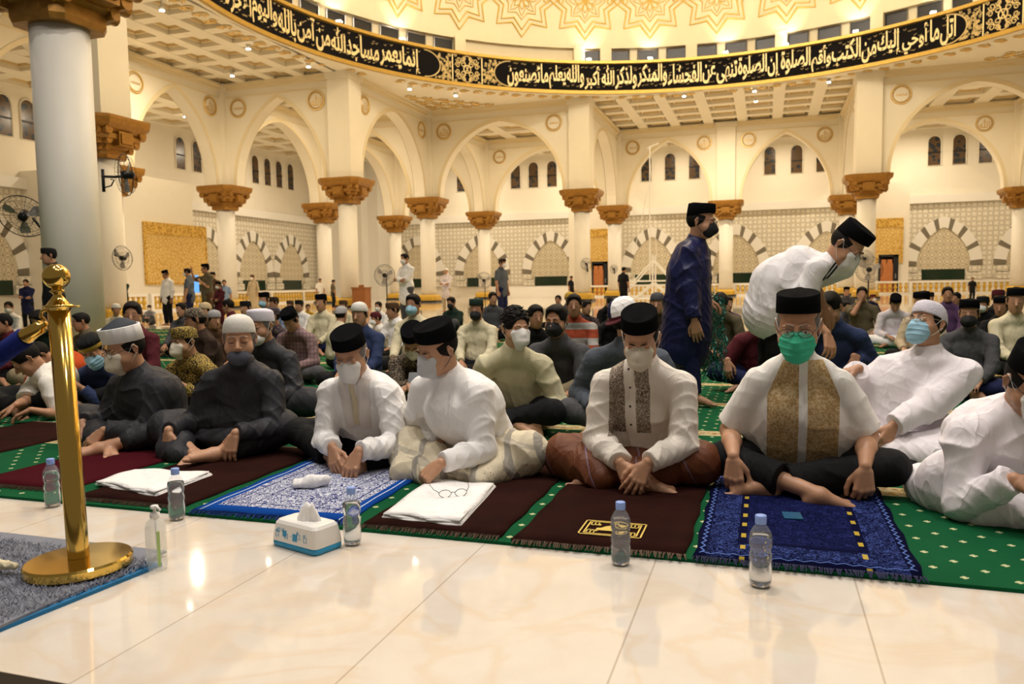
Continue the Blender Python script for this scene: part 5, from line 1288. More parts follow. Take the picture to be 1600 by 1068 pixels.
# man with charcoal robe and white cap behind the skullcap man
X, Y = at(410, 620, Y=4.75).x, 4.85; L_ = LL(X, Y)
quick('bearded man in charcoal robe and flat white cap sitting behind the man in round skullcap', X, Y, dict(seed=71, head=L_(407, 510, 4.72), hyaw=-.15, hpitch=.12, slump=.06, shw=.185, shd=.11, loose=.02, slr=1.2, wr=.010, handA=(-.14, -.34, .22), handB=(.22, -.36, .2),
      kneeA=(-.33, -.2, .15), kneeB=(.42, -.15, .15), legs='sarong', lwr=.01, feet=False), 'robeg', 'robeg', .3, cap=('flatkufi', 'lace'), mask='mwhite', kmask='chin', hair='under', haircol='greyhair', names=('robe_top', 'robe_skirt'))
# batik man
X, Y = at(290, 600, Y=5.2).x, 5.25; L_ = LL(X, Y)
quick('smiling man in gold and black batik shirt with matching batik cap', X, Y, dict(seed=72, head=L_(288, 535, 5.10), hyaw=-.25, hpitch=.15, shd=.11, slump=.05, handA=(-.2, -.3, .2), handB=(.2, -.3, .2)), 'batik', 'black', .35, cap=('flatkufi', 'batik'), mask='mcream', kmask='duck', hair='under', names=('shirt', 'trousers'))
# blue shirt, black and mustard cap
X, Y = at(145, 640, Y=4.9).x, 5.0; L_ = LL(X, Y)
quick('man in blue shirt and tilted black cap with mustard band, head bowed', X, Y, dict(seed=73, head=L_(146, 548, 4.80), hyaw=.35, hpitch=.55, hroll=-.22, shd=.11, slump=.07, loose=.015, handA=(-.1, -.36, .2), handB=(.16, -.34, .2)), 'denim', 'black', .35, cap=('banded', 'black', 'mustard'), mask='mblue', kmask='surgical', hair='under')
# white embroidered short sleeve, far left, leaning over
X, Y = at(72, 640, Y=4.7).x, 4.72; L_ = LL(X, Y)
quick('man in white embroidered short sleeved shirt bent far forward behind the gold post', X, Y, dict(seed=74, head=L_(42, 562, 4.42), hyaw=-.6, hpitch=.75, shd=.10, yaw=-.5, slump=.12, sleeve=.42, slr=1.2, handA=L_(25, 632, 4.2), handB=L_(48, 640, 4.2), dirA=(-.5, -.5, -.4), dirB=(-.6, -.4, -.3)), 'warmwhite', 'black', .45, hair='short')
X, Y = at(85, 600, Y=5.8).x, 5.9; L_ = LL(X, Y)
quick('man in orange shirt bent forward behind the man in embroidered white shirt', X, Y, dict(seed=75, head=L_(62, 556, 5.5), hyaw=-.4, hpitch=.9, shd=.10, slump=.16, handA=L_(18, 610, 5.3), handB=L_(30, 612, 5.3), dirA=(-.6, -.4, 0), dirB=(-.6, -.4, 0)), 'orange', 'khaki', .45, hair='short')
# young man cream green shirt looking right
X, Y = at(805, 640, Y=4.75).x, 4.9; L_ = LL(X, Y)
quick('young man with thick black hair in pale green shirt and white mask, looking right', X, Y, dict(seed=76, head=L_(806, 513, 4.65), hyaw=.75, hpitch=.15, yaw=.25, shd=.11, slump=.05, wr=.010, slr=1.15, bw=1.05, handA=(-.12, -.36, .24), handB=L_(838, 655, 4.55), dirB=(.1, -.3, -1), palmB=(-.3, .8, 0), kneeA=(-.3, -.3, .17), kneeB=(.30, -.34, .17)), 'creamgreen', 'black', .12, mask='mwhite', kmask='duck', hair='thick')
# gray T-shirt black mask
X, Y = at(880, 620, Y=5.8).x, 5.9; L_ = LL(X, Y)
quick('man in dark grey T-shirt with black mask and khaki trousers, arms round his knees', X, Y, dict(seed=77, head=L_(869, 502, 5.65), hyaw=-.1, hpitch=.1, shd=.11, slump=.06, sleeve=.42, slr=1.1, handA=L_(860, 632, 5.4), handB=L_(880, 620, 5.4), dirA=(.7, -.3, -.3), dirB=(-.7, -.2, -.3), kneeA=(-.25, -.3, .2), kneeB=(.25, -.3, .2)), 'gray', 'khaki', .5, mask='mblack', kmask='cup', hair='short')
# tricolour baseball cap turned backwards, blue grey shirt
X, Y = at(972, 620, Y=4.75).x, 4.95; L_ = LL(X, Y)
quick('man in blue grey shirt and backward white, navy and maroon cap behind the bowed man', X, Y, dict(seed=78, head=L_(978, 500, 4.75), hyaw=2.7, hpitch=-.15, hroll=.2, shd=.10, slump=.05, shw=.20, slr=1.15, handA=(-.15, -.34, .2), handB=(.2, -.34, .2), kneeA=(-.32, -.26, .16), kneeB=(.3, -.26, .16)), 'greyblue', 'gray', .4, cap=('baseball', 'white', 'navy', 'maroon'), hair='under', brow=False, eyes=None)
# batik shirt man, phone, behind white shirt man
X, Y = at(632, 600, Y=5.6).x, 5.7; L_ = LL(X, Y)
rP, oP = quick('man in brown camouflage batik shirt and black cap bent over a phone', X, Y, dict(seed=79, head=L_(647, 535, 5.35), hyaw=.2, hpitch=.75, shd=.10, slump=.12, handA=L_(640, 600, 5.15), handB=L_(652, 604, 5.15), dirA=(.4, -.5, 0), dirB=(-.4, -.5, 0), kneeB=(.33, -.34, .12), kneeA=(-.33, -.3, .12)), 'camo', 'darkbrown', .4, cap=('songkok', 'velvet'), hair='under', mask='mcream', kmask='cup')
o = MB().box((-.035, -.075, 0), (.035, .075, .008)).build('phone', [mat('dark_phone', (.02, .02, .022), .2)], None, loc=at(645, 596, Y=5.12)); o.rotation_euler = (.9, 0, .2); tag(o, 'dark phone held by the man in camouflage batik shirt', 'phone')
# maroon shirt, green mask, between robe man and cream shirt man
X, Y = at(1182, 560, Y=7.0).x, 7.1; L_ = LL(X, Y)
quick('man in maroon T-shirt and green mask sitting below the bending man', X, Y, dict(seed=80, head=L_(1196, 492, 6.9), hyaw=.3, hpitch=.25, shd=.11, slump=.06, sleeve=.42, slr=1.2, handA=L_(1137, 562, 6.75), handB=(.2, -.34, .22), dirA=(0, -.3, -1), palmA=(.3, 1, 0), kneeA=(-.33, -.25, .18), kneeB=(.33, -.25, .16)), 'maroon', 'navy', .4, mask='mgreen', kmask='surgical', hair='short')
# denim shirt with wrist watch
X, Y = at(1308, 560, Y=6.4).x, 6.5; L_ = LL(X, Y)
quick('man in blue denim shirt leaning on his hand right of the green masked man', X, Y, dict(seed=81, head=L_(1296, 482, 6.3), hyaw=-.5, hpitch=.4, shd=.11, slump=.06, slr=1.1, sleeve=.85, handB=L_(1334, 556, 6.3), handA=(-.14, -.3, .2), dirB=(.2, -.3, -1), palmB=(-.3, 1, 0)), 'denim', 'black', .4, hair='short')
# white gown, embroidered cap, looking up to the left
X, Y = at(1405, 660, Y=4.55).x, 4.65; L_ = LL(X, Y)
quick('man in white gown, lace cap and pale blue mask looking up at the bending man', X, Y, dict(seed=82, hs=.95, hc=.0065, head=L_(1448, 508, 4.6), hyaw=-.85, hpitch=-.30, hroll=-.10, yaw=-.35, shd=.11, slump=.02, midoff=(-.03, 0, 0), loose=.028, bw=1.15, slr=1.35, ksl=.05, wr=.011, wf=20, handA=L_(1342, 575, 4.55), handB=L_(1383, 672, 4.30), dirA=(-.8, -.2, -.2), dirB=(-.4, -.4, -.8), palmB=(-.3, .8, 0), poleA=(-.3, .6, -.6),
      kneeA=(-.36, -.10, .14), kneeB=(.34, -.24, .14), legs='sarong', lwr=.013, feet=False, skirt=[((.30, -.24, .09), (.10, -.36, .06), .09, .07), ((.1, -.36, .06), (-.2, -.3, .06), .08, .08)]), 'gown', 'gown', .4, cap=('kufi', 'lace'), mask='mblue', kmask='surgical', hair='under', glasses='goldframe', eyes='open', names=('gown_top', 'gown_skirt'))
# ---------------- two standing men
m = cloth('navy_satin_robe', (.010, .013, .060), .42); C['navysat'] = m
Yr = 6.05; X = at(1075, 560, Y=Yr).x; Y = Yr; L_ = LL(X, Y)
up_ = (0, 0, 1); sY = -0.02
r_, o = quick('standing man in navy satin robe, black cap and black mask facing right', X, Y, dict(seed=90, det=True, h=.0055, hc=.007, pelvis=L_(1078, 530, Yr)[:2]+(.88,), head=L_(1096, 348, Yr), hyaw=1.45, hpitch=.12, yaw=1.35, hs=1.0, slump=.03, shw=.155, shd=.10, loose=.02, slr=1.15, wr=.010,
      handA=L_(1086, 512, Yr-.25), handB=(.12, .20, .82), dirA=(.2, .1, -1), palmA=(0, 1, 0), poleA=(-.8, .3, 0), poleB=(-.5, 0, 0), curlA=.35, thumbA=-1,
      kneeA=(.02, -.09, .48), kneeB=(-.05, .09, .48), ankA=(.05, -.10, .09), ankB=(-.10, .12, .09), footA=(1, -.15, -.05), footB=(1, .1, -.05), hemA=.95, hemB=.95,
      topx=[((.0, 0, .80), (-.03, 0, .45), .17, .19, .06), ((.0, -.05, 1.0), (.0, -.02, .6), .15, .17, .06)]), 'navysat', 'navy', .28, cap=('songkok', 'velvet'), mask='mblack', kmask='cup', hair='under', glasses='frame', eyes='open', names=('robe', 'trousers'))
C['stripeshirt'] = m = cloth('white_shirt_dark_stripes', (.80, .77, .77)); g = NG(m)
Yb = 5.6; X = at(1215, 560, Y=Yb).x; Y = Yb; L_ = LL(X, Y)
hB_ = L_(1322, 385, Yb-.15)
sA = g.m('ADD', g.x, g.m('MULTIPLY', g.z, -.55)); 
p1 = L_(1290, 440, Yb-.25); p2 = L_(1318, 405, Yb-.25); sl_ = (p2[2]-p1[2])/(p2[0]-p1[0]); off = g.m('SUBTRACT', g.z, g.m('MULTIPLY_ADD', g.x, sl_, p1[2]-sl_*p1[0]))
lm = g.both(g.gt(g.x, p1[0]-.02), g.lt(g.x, p2[0]+.04), g.any(g.lt(g.m('ABSOLUTE', off), .010), g.lt(g.m('ABSOLUTE', g.m('SUBTRACT', off, .035)), .010)))
g.color(g.mix(lm, (.80, .77, .77), (.02, .015, .04)))
quick('standing man in white shirt with dark chest stripes, bending forward in black cap', X, Y, dict(seed=91, det=True, h=.0055, hc=.006, pelvis=L_(1212, 455, Yb)[:2]+(.93,), head=hB_, hyaw=1.15, hpitch=.80, hroll=.05, hs=1.08, yaw=1.0, slump=.03, shw=.17, shd=.06, loose=.008, bw=.92, slr=1.15, sleeve=.45, wr=.010, wf=20,
      handA=L_(1292, 520, Yb-.3), handB=(.30, .1, .75), poleA=(-.5, .2, .2), poleB=(-.5, .5, 0), dirA=(.2, -.3, -1), kneeA=(0, -.09, .50), kneeB=(-.05, .10, .50), ankA=(0, -.1, .09), ankB=(-.08, .12, .09), footA=(1, -.2, 0), footB=(1, .1, 0), hemA=.95, hemB=.95,
      topx=[(L_(1216, 445, Yb-.05), L_(1204, 488, Yb-.05), .185, .185, .06)]), 'stripeshirt', 'black', .3, cap=('songkok', 'velvet'), mask='mwhite', kmask='duck', hair='under', glasses='frame', eyes='closed', names=('shirt', 'trousers'))
# green glittery shawl at the robe man's side
mb = MB()
base = L_(1105, 560, Yr-.1)
m = mat('green_glitter_fringe', (.01, .16, .12), .35, .3, noise=.5, nscale=60)
bx = at(1106, 520, Y=Yr+.35)
for i in range(420):
    a = random.uniform(0, 2*PI); rr = random.random()**.5*.14; x = bx.x+rr*math.cos(a); y = bx.y+.7*rr*math.sin(a); z0 = .98-rr*1.2-random.random()*.62
    pts = [(x, y, z0)]
    for q in range(4): pts.append((pts[-1][0]+random.uniform(-.02, .02), pts[-1][1]+random.uniform(-.02, .02), pts[-1][2]-random.uniform(.005, .03)))
    mb.tube(pts, .004, 3)
o = mb.build('tinsel_shawl', [m]); o.data.transform(Matrix.Translation(-Vector((bx.x, bx.y, 0)))); o.location = (bx.x, bx.y, 0); tag(o, 'dark green tinsel fringe shawl hanging beside the man in navy robe', 'shawl')
# ============================================================ THE CROWD BEHIND: pose prototypes copied with their own clothes
SEAT = {}
def proto(key, spec):
    o = figure(dict(dict(det=False, h=.011, hc=.012), **spec)); d = {}
    for k in ('body', 'top', 'bottom'):
        if k in o: d[k] = mkmesh({'body': 'body', 'top': 'shirt', 'bottom': 'trousers'}[k], *o[k], C['black'], True)
    H_ = o['frames']['H']; R_ = o['frames']['R']; d['frame'] = head_mat(o['frames']); d['top_z'] = H_[2]+.125; d['hx'] = (H_[0], H_[1]); SEAT[key] = d
S0 = dict(handA=(-.12, -.34, .20), handB=(.12, -.34, .20), shd=.11)
proto('up', dict(S0, seed=101, head=(0, -.06, .77), hpitch=.08))
proto('bow', dict(S0, seed=102, head=(0, -.20, .70), hpitch=.65, slump=.10))
proto('left', dict(S0, seed=103, head=(-.03, -.10, .76), hyaw=-.6, hpitch=.15, yaw=-.15, handA=(-.2, -.33, .22), handB=(.05, -.36, .22)))
proto('right', dict(S0, seed=104, head=(.03, -.10, .76), hyaw=.6, hpitch=.15, yaw=.15, handA=(-.05, -.36, .22), handB=(.2, -.33, .22)))
proto('knees', dict(S0, seed=105, head=(0, -.12, .75), hpitch=.2, handA=(-.06, -.40, .34), handB=(.06, -.41, .33), kneeA=(-.20, -.30, .38), kneeB=(.20, -.30, .36), ankA=(-.1, -.50, .08), ankB=(.1, -.5, .08), footA=(0, -1, 0), footB=(0, -1, 0), sleeve=.42))
proto('chin', dict(S0, seed=106, head=(0, -.14, .76), hpitch=.1, handA=(-.02, -.25, .66), dirA=(.2, 0, 1), palmA=(0, 1, 0), poleA=(-.5, -.5, -1), handB=(.2, -.32, .2), sleeve=.42))
proto('raise', dict(S0, seed=107, head=(-.04, -.08, .77), hyaw=-.3, hpitch=.1, handB=(.24, -.18, .86), dirB=(0, 0, 1), palmB=(0, 1, 0), poleB=(1, 0, -1)))
ST = dict(pelvis=(0, 0, .90), kneeA=(-.10, -.03, .49), kneeB=(.10, -.03, .49), ankA=(-.11, .02, .09), ankB=(.11, .02, .09), footA=(-.1, -1, -.03), footB=(.1, -1, -.03), hemA=.97, hemB=.97, slump=.0, shd=.11, topx=[((0, 0, .92), (0, 0, .82), .155, .16, .05)])
proto('stand', dict(ST, seed=110, head=(0, -.04, 1.58), hpitch=.1, handA=(-.26, -.05, .80), handB=(.26, -.05, .80), dirA=(0, -.1, -1), dirB=(0, -.1, -1), palmA=(1, 0, 0), palmB=(-1, 0, 0), sleeve=.42))
proto('standlong', dict(ST, seed=111, head=(0, -.04, 1.58), hpitch=.3, handA=(-.26, -.05, .80), handB=(.26, -.05, .80), dirA=(0, -.1, -1), dirB=(0, -.1, -1), palmA=(1, 0, 0), palmB=(-1, 0, 0)))
proto('fold', dict(ST, seed=112, head=(0, -.04, 1.58), hpitch=.1, handA=(.06, -.24, 1.08), handB=(-.04, -.26, 1.10), dirA=(1, 0, 0), dirB=(-1, 0, 0), palmA=(0, 1, 0), palmB=(0, 1, 0), poleA=(-1, 0, -1), poleB=(1, 0, -1), topx=[((0, 0, .95), (0, 0, .70), .16, .19, .05)]))
proto('wave', dict(ST, seed=113, head=(0, -.04, 1.58), hpitch=.1, hyaw=-.5, handA=(-.34, -.22, 1.50), dirA=(-.1, 0, 1), palmA=(0, 1, 0), poleA=(-1, 0, -1), handB=(.05, -.24, 1.25), dirB=(-1, 0, .2), palmB=(0, 1, 0), spread=.35, curlA=.05, sleeve=.42))
proto('robe', dict(ST, seed=114, head=(0, -.04, 1.58), hpitch=.1, handA=(-.3, -.04, .84), handB=(.3, -.04, .84), dirA=(0, -.1, -1), dirB=(0, -.1, -1), palmA=(1, 0, 0), palmB=(-1, 0, 0), topx=[((0, 0, .9), (0, 0, .25), .17, .22, .05)]))
def crowd(px, ytop, d, pose, lb, top, bottom='black', tone=.35, cap=None, mask=None, hair='short', ry=0.0, maxs=1.12, mins=.8, group=None, capc=None):
    P = SEAT[pose]; dr = ray(px, ytop); t = d/ (dr.dot(_fw)); w_ = Vector((dr.x*t, dr.y*t, 0)); zt = CZ+dr.z*t
    H = P['top_z']+(.035 if cap else 0); s = min(maxs, max(mins, zt/H))
    a = math.atan2(w_.x, w_.y)
    rz = ry
    hx, hy = P['hx']; ox, oy = (hx*math.cos(rz)-hy*math.sin(rz))*s, (hx*math.sin(rz)+hy*math.cos(rz))*s
    r = empty('person', (w_.x-ox, w_.y-oy, 0.012 if w_.y < 15 else 0), rz); r.scale = (s, s, s); tag(r, lb, 'person', group)
    for k, nm, mt in (('body', 'body', skin_mat(tone)), ('top', 'shirt', C[top]), ('bottom', 'trousers', C[bottom])):
        if k in P:
            o = link(nm, P[k], r); o.material_slots[0].link = 'OBJECT'; o.material_slots[0].material = mt
    kw = dict(cap=None, mask=mask, hair=('under' if cap else hair), eyes='closed', kmask='cup', brow=d < 9, det=False)
    if cap == 'songkok': kw['cap'] = ('songkok', capc or 'velvet')
    elif cap == 'kufi': kw['cap'] = ('kufi', capc or 'knit')
    elif cap == 'flat': kw['cap'] = ('flatkufi', capc or 'white')
    if d > 15: kw['eyes'] = None; kw['brow'] = False
    head_bits(r, P['frame'], **kw); return r
CR = [
 # px, ytop, depth, pose, label, top, bottom, tone, cap, mask, hair, rot, capcolour
 (4, 488, 8.0, 'left', 'dark hooded person at the far left edge above the rope', 'maroon', 'black', .5, 'kufi', None, None, .2, 'black'),
 (13, 472, 14, 'right', 'man in white shirt and white mask seated at the far left before the railing', 'white', 'black', .3, None, 'mwhite', 'short', 0, None),
 (60, 486, 9, 'bow', 'man in dark olive shirt seated behind the gold post ball', 'darkgreen', 'black', .4, None, None, 'short', 0, None),
 (126, 500, 8.2, 'left', 'man in olive shirt half hidden behind the gold post', 'olive', 'black', .4, None, None, 'short', 0, None),
 (181, 473, 13, 'right', 'man in white turban cap beside the big near column', 'cream', 'black', .6, 'kufi', None, None, .2, None),
 (206, 473, 6.9, 'right', 'black haired man in maroon shirt behind the man with dark pointed crown', 'maroon', 'black', .4, None, None, 'short', 0, None),
 (233, 477, 21, 'knees', 'distant masked man in grey shirt sitting on the shiny floor at left', 'lightgray', 'gray', .3, None, 'mwhite', 'short', .3, None),
 (283, 474, 11, 'up', 'man in black hair behind the batik cap, dark shirt', 'gray', 'black', .4, None, None, 'short', 0, None),
 (304, 479, 7.0, 'left', 'man in dark brown shirt and patterned skullcap looking up, right of the batik man', 'darkbrown', 'black', .55, 'kufi', None, None, -.2, 'camo'),
 (320, 471, 10, 'up', 'smiling man in tan skullcap and brown shirt', 'brown', 'black', .35, 'kufi', None, None, 0, 'tan'),
 (334, 486, 8.2, 'right', 'man in dark shirt and light grey skullcap behind the round white skullcap', 'brown', 'black', .35, 'kufi', None, None, .6, 'lightgray'),
 (356, 469, 12, 'left', 'bareheaded man in maroon shirt looking left above the skullcap', 'maroon', 'black', .45, None, None, 'short', -.8, None),
 (383, 468, 11, 'up', 'man in black cap with pale edge, behind the flat white cap', 'gray', 'black', .4, 'flat', None, None, 0, 'black'),
 (412, 456, 12.5, 'up', 'man in black cap and pale blue mask, dark shirt, left of centre', 'gray', 'black', .3, 'songkok', 'mblue', None, 0, None),
 (427, 462, 13.6, 'left', 'man in brown cap and blue shirt beside the blue masked man', 'skyblue', 'black', .45, 'flat', None, None, .2, 'darkbrown'),
 (424, 478, 8.2, 'left', 'grey haired man with patterned cap and dark batik shirt', 'batikdark', 'black', .55, 'flat', None, None, 0, 'batikdark'),
 (454, 481, 7.6, 'bow', 'man in black cap and pink checked shirt with hands joined, bending forward', 'checked', 'gray', .35, 'songkok', None, None, 0, None),
 (453, 468, 15, 'up', 'man in cream shirt behind the pink checked man, cap in brown', 'cream', 'black', .4, 'flat', None, None, 0, 'brown'),
 (467, 467, 13.2, 'up', 'young man in black cap and white shirt left of the cream shirted man', 'white', 'black', .4, 'flat', None, None, 0, 'black'),
 (481, 475, 18, 'right', 'dark haired man in yellow shirt far behind, right of the young white shirted man', 'yellow', 'black', .4, None, None, 'short', 0, None),
 (501, 459, 11, 'up', 'man in black cap and cream shirt with navy trousers sitting upright left of centre', 'cream', 'navy', .45, 'songkok', None, None, 0, None),
 (536, 469, 13, 'up', 'man in pale cream shirt and brown cap left of the smiling man in tan skullcap', 'cream', 'black', .45, 'flat', None, None, 0, 'brown'),
 (533, 482, 9, 'right', 'person in grey skullcap seen from behind, beside the black cap', 'cream', 'black', .4, 'kufi', None, None, 2.6, 'lightgray'),
 (561, 470, 7.0, 'up', 'smiling man in cream skullcap and navy shirt behind the white jacketed man', 'denim', 'black', .35, 'kufi', None, None, .1, 'knit'),
 (591, 472, 14, 'up', 'masked boy in white behind the red capped boy', 'white', 'black', .35, None, 'mwhite', 'short', 0, None),
 (587, 486, 9.9, 'left', 'boy with red cap and white mask pulled down', 'warmwhite', 'black', .45, 'kufi', 'mwhite', None, -.2, 'maroon'),
 (613, 470, 9.6, 'left', 'young man in brown patterned cap and white shirt by the standing fan', 'white', 'black', .5, 'flat', None, None, -.1, 'brown'),
 (645, 461, 8.3, 'up', 'short haired man with pale blue mask and cream shirt behind the leaning man', 'cream', 'black', .55, None, 'mblue', 'short', 0, None),
 (705, 465, 13.5, 'knees', 'man in dark green jacket and black mask right of the leaning man', 'darkgreen', 'gray', .55, None, 'mblack', 'short', -.2, None),
 (744, 466, 8.0, 'up', 'man in green songkok cap, black mask and cream shirt', 'cream', 'black', .5, 'songkok', 'mblack', None, .1, 'darkgreen'),
 (770, 457, 13, 'right', 'man in grey shirt half hidden behind thick black hair', 'gray', 'black', .45, None, None, 'short', 0, None),
 (837, 478, 6.8, 'right', 'person in black right behind the young man in pale green shirt', 'black', 'black', .4, None, None, 'short', 0, None),
 (872, 461, 16, 'up', 'boy peeking over the black masked man', 'brown', 'black', .5, None, None, 'short', 0, None),
 (890, 455, 13, 'right', 'person in mustard yellow cap behind the striped shirt man', 'gray', 'black', .4, 'kufi', None, None, .4, 'yellow'),
 (897, 461, 7.6, 'up', 'man in orange and grey striped T-shirt beside the black masked man', 'striped', 'khaki', .55, None, None, 'short', .2, None),
 (916, 478, 10.5, 'right', 'man in patterned brown shirt partly behind the striped shirt man', 'batikdark', 'black', .5, None, None, 'short', .3, None),
 (953, 465, 14, 'bow', 'dark clothed man bowed low before the centre door', 'black', 'black', .5, None, None, 'short', .8, None),
 (958, 500, 9.0, 'bow', 'person in black crouched behind the tricolour cap', 'black', 'black', .5, None, None, 'short', .6, None),
 (1027, 455, 8.2, 'up', 'man in grey beanie left of the standing navy robe', 'darkbrown', 'black', .45, 'kufi', None, None, 0, 'gray'),
 (1126, 459, 8.6, 'bow', 'young man in grey olive shirt looking down right of the navy robe', 'olive', 'black', .4, None, None, 'short', .1, None),
 (1137, 464, 10.5, 'right', 'man in dark shirt just behind the grey olive shirted young man', 'purple', 'black', .45, None, None, 'short', 0, None),
 (1323, 447, 19, 'up', 'distant man in grey shirt and black cap seated before the right railing', 'gray', 'black', .45, 'songkok', None, None, .2, None),
 (1347, 449, 11.5, 'chin', 'man in olive T-shirt with his hand at his mouth', 'olive', 'khaki', .5, None, None, 'short', -.1, None),
 (1364, 458, 18, 'right', 'masked man in dark shirt under the standing fan at right', 'navy', 'black', .45, 'flat', 'mwhite', None, .3, 'maroon'),
 (1321, 472, 12.0, 'left', 'boy in dark grey shirt looking right between the denim man and olive man', 'gray', 'black', .4, None, None, 'short', 1.3, None),
 (1399, 460, 10.5, 'bow', 'man in white shirt with black cap bowed so only the cap top shows', 'mauve', 'white', .45, 'songkok', None, None, 0, None),
 (1440, 455, 8.3, 'left', 'man in beige shirt, black cap and black mask left of the lace cap', 'beige', 'black', .4, 'songkok', 'mblack', None, -.2, None),
 (1452, 463, 12, 'up', 'man in black cap half hidden behind the beige shirted man', 'gray', 'black', .45, 'flat', None, None, .2, 'black'),
 (1481, 449, 11, 'up', 'black haired man in dark shirt above the lace cap', 'purple', 'black', .5, None, None, 'short', -.1, None),
 (1494, 462, 12, 'left', 'man with brown face partly behind the lace cap, yellow shirt', 'yellow', 'black', .55, None, None, 'short', 0, None),
 (1515, 467, 6.0, 'up', 'man in dark grey button shirt and black cap right of the lace cap', 'gray', 'navy', .5, 'songkok', 'mblack', None, -.3, None),
 (1536, 461, 9.3, 'left', 'white bearded man in black cap behind the dark grey shirted man', 'black', 'black', .6, 'flat', 'mwhite', None, 0, 'black'),
 (1560, 450, 10, 'up', 'man in mauve patterned cap at the far right', 'black', 'black', .6, 'flat', None, None, 0, 'maroon'),
 (1564, 463, 8.2, 'left', 'man in black cap and dark shirt under the mauve capped man', 'black', 'black', .6, 'songkok', None, None, .2, None),
 (1588, 449, 7.2, 'raise', 'man in pale vest shirt and black cap raising one hand at the right edge', 'cream', 'black', .4, 'songkok', None, None, .1, None),
]
for c_ in CR:
    px, yt, d, pose, lb, top, bot, tone, cap, msk, hr, rz, cc = c_
    mn = .62 if ('boy' in lb or d > 14) else .8
    crowd(px, yt, d, pose, lb, top, bot, tone, cap, msk, hr, rz, mins=mn, capc=cc)
STD = [
 (75, 385, 10.2, 'stand', 'standing man in black shirt and black cap at left, half behind the gold post', 'black', 'black', .45, 'flat', None, None, -.5, 'black'),
 (40, 437, 19, 'fold', 'standing person in dark clothes before the railing at the far left', 'navy', 'black', .4, None, None, 'short', .5, None),
 (190, 431, 24, 'fold', 'standing man in dark green shirt beside the big near column', 'darkgreen', 'black', .5, None, None, None, .4, None),
 (258, 421, 20, 'standlong', 'standing man in white long sleeved shirt, tilted black cap and black trousers', 'white', 'black', .6, 'songkok', None, None, -.2, None),
 (292, 419, 20, 'stand', 'standing man in dark plaid shirt with white mask facing left', 'plaid', 'navy', .35, None, 'mwhite', 'short', -1.2, None),
 (320, 411, 19.2, 'wave', 'standing man in brown shirt and black cap waving his right hand', 'olive', 'brown', .4, 'songkok', None, None, -.3, None),
 (332, 423, 21, 'stand', 'standing person in brown behind the waving man', 'brown', 'black', .45, 'flat', None, None, .3, 'black'),
 (341, 440, 17, 'fold', 'masked boy in maroon shirt and black cap standing right of the waving man', 'maroon', 'maroon', .4, 'songkok', 'mwhite', None, -.3, None),
 (350, 437, 23, 'stand', 'standing man in blue shirt behind the boy in maroon', 'skyblue', 'black', .5, None, None, 'short', .6, None),
 (394, 428, 31, 'robe', 'distant standing man in long beige robe, hand on hip', 'beige', 'beige', .35, 'flat', 'mwhite', None, 0, 'brown'),
 (500, 434, 37, 'stand', 'distant man in white shirt walking left of the thick column', 'white', 'beige', .4, 'flat', None, None, .9, 'gray'),
 (521, 436, 34, 'stand', 'distant man in grey brown shirt walking away by the thick column', 'olive', 'black', .45, 'flat', None, None, 2.4, 'black'),
 (632, 396, 17.5, 'fold', 'standing man in long white shirt with folded hands beside the standing fan', 'white', 'gray', .5, None, 'mwhite', 'short', -.4, None),
 (696, 417, 27, 'fold', 'distant standing man in pale shirt and cream trousers with folded arms', 'mauve', 'beige', .35, 'flat', None, None, 0, 'white'),
 (785, 402, 19.5, 'stand', 'standing man in navy polo shirt and white mask facing right', 'greyblue', 'navy', .4, 'flat', 'mwhite', None, 1.3, 'darkbrown'),
 (893, 431, 35, 'stand', 'distant person in black walking in front of the low partition', 'black', 'black', .4, None, None, 'short', 1.2, None),
 (975, 417, 27, 'stand', 'distant standing man in black by the centre right columns, back turned', 'black', 'black', .5, None, None, 'short', 2.6, None),
 (1520, 437, 30, 'stand', 'distant child in dark clothes standing before the right railing', 'black', 'black', .5, None, None, 'short', .2, None),
]
for c_ in STD:
    px, yt, d, pose, lb, top, bot, tone, cap, msk, hr, rz, cc = c_
    crowd(px, yt, d, pose, lb, top, bot, tone, cap, msk, hr, rz, mins=.55, capc=cc, maxs=1.08)
# ============================================================ RUGS AND SMALL THINGS
def slab(mb, x0, x1, y0, y1, z, th, n=14, amp=.002, m=0, seed=0):
    V = []; F = []
    for j in range(n+1):
        for i in range(n+1):
            x = x0+(x1-x0)*i/n; y = y0+(y1-y0)*j/n
            e = .006*math.sin(i*1.3+seed)*(1 if j in (0, n) else 0)+.005*math.sin(j*1.7+seed*2)*(1 if i in (0, n) else 0)
            V.append((x+(e if i in (0, n) else 0), y+(e if j in (0, n) else 0), z+th+amp*math.sin(x*23+seed)*math.sin(y*19+seed)))
    for j in range(n):
        for i in range(n): F.append([j*(n+1)+i, j*(n+1)+i+1, (j+1)*(n+1)+i+1, (j+1)*(n+1)+i])
    k = len(V); rim = [i for i in range(n+1)]+[(j+1)*(n+1)-1 for j in range(1, n+1)]+[n*(n+1)+i for i in range(n-1, -1, -1)]+[j*(n+1) for j in range(n-1, 0, -1)]
    V += [(V[i][0], V[i][1], z) for i in rim]
    for q in range(len(rim)): F.append([rim[q], k+q, k+(q+1) % len(rim), rim[(q+1) % len(rim)]])
    mb.add(V, F, m)
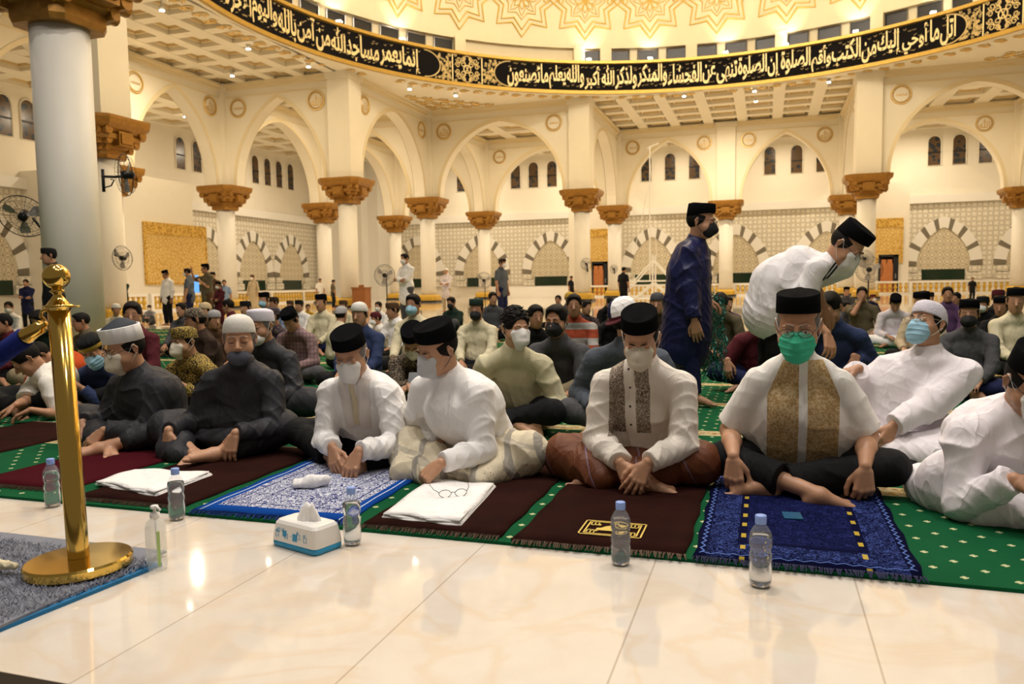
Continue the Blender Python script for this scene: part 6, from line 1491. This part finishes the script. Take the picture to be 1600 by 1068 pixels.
def rug(x0, x1, y0, y1, mt, fr, lb, seed, rz=0.0, fringe=True, z0=.013):
    cx, cy = (x0+x1)/2, (y0+y1)/2; root = empty('prayer_rug', (cx, cy, z0), rz); tag(root, lb, 'prayer rug', 'prayer rugs laid along the front row')
    mb = MB(); slab(mb, x0-cx, x1-cx, y0-cy, y1-cy, 0, .010, seed=seed); mb.build('pile', [mt], root, True)
    if fringe:
        n = int((x1-x0)/.006)
        for (yy, s) in ((y0-cy, -1), (y1-cy, 1)):
            mb = MB()
            for i in range(n):
                x = x0-cx+(i+.5)*(x1-x0)/n; L = .035+.012*random.random(); a = random.uniform(-.3, .3); mb.tube([(x, yy, .007), (x+a*L*.4, yy+s*L*.5, .008), (x+a*L, yy+s*L, .002)], [.0032, .003, .0015], 3)
            mb.build('fringe', [fr], root)
    return root
m = mat('brown_velvet_rug', (.035, .012, .008), 1.0, spec=.03); g = NG(m); n = g.noise(4, 4); g.color(g.mix(n, (.010, .0035, .004), (.036, .012, .008))); g.bump(g.noise(260, 2), .4, .003); M['rugbrown'] = m
m = mat('maroon_rug', (.055, .006, .010), 1.0, spec=.03); M['rugmaroon'] = m
M['fringebrown'] = mat('brown_fringe', (.10, .065, .04), .9); M['fringenavy'] = mat('navy_fringe', (.012, .014, .055), .9); M['fringeblue'] = mat('blue_fringe', (.01, .05, .22), .9)
m = mat('navy_rug', (.01, .01, .06), 1.0, spec=.03); g = NG(m)      # navy with blue arabesque, framed
ax = g.m('ABSOLUTE', g.x); ay = g.m('ABSOLUTE', g.y); n = g.noise(24, 2, dist=3.5); v = g.voro(20)
arab = g.any(g.lt(g.m('ABSOLUTE', g.m('SUBTRACT', n, .5)), .035), g.lt(g.m('ABSOLUTE', g.m('SUBTRACT', v, .32)), .035))
bord = g.any(g.both(g.gt(ax, .215), g.lt(ax, .315)), g.both(g.gt(ay, .42), g.lt(ay, .535), g.lt(ax, .315))); cent = g.both(g.lt(ax, .185), g.lt(ay, .39))
zig = g.lt(g.m('ABSOLUTE', g.m('SUBTRACT', g.m('SUBTRACT', ax, .322), g.m('MULTIPLY', g.tri(g.y, .05), .6))), .003)
zig2 = g.lt(g.m('ABSOLUTE', g.m('SUBTRACT', g.m('SUBTRACT', ay, .538), g.m('MULTIPLY', g.tri(g.x, .05), .6))), .003)
c = g.mix(g.m('MULTIPLY', g.both(arab, bord), .8), (.004, .005, .028), (.05, .08, .28)); c = g.mix(g.m('MULTIPLY', g.both(arab, cent), .55), c, (.022, .032, .16)); c = g.mix(g.any(g.both(zig, g.lt(ay, .55)), g.both(zig2, g.lt(ax, .33))), c, (.12, .20, .55))
gold = g.both(g.gt(ax, .188), g.lt(ax, .205), g.lt(g.tri(g.y, .13), .022)); c = g.mix(g.m('MULTIPLY', gold, .8), c, (.55, .40, .05)); g.color(c); g.bump(g.noise(260, 2), .4, .003); M['rugnavy'] = m
m = mat('blue_white_rug', (.02, .05, .3), 1.0, spec=.03); g = NG(m); n = g.noise(26, 2, dist=4.0); ax = g.m('ABSOLUTE', g.x); ay = g.m('ABSOLUTE', g.y)
arab = g.lt(g.m('ABSOLUTE', g.m('SUBTRACT', n, .5)), .055); fld = g.both(g.lt(ax, .30), g.lt(ay, .50)); ln = g.any(g.both(g.gt(ax, .255), g.lt(ax, .262)), g.both(g.gt(ay, .45), g.lt(ay, .457)), g.both(g.gt(ax, .15), g.lt(ax, .156)), g.both(g.gt(ay, .30), g.lt(ay, .306)))
c = g.mix(g.both(arab, fld), (.012, .022, .15), (.72, .75, .82)); c = g.mix(g.both(ln, fld), c, (.012, .02, .12)); c = g.mix(g.m('SUBTRACT', 1.0, fld), c, (.008, .06, .30)); c = g.mix(g.both(g.gt(ax, .325), g.lt(ax, .331)), c, (.6, .68, .8)); g.color(c); g.bump(g.noise(260, 2), .4, .003); M['rugblue'] = m
rug(-3.72, -3.12, 2.78, 3.9, M['rugmaroon'], M['fringebrown'], 'dark maroon prayer rug behind the gold post at the left', 1)
rug(-5.0, -4.25, 3.05, 4.2, M['rugbrown'], M['fringebrown'], 'dark brown prayer rug at the far left edge', 9)
rug(-2.98, -2.38, 2.70, 3.86, M['rugbrown'], M['fringebrown'], 'dark brown prayer rug under the long folded white cloth at left', 2)
rug(-2.32, -1.60, 2.68, 3.84, M['rugblue'], M['fringeblue'], 'blue prayer rug densely patterned in white', 3, .03)
r4 = rug(-1.50, -.93, 2.68, 3.84, M['rugbrown'], M['fringebrown'], 'dark brown prayer rug before the leaning man with white cloth on it', 4)
r5 = rug(-.87, -.25, 2.66, 3.84, M['rugbrown'], M['fringebrown'], 'dark brown prayer rug with a square gold emblem', 5)
r6 = rug(-.225, .48, 2.655, 3.82, M['rugnavy'], M['fringenavy'], 'navy prayer rug with blue arabesque border', 6)
# gold key-pattern emblem
mb = MB(); ex, ey = .02, -.40
def strip(x0, y0, x1, y1, w=.006): mb.box((ex+min(x0, x1)-w/2, ey+min(y0, y1)-w/2, .0125), (ex+max(x0, x1)+w/2, ey+max(y0, y1)+w/2, .0140))
for s in (.115, .098):
    for a, b in (((-s, -s*.72), (s, -s*.72)), ((-s, s*.72), (s, s*.72)), ((-s, -s*.72), (-s, s*.72)), ((s, -s*.72), (s, s*.72))): strip(*a, *b)
for sx in (-1, 1):
    for sy in (-1, 1):
        for q in range(3): strip(sx*(.09-q*.014), sy*.058, sx*(.09-q*.014), sy*(.058-.030+q*.006), .005); strip(sx*(.09-q*.014), sy*(.058-.03+q*.006), sx*(.082-q*.014), sy*(.03), .005)
V = [(ex+x, ey+y, .014) for x, y in [(-.06, -.03), (.06, -.03), (.06, -.005), (.045, .0), (.03, .022), (.018, .030), (0, .036), (-.018, .030), (-.03, .022), (-.045, 0), (-.06, -.005)]]
mb.add(V, [list(range(len(V)))]); mb.build('gold_emblem', [mat('yellow_gold_print', (.70, .50, .10), .6)], r5)
# folded white cloths
def folded(pts, z, lb, layers=3):
    root = MB(); C0 = sum((Vector(p) for p in pts), Vector((0, 0)))/4
    for k in range(layers):
        n = 12; V = []; F = []
        for j in range(n+1):
            for i in range(n+1):
                u, v = i/n, j/n; p = (Vector(pts[0])*(1-u)+Vector(pts[1])*u)*(1-v)+(Vector(pts[3])*(1-u)+Vector(pts[2])*u)*v
                e = .006*math.sin(i*1.1+k*2)*(j in (0, n)); p = C0+(p-C0)*(1-.015*k); V.append((p.x-C0.x, p.y-C0.y+e, z+.007+.0075*k+.0035*math.sin(u*9+k)*math.sin(v*7+k*2)-(.003 if i in (0, n) or j in (0, n) else 0)))
        for j in range(n):
            for i in range(n): F.append([j*(n+1)+i, j*(n+1)+i+1, (j+1)*(n+1)+i+1, (j+1)*(n+1)+i])
        kk = len(V); rim = [i for i in range(n+1)]+[(j+1)*(n+1)-1 for j in range(1, n+1)]+[n*(n+1)+i for i in range(n-1, -1, -1)]+[j*(n+1) for j in range(n-1, 0, -1)]
        V += [(V[i][0], V[i][1], V[i][2]-.006) for i in rim]
        for q in range(len(rim)): F.append([rim[q], kk+q, kk+(q+1) % len(rim), rim[(q+1) % len(rim)]])
        root.add(V, F)
    o = root.build('folded_cloth', [C['white']], None, True, loc=(C0.x, C0.y, 0)); tag(o, lb, 'cloth'); return o
folded([(-3.05, 2.88), (-2.60, 2.78), (-2.62, 3.18), (-3.06, 3.14)], .024, 'long folded white cloth lying in front of the two charcoal robed men')
folded([(-1.46, 2.76), (-1.11, 2.74), (-1.17, 3.32), (-1.50, 3.32)], .024, 'folded white cloth with eyeglasses on it, before the leaning man')
# eyeglasses on the cloth
o = link('eyeglasses', glasses_mesh(C['frame'], C['lens'])); o.rotation_euler = (PI/2*1.0, 0, .5); p = at(708, 772, z=.06); o.location = (p.x+.05, p.y-.02, .165); o.scale = (1, 1, 1)
o.rotation_euler = (-.0, 0, .55); o.location = (p.x-.06, p.y+.10, .043+.012); tag(o, 'thin rimmed eyeglasses lying on the folded white cloth', 'eyeglasses')
# crumpled white glove / sock on the blue rug
S = Sdf(); p = at(487, 752, z=.05)
S.cone((-.07, 0, .02), (.0, .0, .025), .018, .030, .02, wr=(.004, 90, (1, 0, 0), 2)); S.cone((0, 0, .025), (.06, .02, .03), .030, .024, .02, wr=(.004, 80, (1, 0, 0), 4)); S.cone((-.07, -.02, .015), (-.02, -.02, .02), .013, .016, .01)
V, F = S.mesh(.004, floor=0); o = link('rolled_sock', mkmesh('rolled_sock', V, F, C['white'], True), loc=(p.x, p.y, .024), rz=.3); tag(o, 'rolled white sock on the blue and white rug', 'sock')
# blue card on the navy rug
o = MB().box((-.035, -.045, 0), (.035, .045, .004)).build('blue_card', [mat('teal_blue_card', (.01, .10, .20), .3)], None, loc=tuple(at(1238, 804, z=.03))); o.location.z = .025; o.rotation_euler = (0, 0, .1); tag(o, 'small teal blue card on the navy rug', 'card')
# ---- water bottles
GL = mat('clear_plastic', (.80, .88, 1.0), .06, alpha=.16, spec=.8); WT = mat('water', (.96, .98, 1.0), .0, trans=1.0, ior=1.33)
CAPB = mat('light_blue_bottle_cap', (.25, .38, .80), .4); LB_ = mat('faint_blue_label', (.35, .5, .9), .4, alpha=.25)
H_ = .205
prof = [(.001, .004), (.018, .002), (.027, .004), (.031, .012), (.0325, .03), (.0325, .060), (.0300, .070), (.0325, .080), (.0325, .092), (.0290, .102), (.0290, .108), (.0325, .118), (.0325, .140), (.029, .156), (.020, .172), (.0135, .180), (.0135, .192)]
bm1 = MB().lathe(prof, 32).mesh('bottle_body', [GL], True)
wp = [(r_*.93, z+.002) for r_, z in prof if z < .15]; wp[-1] = (wp[-1][0], .150)
bm2 = MB().lathe(wp, 32).mesh('water', [WT], True)
bm3 = MB().lathe([(.0155, .181), (.0158, .184), (.0158, .203), (.0148, .205), (.001, .205)], 24).mesh('bottle_cap', [CAPB], True)
def bottle(p, lb, s=1.0):
    r = empty('water_bottle', (p.x, p.y, 0)); r.scale = (s, s, s); tag(r, lb, 'water bottle', 'small water bottles on the marble edge')
    link('bottle_body', bm1, r); link('water', bm2, r); link('bottle_cap', bm3, r)
bottle(at(83, 791, z=0), 'small water bottle left of the gold post', 1.05); bottle(at(277, 811, z=0), 'small water bottle behind the pump bottle, before the folded cloth', 1.05); bottle(at(551, 850, z=0), 'small water bottle right beside the tissue box', 1.05)
bottle(at(970, 881, z=0), 'small water bottle in front of the gold emblem rug', 1.05); bottle(at(1188, 915, z=0), 'small water bottle in front of the navy rug', 1.1)
# ---- pump bottle
p = at(246, 889, z=0); r = empty('pump_bottle', (p.x, p.y, 0)); tag(r, 'clear hand sanitizer pump bottle beside the gold post base', 'pump bottle')
CL = mat('clear_bottle', (.85, .88, .84), .08, alpha=.35, spec=.8)
MB().lathe([(.001, .002), (.030, .002), (.0335, .008), (.0335, .145), (.030, .162), (.018, .174), (.013, .178), (.013, .186)], 32).build('bottle_body', [CL], r, True)
mb = MB().lathe([(.015, .180), (.016, .182), (.016, .196), (.006, .200), (.005, .212)], 20); mb.lathe([(.013, .212), (.014, .216), (.012, .222), (.001, .223)], 20); mb.tube([(0, 0, .218), (.02, -.01, .220), (.038, -.016, .214)], .0045, 8); mb.build('pump', [C['mwhite']], r, True)
mb = MB().tube([(0, 0, .18), (.004, 0, .01)], .0025, 6); mb.build('dip_tube', [C['mwhite']], r)
mb = MB(); a0, a1 = -.75, -.45; V = []
for i in range(7):
    a = a0+(a1-a0)*i/6; V += [(.0342*math.cos(a), .0342*math.sin(a), .02), (.0342*math.cos(a), .0342*math.sin(a), .14)]
mb.add(V, [[2*i, 2*i+2, 2*i+3, 2*i+1] for i in range(6)]); mb.build('green_label', [mat('green_label', (.40, .58, .20), .5)], r)
# ---- tissue box
p0 = at(480, 868, z=0); r = empty('tissue_box', (-1.60, 2.44, 0), -.30); tag(r, 'white tissue box with blue base and blue square print', 'tissue box')
def rbox(hx_, hy_, k, z): 
    P = []
    for cx_, cy_, a0 in ((hx_-k, hy_-k, 0), (-hx_+k, hy_-k, PI/2), (-hx_+k, -hy_+k, PI), (hx_-k, -hy_+k, 3*PI/2)):
        for i in range(5): a = a0+PI/2*i/4; P.append((cx_+k*math.cos(a), cy_+k*math.sin(a), z))
    return P
TW = mat('glossy_white_plastic', (.82, .80, .76), .3); TBm = mat('glossy_blue_plastic', (.03, .30, .55), .3)
MB().loft([rbox(.118, .064, .02, 0), rbox(.121, .067, .02, .006), rbox(.121, .067, .02, .024)]).build('blue_base', [TBm], r, True)
MB().loft([rbox(.122, .068, .02, .024), rbox(.120, .066, .022, .05), rbox(.114, .060, .024, .088), rbox(.106, .052, .022, .098), rbox(.095, .04, .02, .101)]).build('white_cover', [TW], r, False)
mb = MB()
def sqr(x, z, s, yy, fill=False):
    f = lambda u, v: (u, yy-(-.068+.0)*0-((.0) if v < .05 else -(v-.05)*.16), v)
    P = [(-s, -s), (s, -s), (s, s), (-s, s)]; q = [(x+a, -.0685+max(0, (z+b-.03))*.115, z+b) for a, b in P]
    if fill: mb.add(q, [[0, 1, 2, 3]])
    else: mb.tube(q, .0012, 4, 0, True)
for x, z, s, fl in ((-.085, .050, .008, False), (-.078, .066, .006, False), (-.090, .062, .004, True), (-.045, .056, .011, True), (-.035, .048, .008, False), (-.056, .066, .005, False), (.012, .050, .013, True), (.030, .056, .008, False), (.024, .068, .004, True), (.068, .050, .008, False), (.062, .063, .004, False), (-.010, .052, .002, True), (.045, .050, .002, True)): sqr(x, z, s, 0, fl)
mb.build('square_print', [TBm], r)
mb = MB(); mb.lathe([(.001, .0), (.012, .003), (.0135, .014), (.009, .02)], 4)
V = []; F = []; n = 14
for j in range(7):
    t = j/6
    for i in range(n):
        a = 2*PI*i/n; rad = (.038*(1-t)**.8+.010)*(1+.28*math.sin(3*a+t*2)); V.append((rad*1.2*math.cos(a)+.02*t, rad*.55*math.sin(a), .098+.062*t+.010*math.sin(2*a+1)*t))
mb = MB(); mb.add(V, [[j*n+i, j*n+(i+1) % n, (j+1)*n+(i+1) % n, (j+1)*n+i] for j in range(6) for i in range(n)]+[[6*n+i for i in range(n)]]); mb.build('tissue', [C['white']], r, True)
# ---- gold stanchion with rope
M['brass'] = mat('polished_brass', (.83, .55, .13), .12, 1.0)
r = empty('stanchion', (-2.19, 1.985, .02)); tag(r, 'polished gold rope post with ball top standing on the grey rug', 'stanchion'); r.rotation_euler = (0, -.028, 0)
MB().lathe([(.001, 0), (.160, 0), (.166, .006), (.166, .030), (.160, .037), (.001, .040)], 64).build('base', [M['brass']], r, False)
MB().lathe([(.0335, .040), (.0335, .87)], 40, cap0=False).build('pole', [M['brass']], r, True)
MB().lathe([(.036, .868), (.036, .874), (.045, .876), (.045, .884), (.036, .886), (.022, .905), (.012, .918), (.016, .924), (.024, .930), (.016, .936), (.014, .942)], 40).build('collar', [M['brass']], r, True)
MB().sphere((0, 0, .978), .042, 20).build('ball', [M['brass']], r, True)
mb = MB(); mb.tube([(-.03, -.01, .872), (-.055, -.015, .868), (-.062, -.016, .850), (-.052, -.014, .838)], .006, 8); mb.tube([(.03, 0, .878), (.085, .005, .878)], .003, 8); mb.build('hook', [M['brass']], r, True)
rp = empty('rope', (-2.24, 1.975, .86)); tag(rp, 'thick dark blue velvet rope with gold end clipped to the post', 'rope')
d_ = Vector((-.40, -.03, -.205)).normalized(); q0 = Vector((-.015, -.005, -.015))
MB().tube([q0, q0+d_*.02, q0+d_*.022, q0+d_*.075, q0+d_*.085, q0+d_*.11], [.008, .010, .022, .025, .028, .028], 20).build('rope_end', [M['brass']], rp, True)
MB().tube([q0+d_*.10, q0+d_*.25+Vector((0, 0, -.008)), q0+d_*.42+Vector((0, 0, -.02)), q0+d_*.62+Vector((0, 0, -.03))], .033, 24).build('velvet_sleeve', [cloth('royal_blue_velvet', (.008, .018, .16), .8)], rp, True)
# ---- grey shaggy rug at front left
r = empty('shaggy_rug', (-2.75, 1.85, 0)); tag(r, 'grey shaggy rug with blue edging at the lower left', 'rug')
x0, x1, y0, y1 = -3.6, -2.02, 1.42, 2.20
P_ = [(-2.0-0, 1.54), (-1.93, 2.10), (-2.0, 2.17), (-3.9, 2.26), (-3.9, 1.40), (-2.2, 1.46)]
P_ = [(-2.04, 1.50), (-1.97, 2.12), (-3.9, 2.24), (-3.9, 1.42)]
mb = MB(); mb.loft([[(x+2.75, y-1.85, 0) for x, y in P_], [(x+2.75, y-1.85, .012) for x, y in P_]]); mb.build('blue_edging', [mat('blue_edging', (.015, .16, .36), .8)], r)
V = []; F = []; k = 0; rng = np.random.default_rng(3)
N2 = 26000; a = rng.random(N2); b = rng.random(N2)
Pq = np.array(P_)+np.array([2.75, -1.85]); cen = Pq.mean(0); Pq = cen+(Pq-cen)*np.array([.985, .965])
base = (Pq[0]*(1-a[:, None])+Pq[3]*a[:, None])*(1-b[:, None])+(Pq[1]*(1-a[:, None])+Pq[2]*a[:, None])*b[:, None]
keep = base[:, 0] > -.75; base = base[keep]; n = len(base)
ang = rng.random(n)*2*PI; ln = .012+.014*rng.random(n); th = rng.random(n)*2*PI; w_ = .0022
tip = base+np.stack([np.cos(ang), np.sin(ang)], 1)*ln[:, None]*.9
dx = np.stack([np.cos(th), np.sin(th)], 1)*w_
V = np.zeros((n*4, 3)); V[0::4, :2] = base-dx; V[1::4, :2] = base+dx; V[2::4, :2] = tip+dx*.3; V[3::4, :2] = tip-dx*.3; V[0::4, 2] = .012; V[1::4, 2] = .012; V[2::4, 2] = .018+ln*.55; V[3::4, 2] = .018+ln*.55
F = np.arange(n*4).reshape(n, 4)
o = link('pile', mkmesh('pile', V, F, mat('grey_shag', (.30, .31, .36), .9, noise=.35, nscale=8)), r); o['kind'] = 'stuff'
o = MB().box((-1.1, -.42, .012), (.72, .36, .02)).build('backing', [mat('grey_backing', (.20, .21, .25), .95)], r)
# cream tassel on it
S = Sdf(); S.cone((-.05, 0, .02), (.03, .01, .02), .016, .012, .01, wr=(.004, 120, (0, 1, 0), 2)); V, F = S.mesh(.004, floor=0); p = at(8, 884, z=.05); o = link('tassel', mkmesh('tassel', V, F, C['cream'], True), loc=(p.x, p.y, .03)); tag(o, 'cream tassel lying on the grey shaggy rug', 'tassel')
# ---- fans
def cage(mb, R_, dep, n=28, mat_=None):
    for z, rr in ((0, 1.0), (-dep/2, .86), (dep/2, .86), (dep/2, .45), (-dep/2, .45)): mb.tube([tuple(mat_ @ Vector((R_*rr*math.cos(a), z, R_*rr*math.sin(a)))) for a in [2*PI*i/32 for i in range(32)]], R_*(.022 if z == 0 else .008), 5, closed=True)
    for i in range(n):
        a = 2*PI*i/n
        for s in (-1, 1): mb.tube([tuple(mat_ @ Vector((R_*q*math.cos(a+.25*(1-q)*s), s*dep/2*f, R_*q*math.sin(a+.25*(1-q)*s)))) for q, f in ((.12, 1.05), (.45, 1), (.86, 1), (1, 0))], R_*.006, 3)
def blades(mb, R_, mat_, n=3):
    for i in range(n):
        a = 2*PI*i/n+.4; V = []
        for q, w_ in ((.12, .06), (.35, .26), (.65, .34), (.85, .22)):
            for s in (-1, 1):
                b = a+s*w_; V.append(tuple(mat_ @ Vector((R_*q*math.cos(b), s*R_*.06, R_*q*math.sin(b)))))
        mb.add(V, [[0, 2, 3, 1], [2, 4, 5, 3], [4, 6, 7, 5]])
BM = M['blackmetal']; BL = mat('fan_blade_grey', (.45, .42, .38), .35)
def fan(loc, R_, aim, lb, stand=None, bracket=None, nm='wall_fan'):
    r = empty(nm, loc); tag(r, lb, 'fan'); mt = Matrix.Rotation(aim[0], 4, 'Z') @ Matrix.Rotation(aim[1], 4, 'X') @ Matrix.Rotation(aim[2] if len(aim) > 2 else 0, 4, 'Y')
    mb = MB(); cage(mb, R_, R_*.42, 26, mt); mb.build('cage', [BM], r); mb = MB(); blades(mb, R_, mt); mb.build('blades', [BL], r)
    mb = MB(); mb.lathe([(R_*.13, -R_*.2), (R_*.2, -R_*.1), (R_*.2, R_*.30), (R_*.1, R_*.42)], 14, mat=mt @ Matrix.Rotation(-PI/2, 4, 'X')); mb.build('motor', [BM], r, True)
    if stand is not None:
        mb = MB(); mb.tube([(0, R_*.35, 0), (0, R_*.35, -loc[2]+.05)], R_*.05, 8); mb.build('pole', [BM], r); MB().lathe([(R_*.7, -loc[2]), (R_*.7, -loc[2]+.03), (R_*.15, -loc[2]+.07)], 20, (0, R_*.35, 0)).build('base', [BM], r)
    if bracket is not None:
        mb = MB()
        for b in bracket: mb.tube(b[0], b[1], 8)
        mb.build('bracket', [BM], r, True)
cx_, cy_ = -9.72, 9.0
p = at(196, 273, Y=8.9); fan(tuple(p), .29, (-.5, .1), 'black wall fan on an arm at the right of the huge near column', None, [([(-.05, .1, 0), (-.30, .1, 0), (-.52, .1, .02)], .018), ([(-.50, .1, .12), (-.50, .1, -.2)], .022), ([(-.48, .1, -.14), (-.36, .1, -.12), (-.30, .1, -.04), (-.36, .1, -.03)], .01)])
p = at(36, 338, Y=8.7); fan(tuple(p), .33, (.5, .55), 'black wall fan tilted down at the left of the huge near column', None, [([(.08, .1, -.02), (.26, .1, -.22), (.36, .1, -.16), (.37, .1, .12)], .022), ([(.37, .15, .30), (.37, .15, -.02)], .035), ([(.30, .2, .70), (.31, .2, .1), (.32, .2, -.5)], .012)])
p = at(191, 403, Y=17.5); fan(tuple(p), .34, (.0, .1), 'black wall fan on the column hidden behind the near column', None, [([(0, .12, 0), (-.4, .15, .1), (-.42, .2, .25)], .03)])
p = at(601, 430, Y=19.0); fan(tuple(p), .29, (.1, 0), 'tall standing fan left of the man in long white shirt', True, None, 'standing_fan')
p = at(756, 438, Y=25.0); fan(tuple(p), .28, (.1, 0), 'distant standing fan before the slim column, left of navy polo man', True, None, 'standing_fan')
p = at(1358, 421, Y=21.0); fan(tuple(p), .31, (-.2, 0), 'standing fan in front of the carved door at right', True, None, 'standing_fan')
p = at(1351, 404, Y=40.2); fan(tuple(p), .40, (-.2, 0), 'wall fan on the thick right column above the standing fan', None, [([(0, .1, 0), (0, .5, -.1)], .04)])
p = at(916, 412, Y=40.1); fan(tuple(p), .30, (.4, 0), 'small wall fan on the centre right column', None, [([(0, .1, 0), (0, .3, -.4)], .05)])
p = at(959, 420, Y=49.5); fan(tuple(p), .26, (.4, 0), 'smaller distant wall fan on the column right of the centre door', None, [([(0, .1, 0), (0, .3, -.4)], .05)])
# ---- fixture box, wooden box, white trestle
p = at(572, 478, z=0); r = empty('wooden_box', (-17.2, 31.2, 0)); tag(r, 'brown wooden box standing beside the thick left centre column', 'box')
wd = mat('brown_box_wood', (.30, .11, .03), .5, noise=.2, nscale=5)
MB().box((-.32, -.28, 0), (.32, .28, .86)).build('box_body', [wd], r); MB().box((-.35, -.31, .86), (.35, .31, .92)).build('lid', [wd], r); MB().box((-.12, -.03, .92), (.12, .03, 1.02)).build('handle', [wd], r)
r = empty('rolling_trestle', tuple(at(1022, 470, z=0))); tag(r, 'white tubular rolling trestle tower with tall thin mast', 'trestle'); 
mb = MB(); W_ = 1.75
for y in (-.5, .5):
    for a, b in (((-W_, y, .12), (W_, y, .12)), ((-W_, y, .12), (0, y, 2.0)), ((W_, y, .12), (0, y, 2.0)), ((0, y, .12), (0, y, 2.3)), ((-W_*.55, y, .12), (0, y, .9)), ((W_*.55, y, .12), (0, y, .9)), ((-W_*1.0, y, 1.0), (W_*.6, y, 1.0))): mb.tube([a, b], .045, 6)
mb.tube([(0, -.5, 2.0), (0, .5, 2.0)], .04, 6)
for sx in (-1, 1):
    for y in (-.5, .5): mb.lathe([(.06, 0), (.06, .10)], 8, (sx*W_, y, 0))
mb.build('frame', [M['white']], r)
mb = MB(); mb.tube([(-.2, 0, 1.0), (-.2, 0, 7.6)], .035, 6); mb.tube([(-.2, 0, 6.0), (-.95, 0, 2.6)], .018, 5); mb.tube([(-.2, 0, 7.2), (.15, 0, 2.2)], .014, 5); mb.tube([(-.35, 0, 7.55), (.25, 0, 7.75)], .03, 5); mb.build('mast', [M['white']], r)
# black prayer beads / cloth between the two men on the right
S = Sdf(); p = at(1400, 722, z=.04)
for i in range(14): a = random.uniform(0, 2*PI); S.cone((.10*math.cos(a)*random.random(), .07*math.sin(a), .02), (.12*math.cos(a+.6), .08*math.sin(a+.5), .025+.02*random.random()), .018, .014, .008, wr=(.005, 90, (1, 0, 0), i))
V, F = S.mesh(.006, floor=0); o = link('crumpled_cloth', mkmesh('crumpled_cloth', V, F, C['black'], True), loc=(p.x, p.y, .013)); tag(o, 'small crumpled black cloth on the carpet behind the heavyset man', 'cloth')
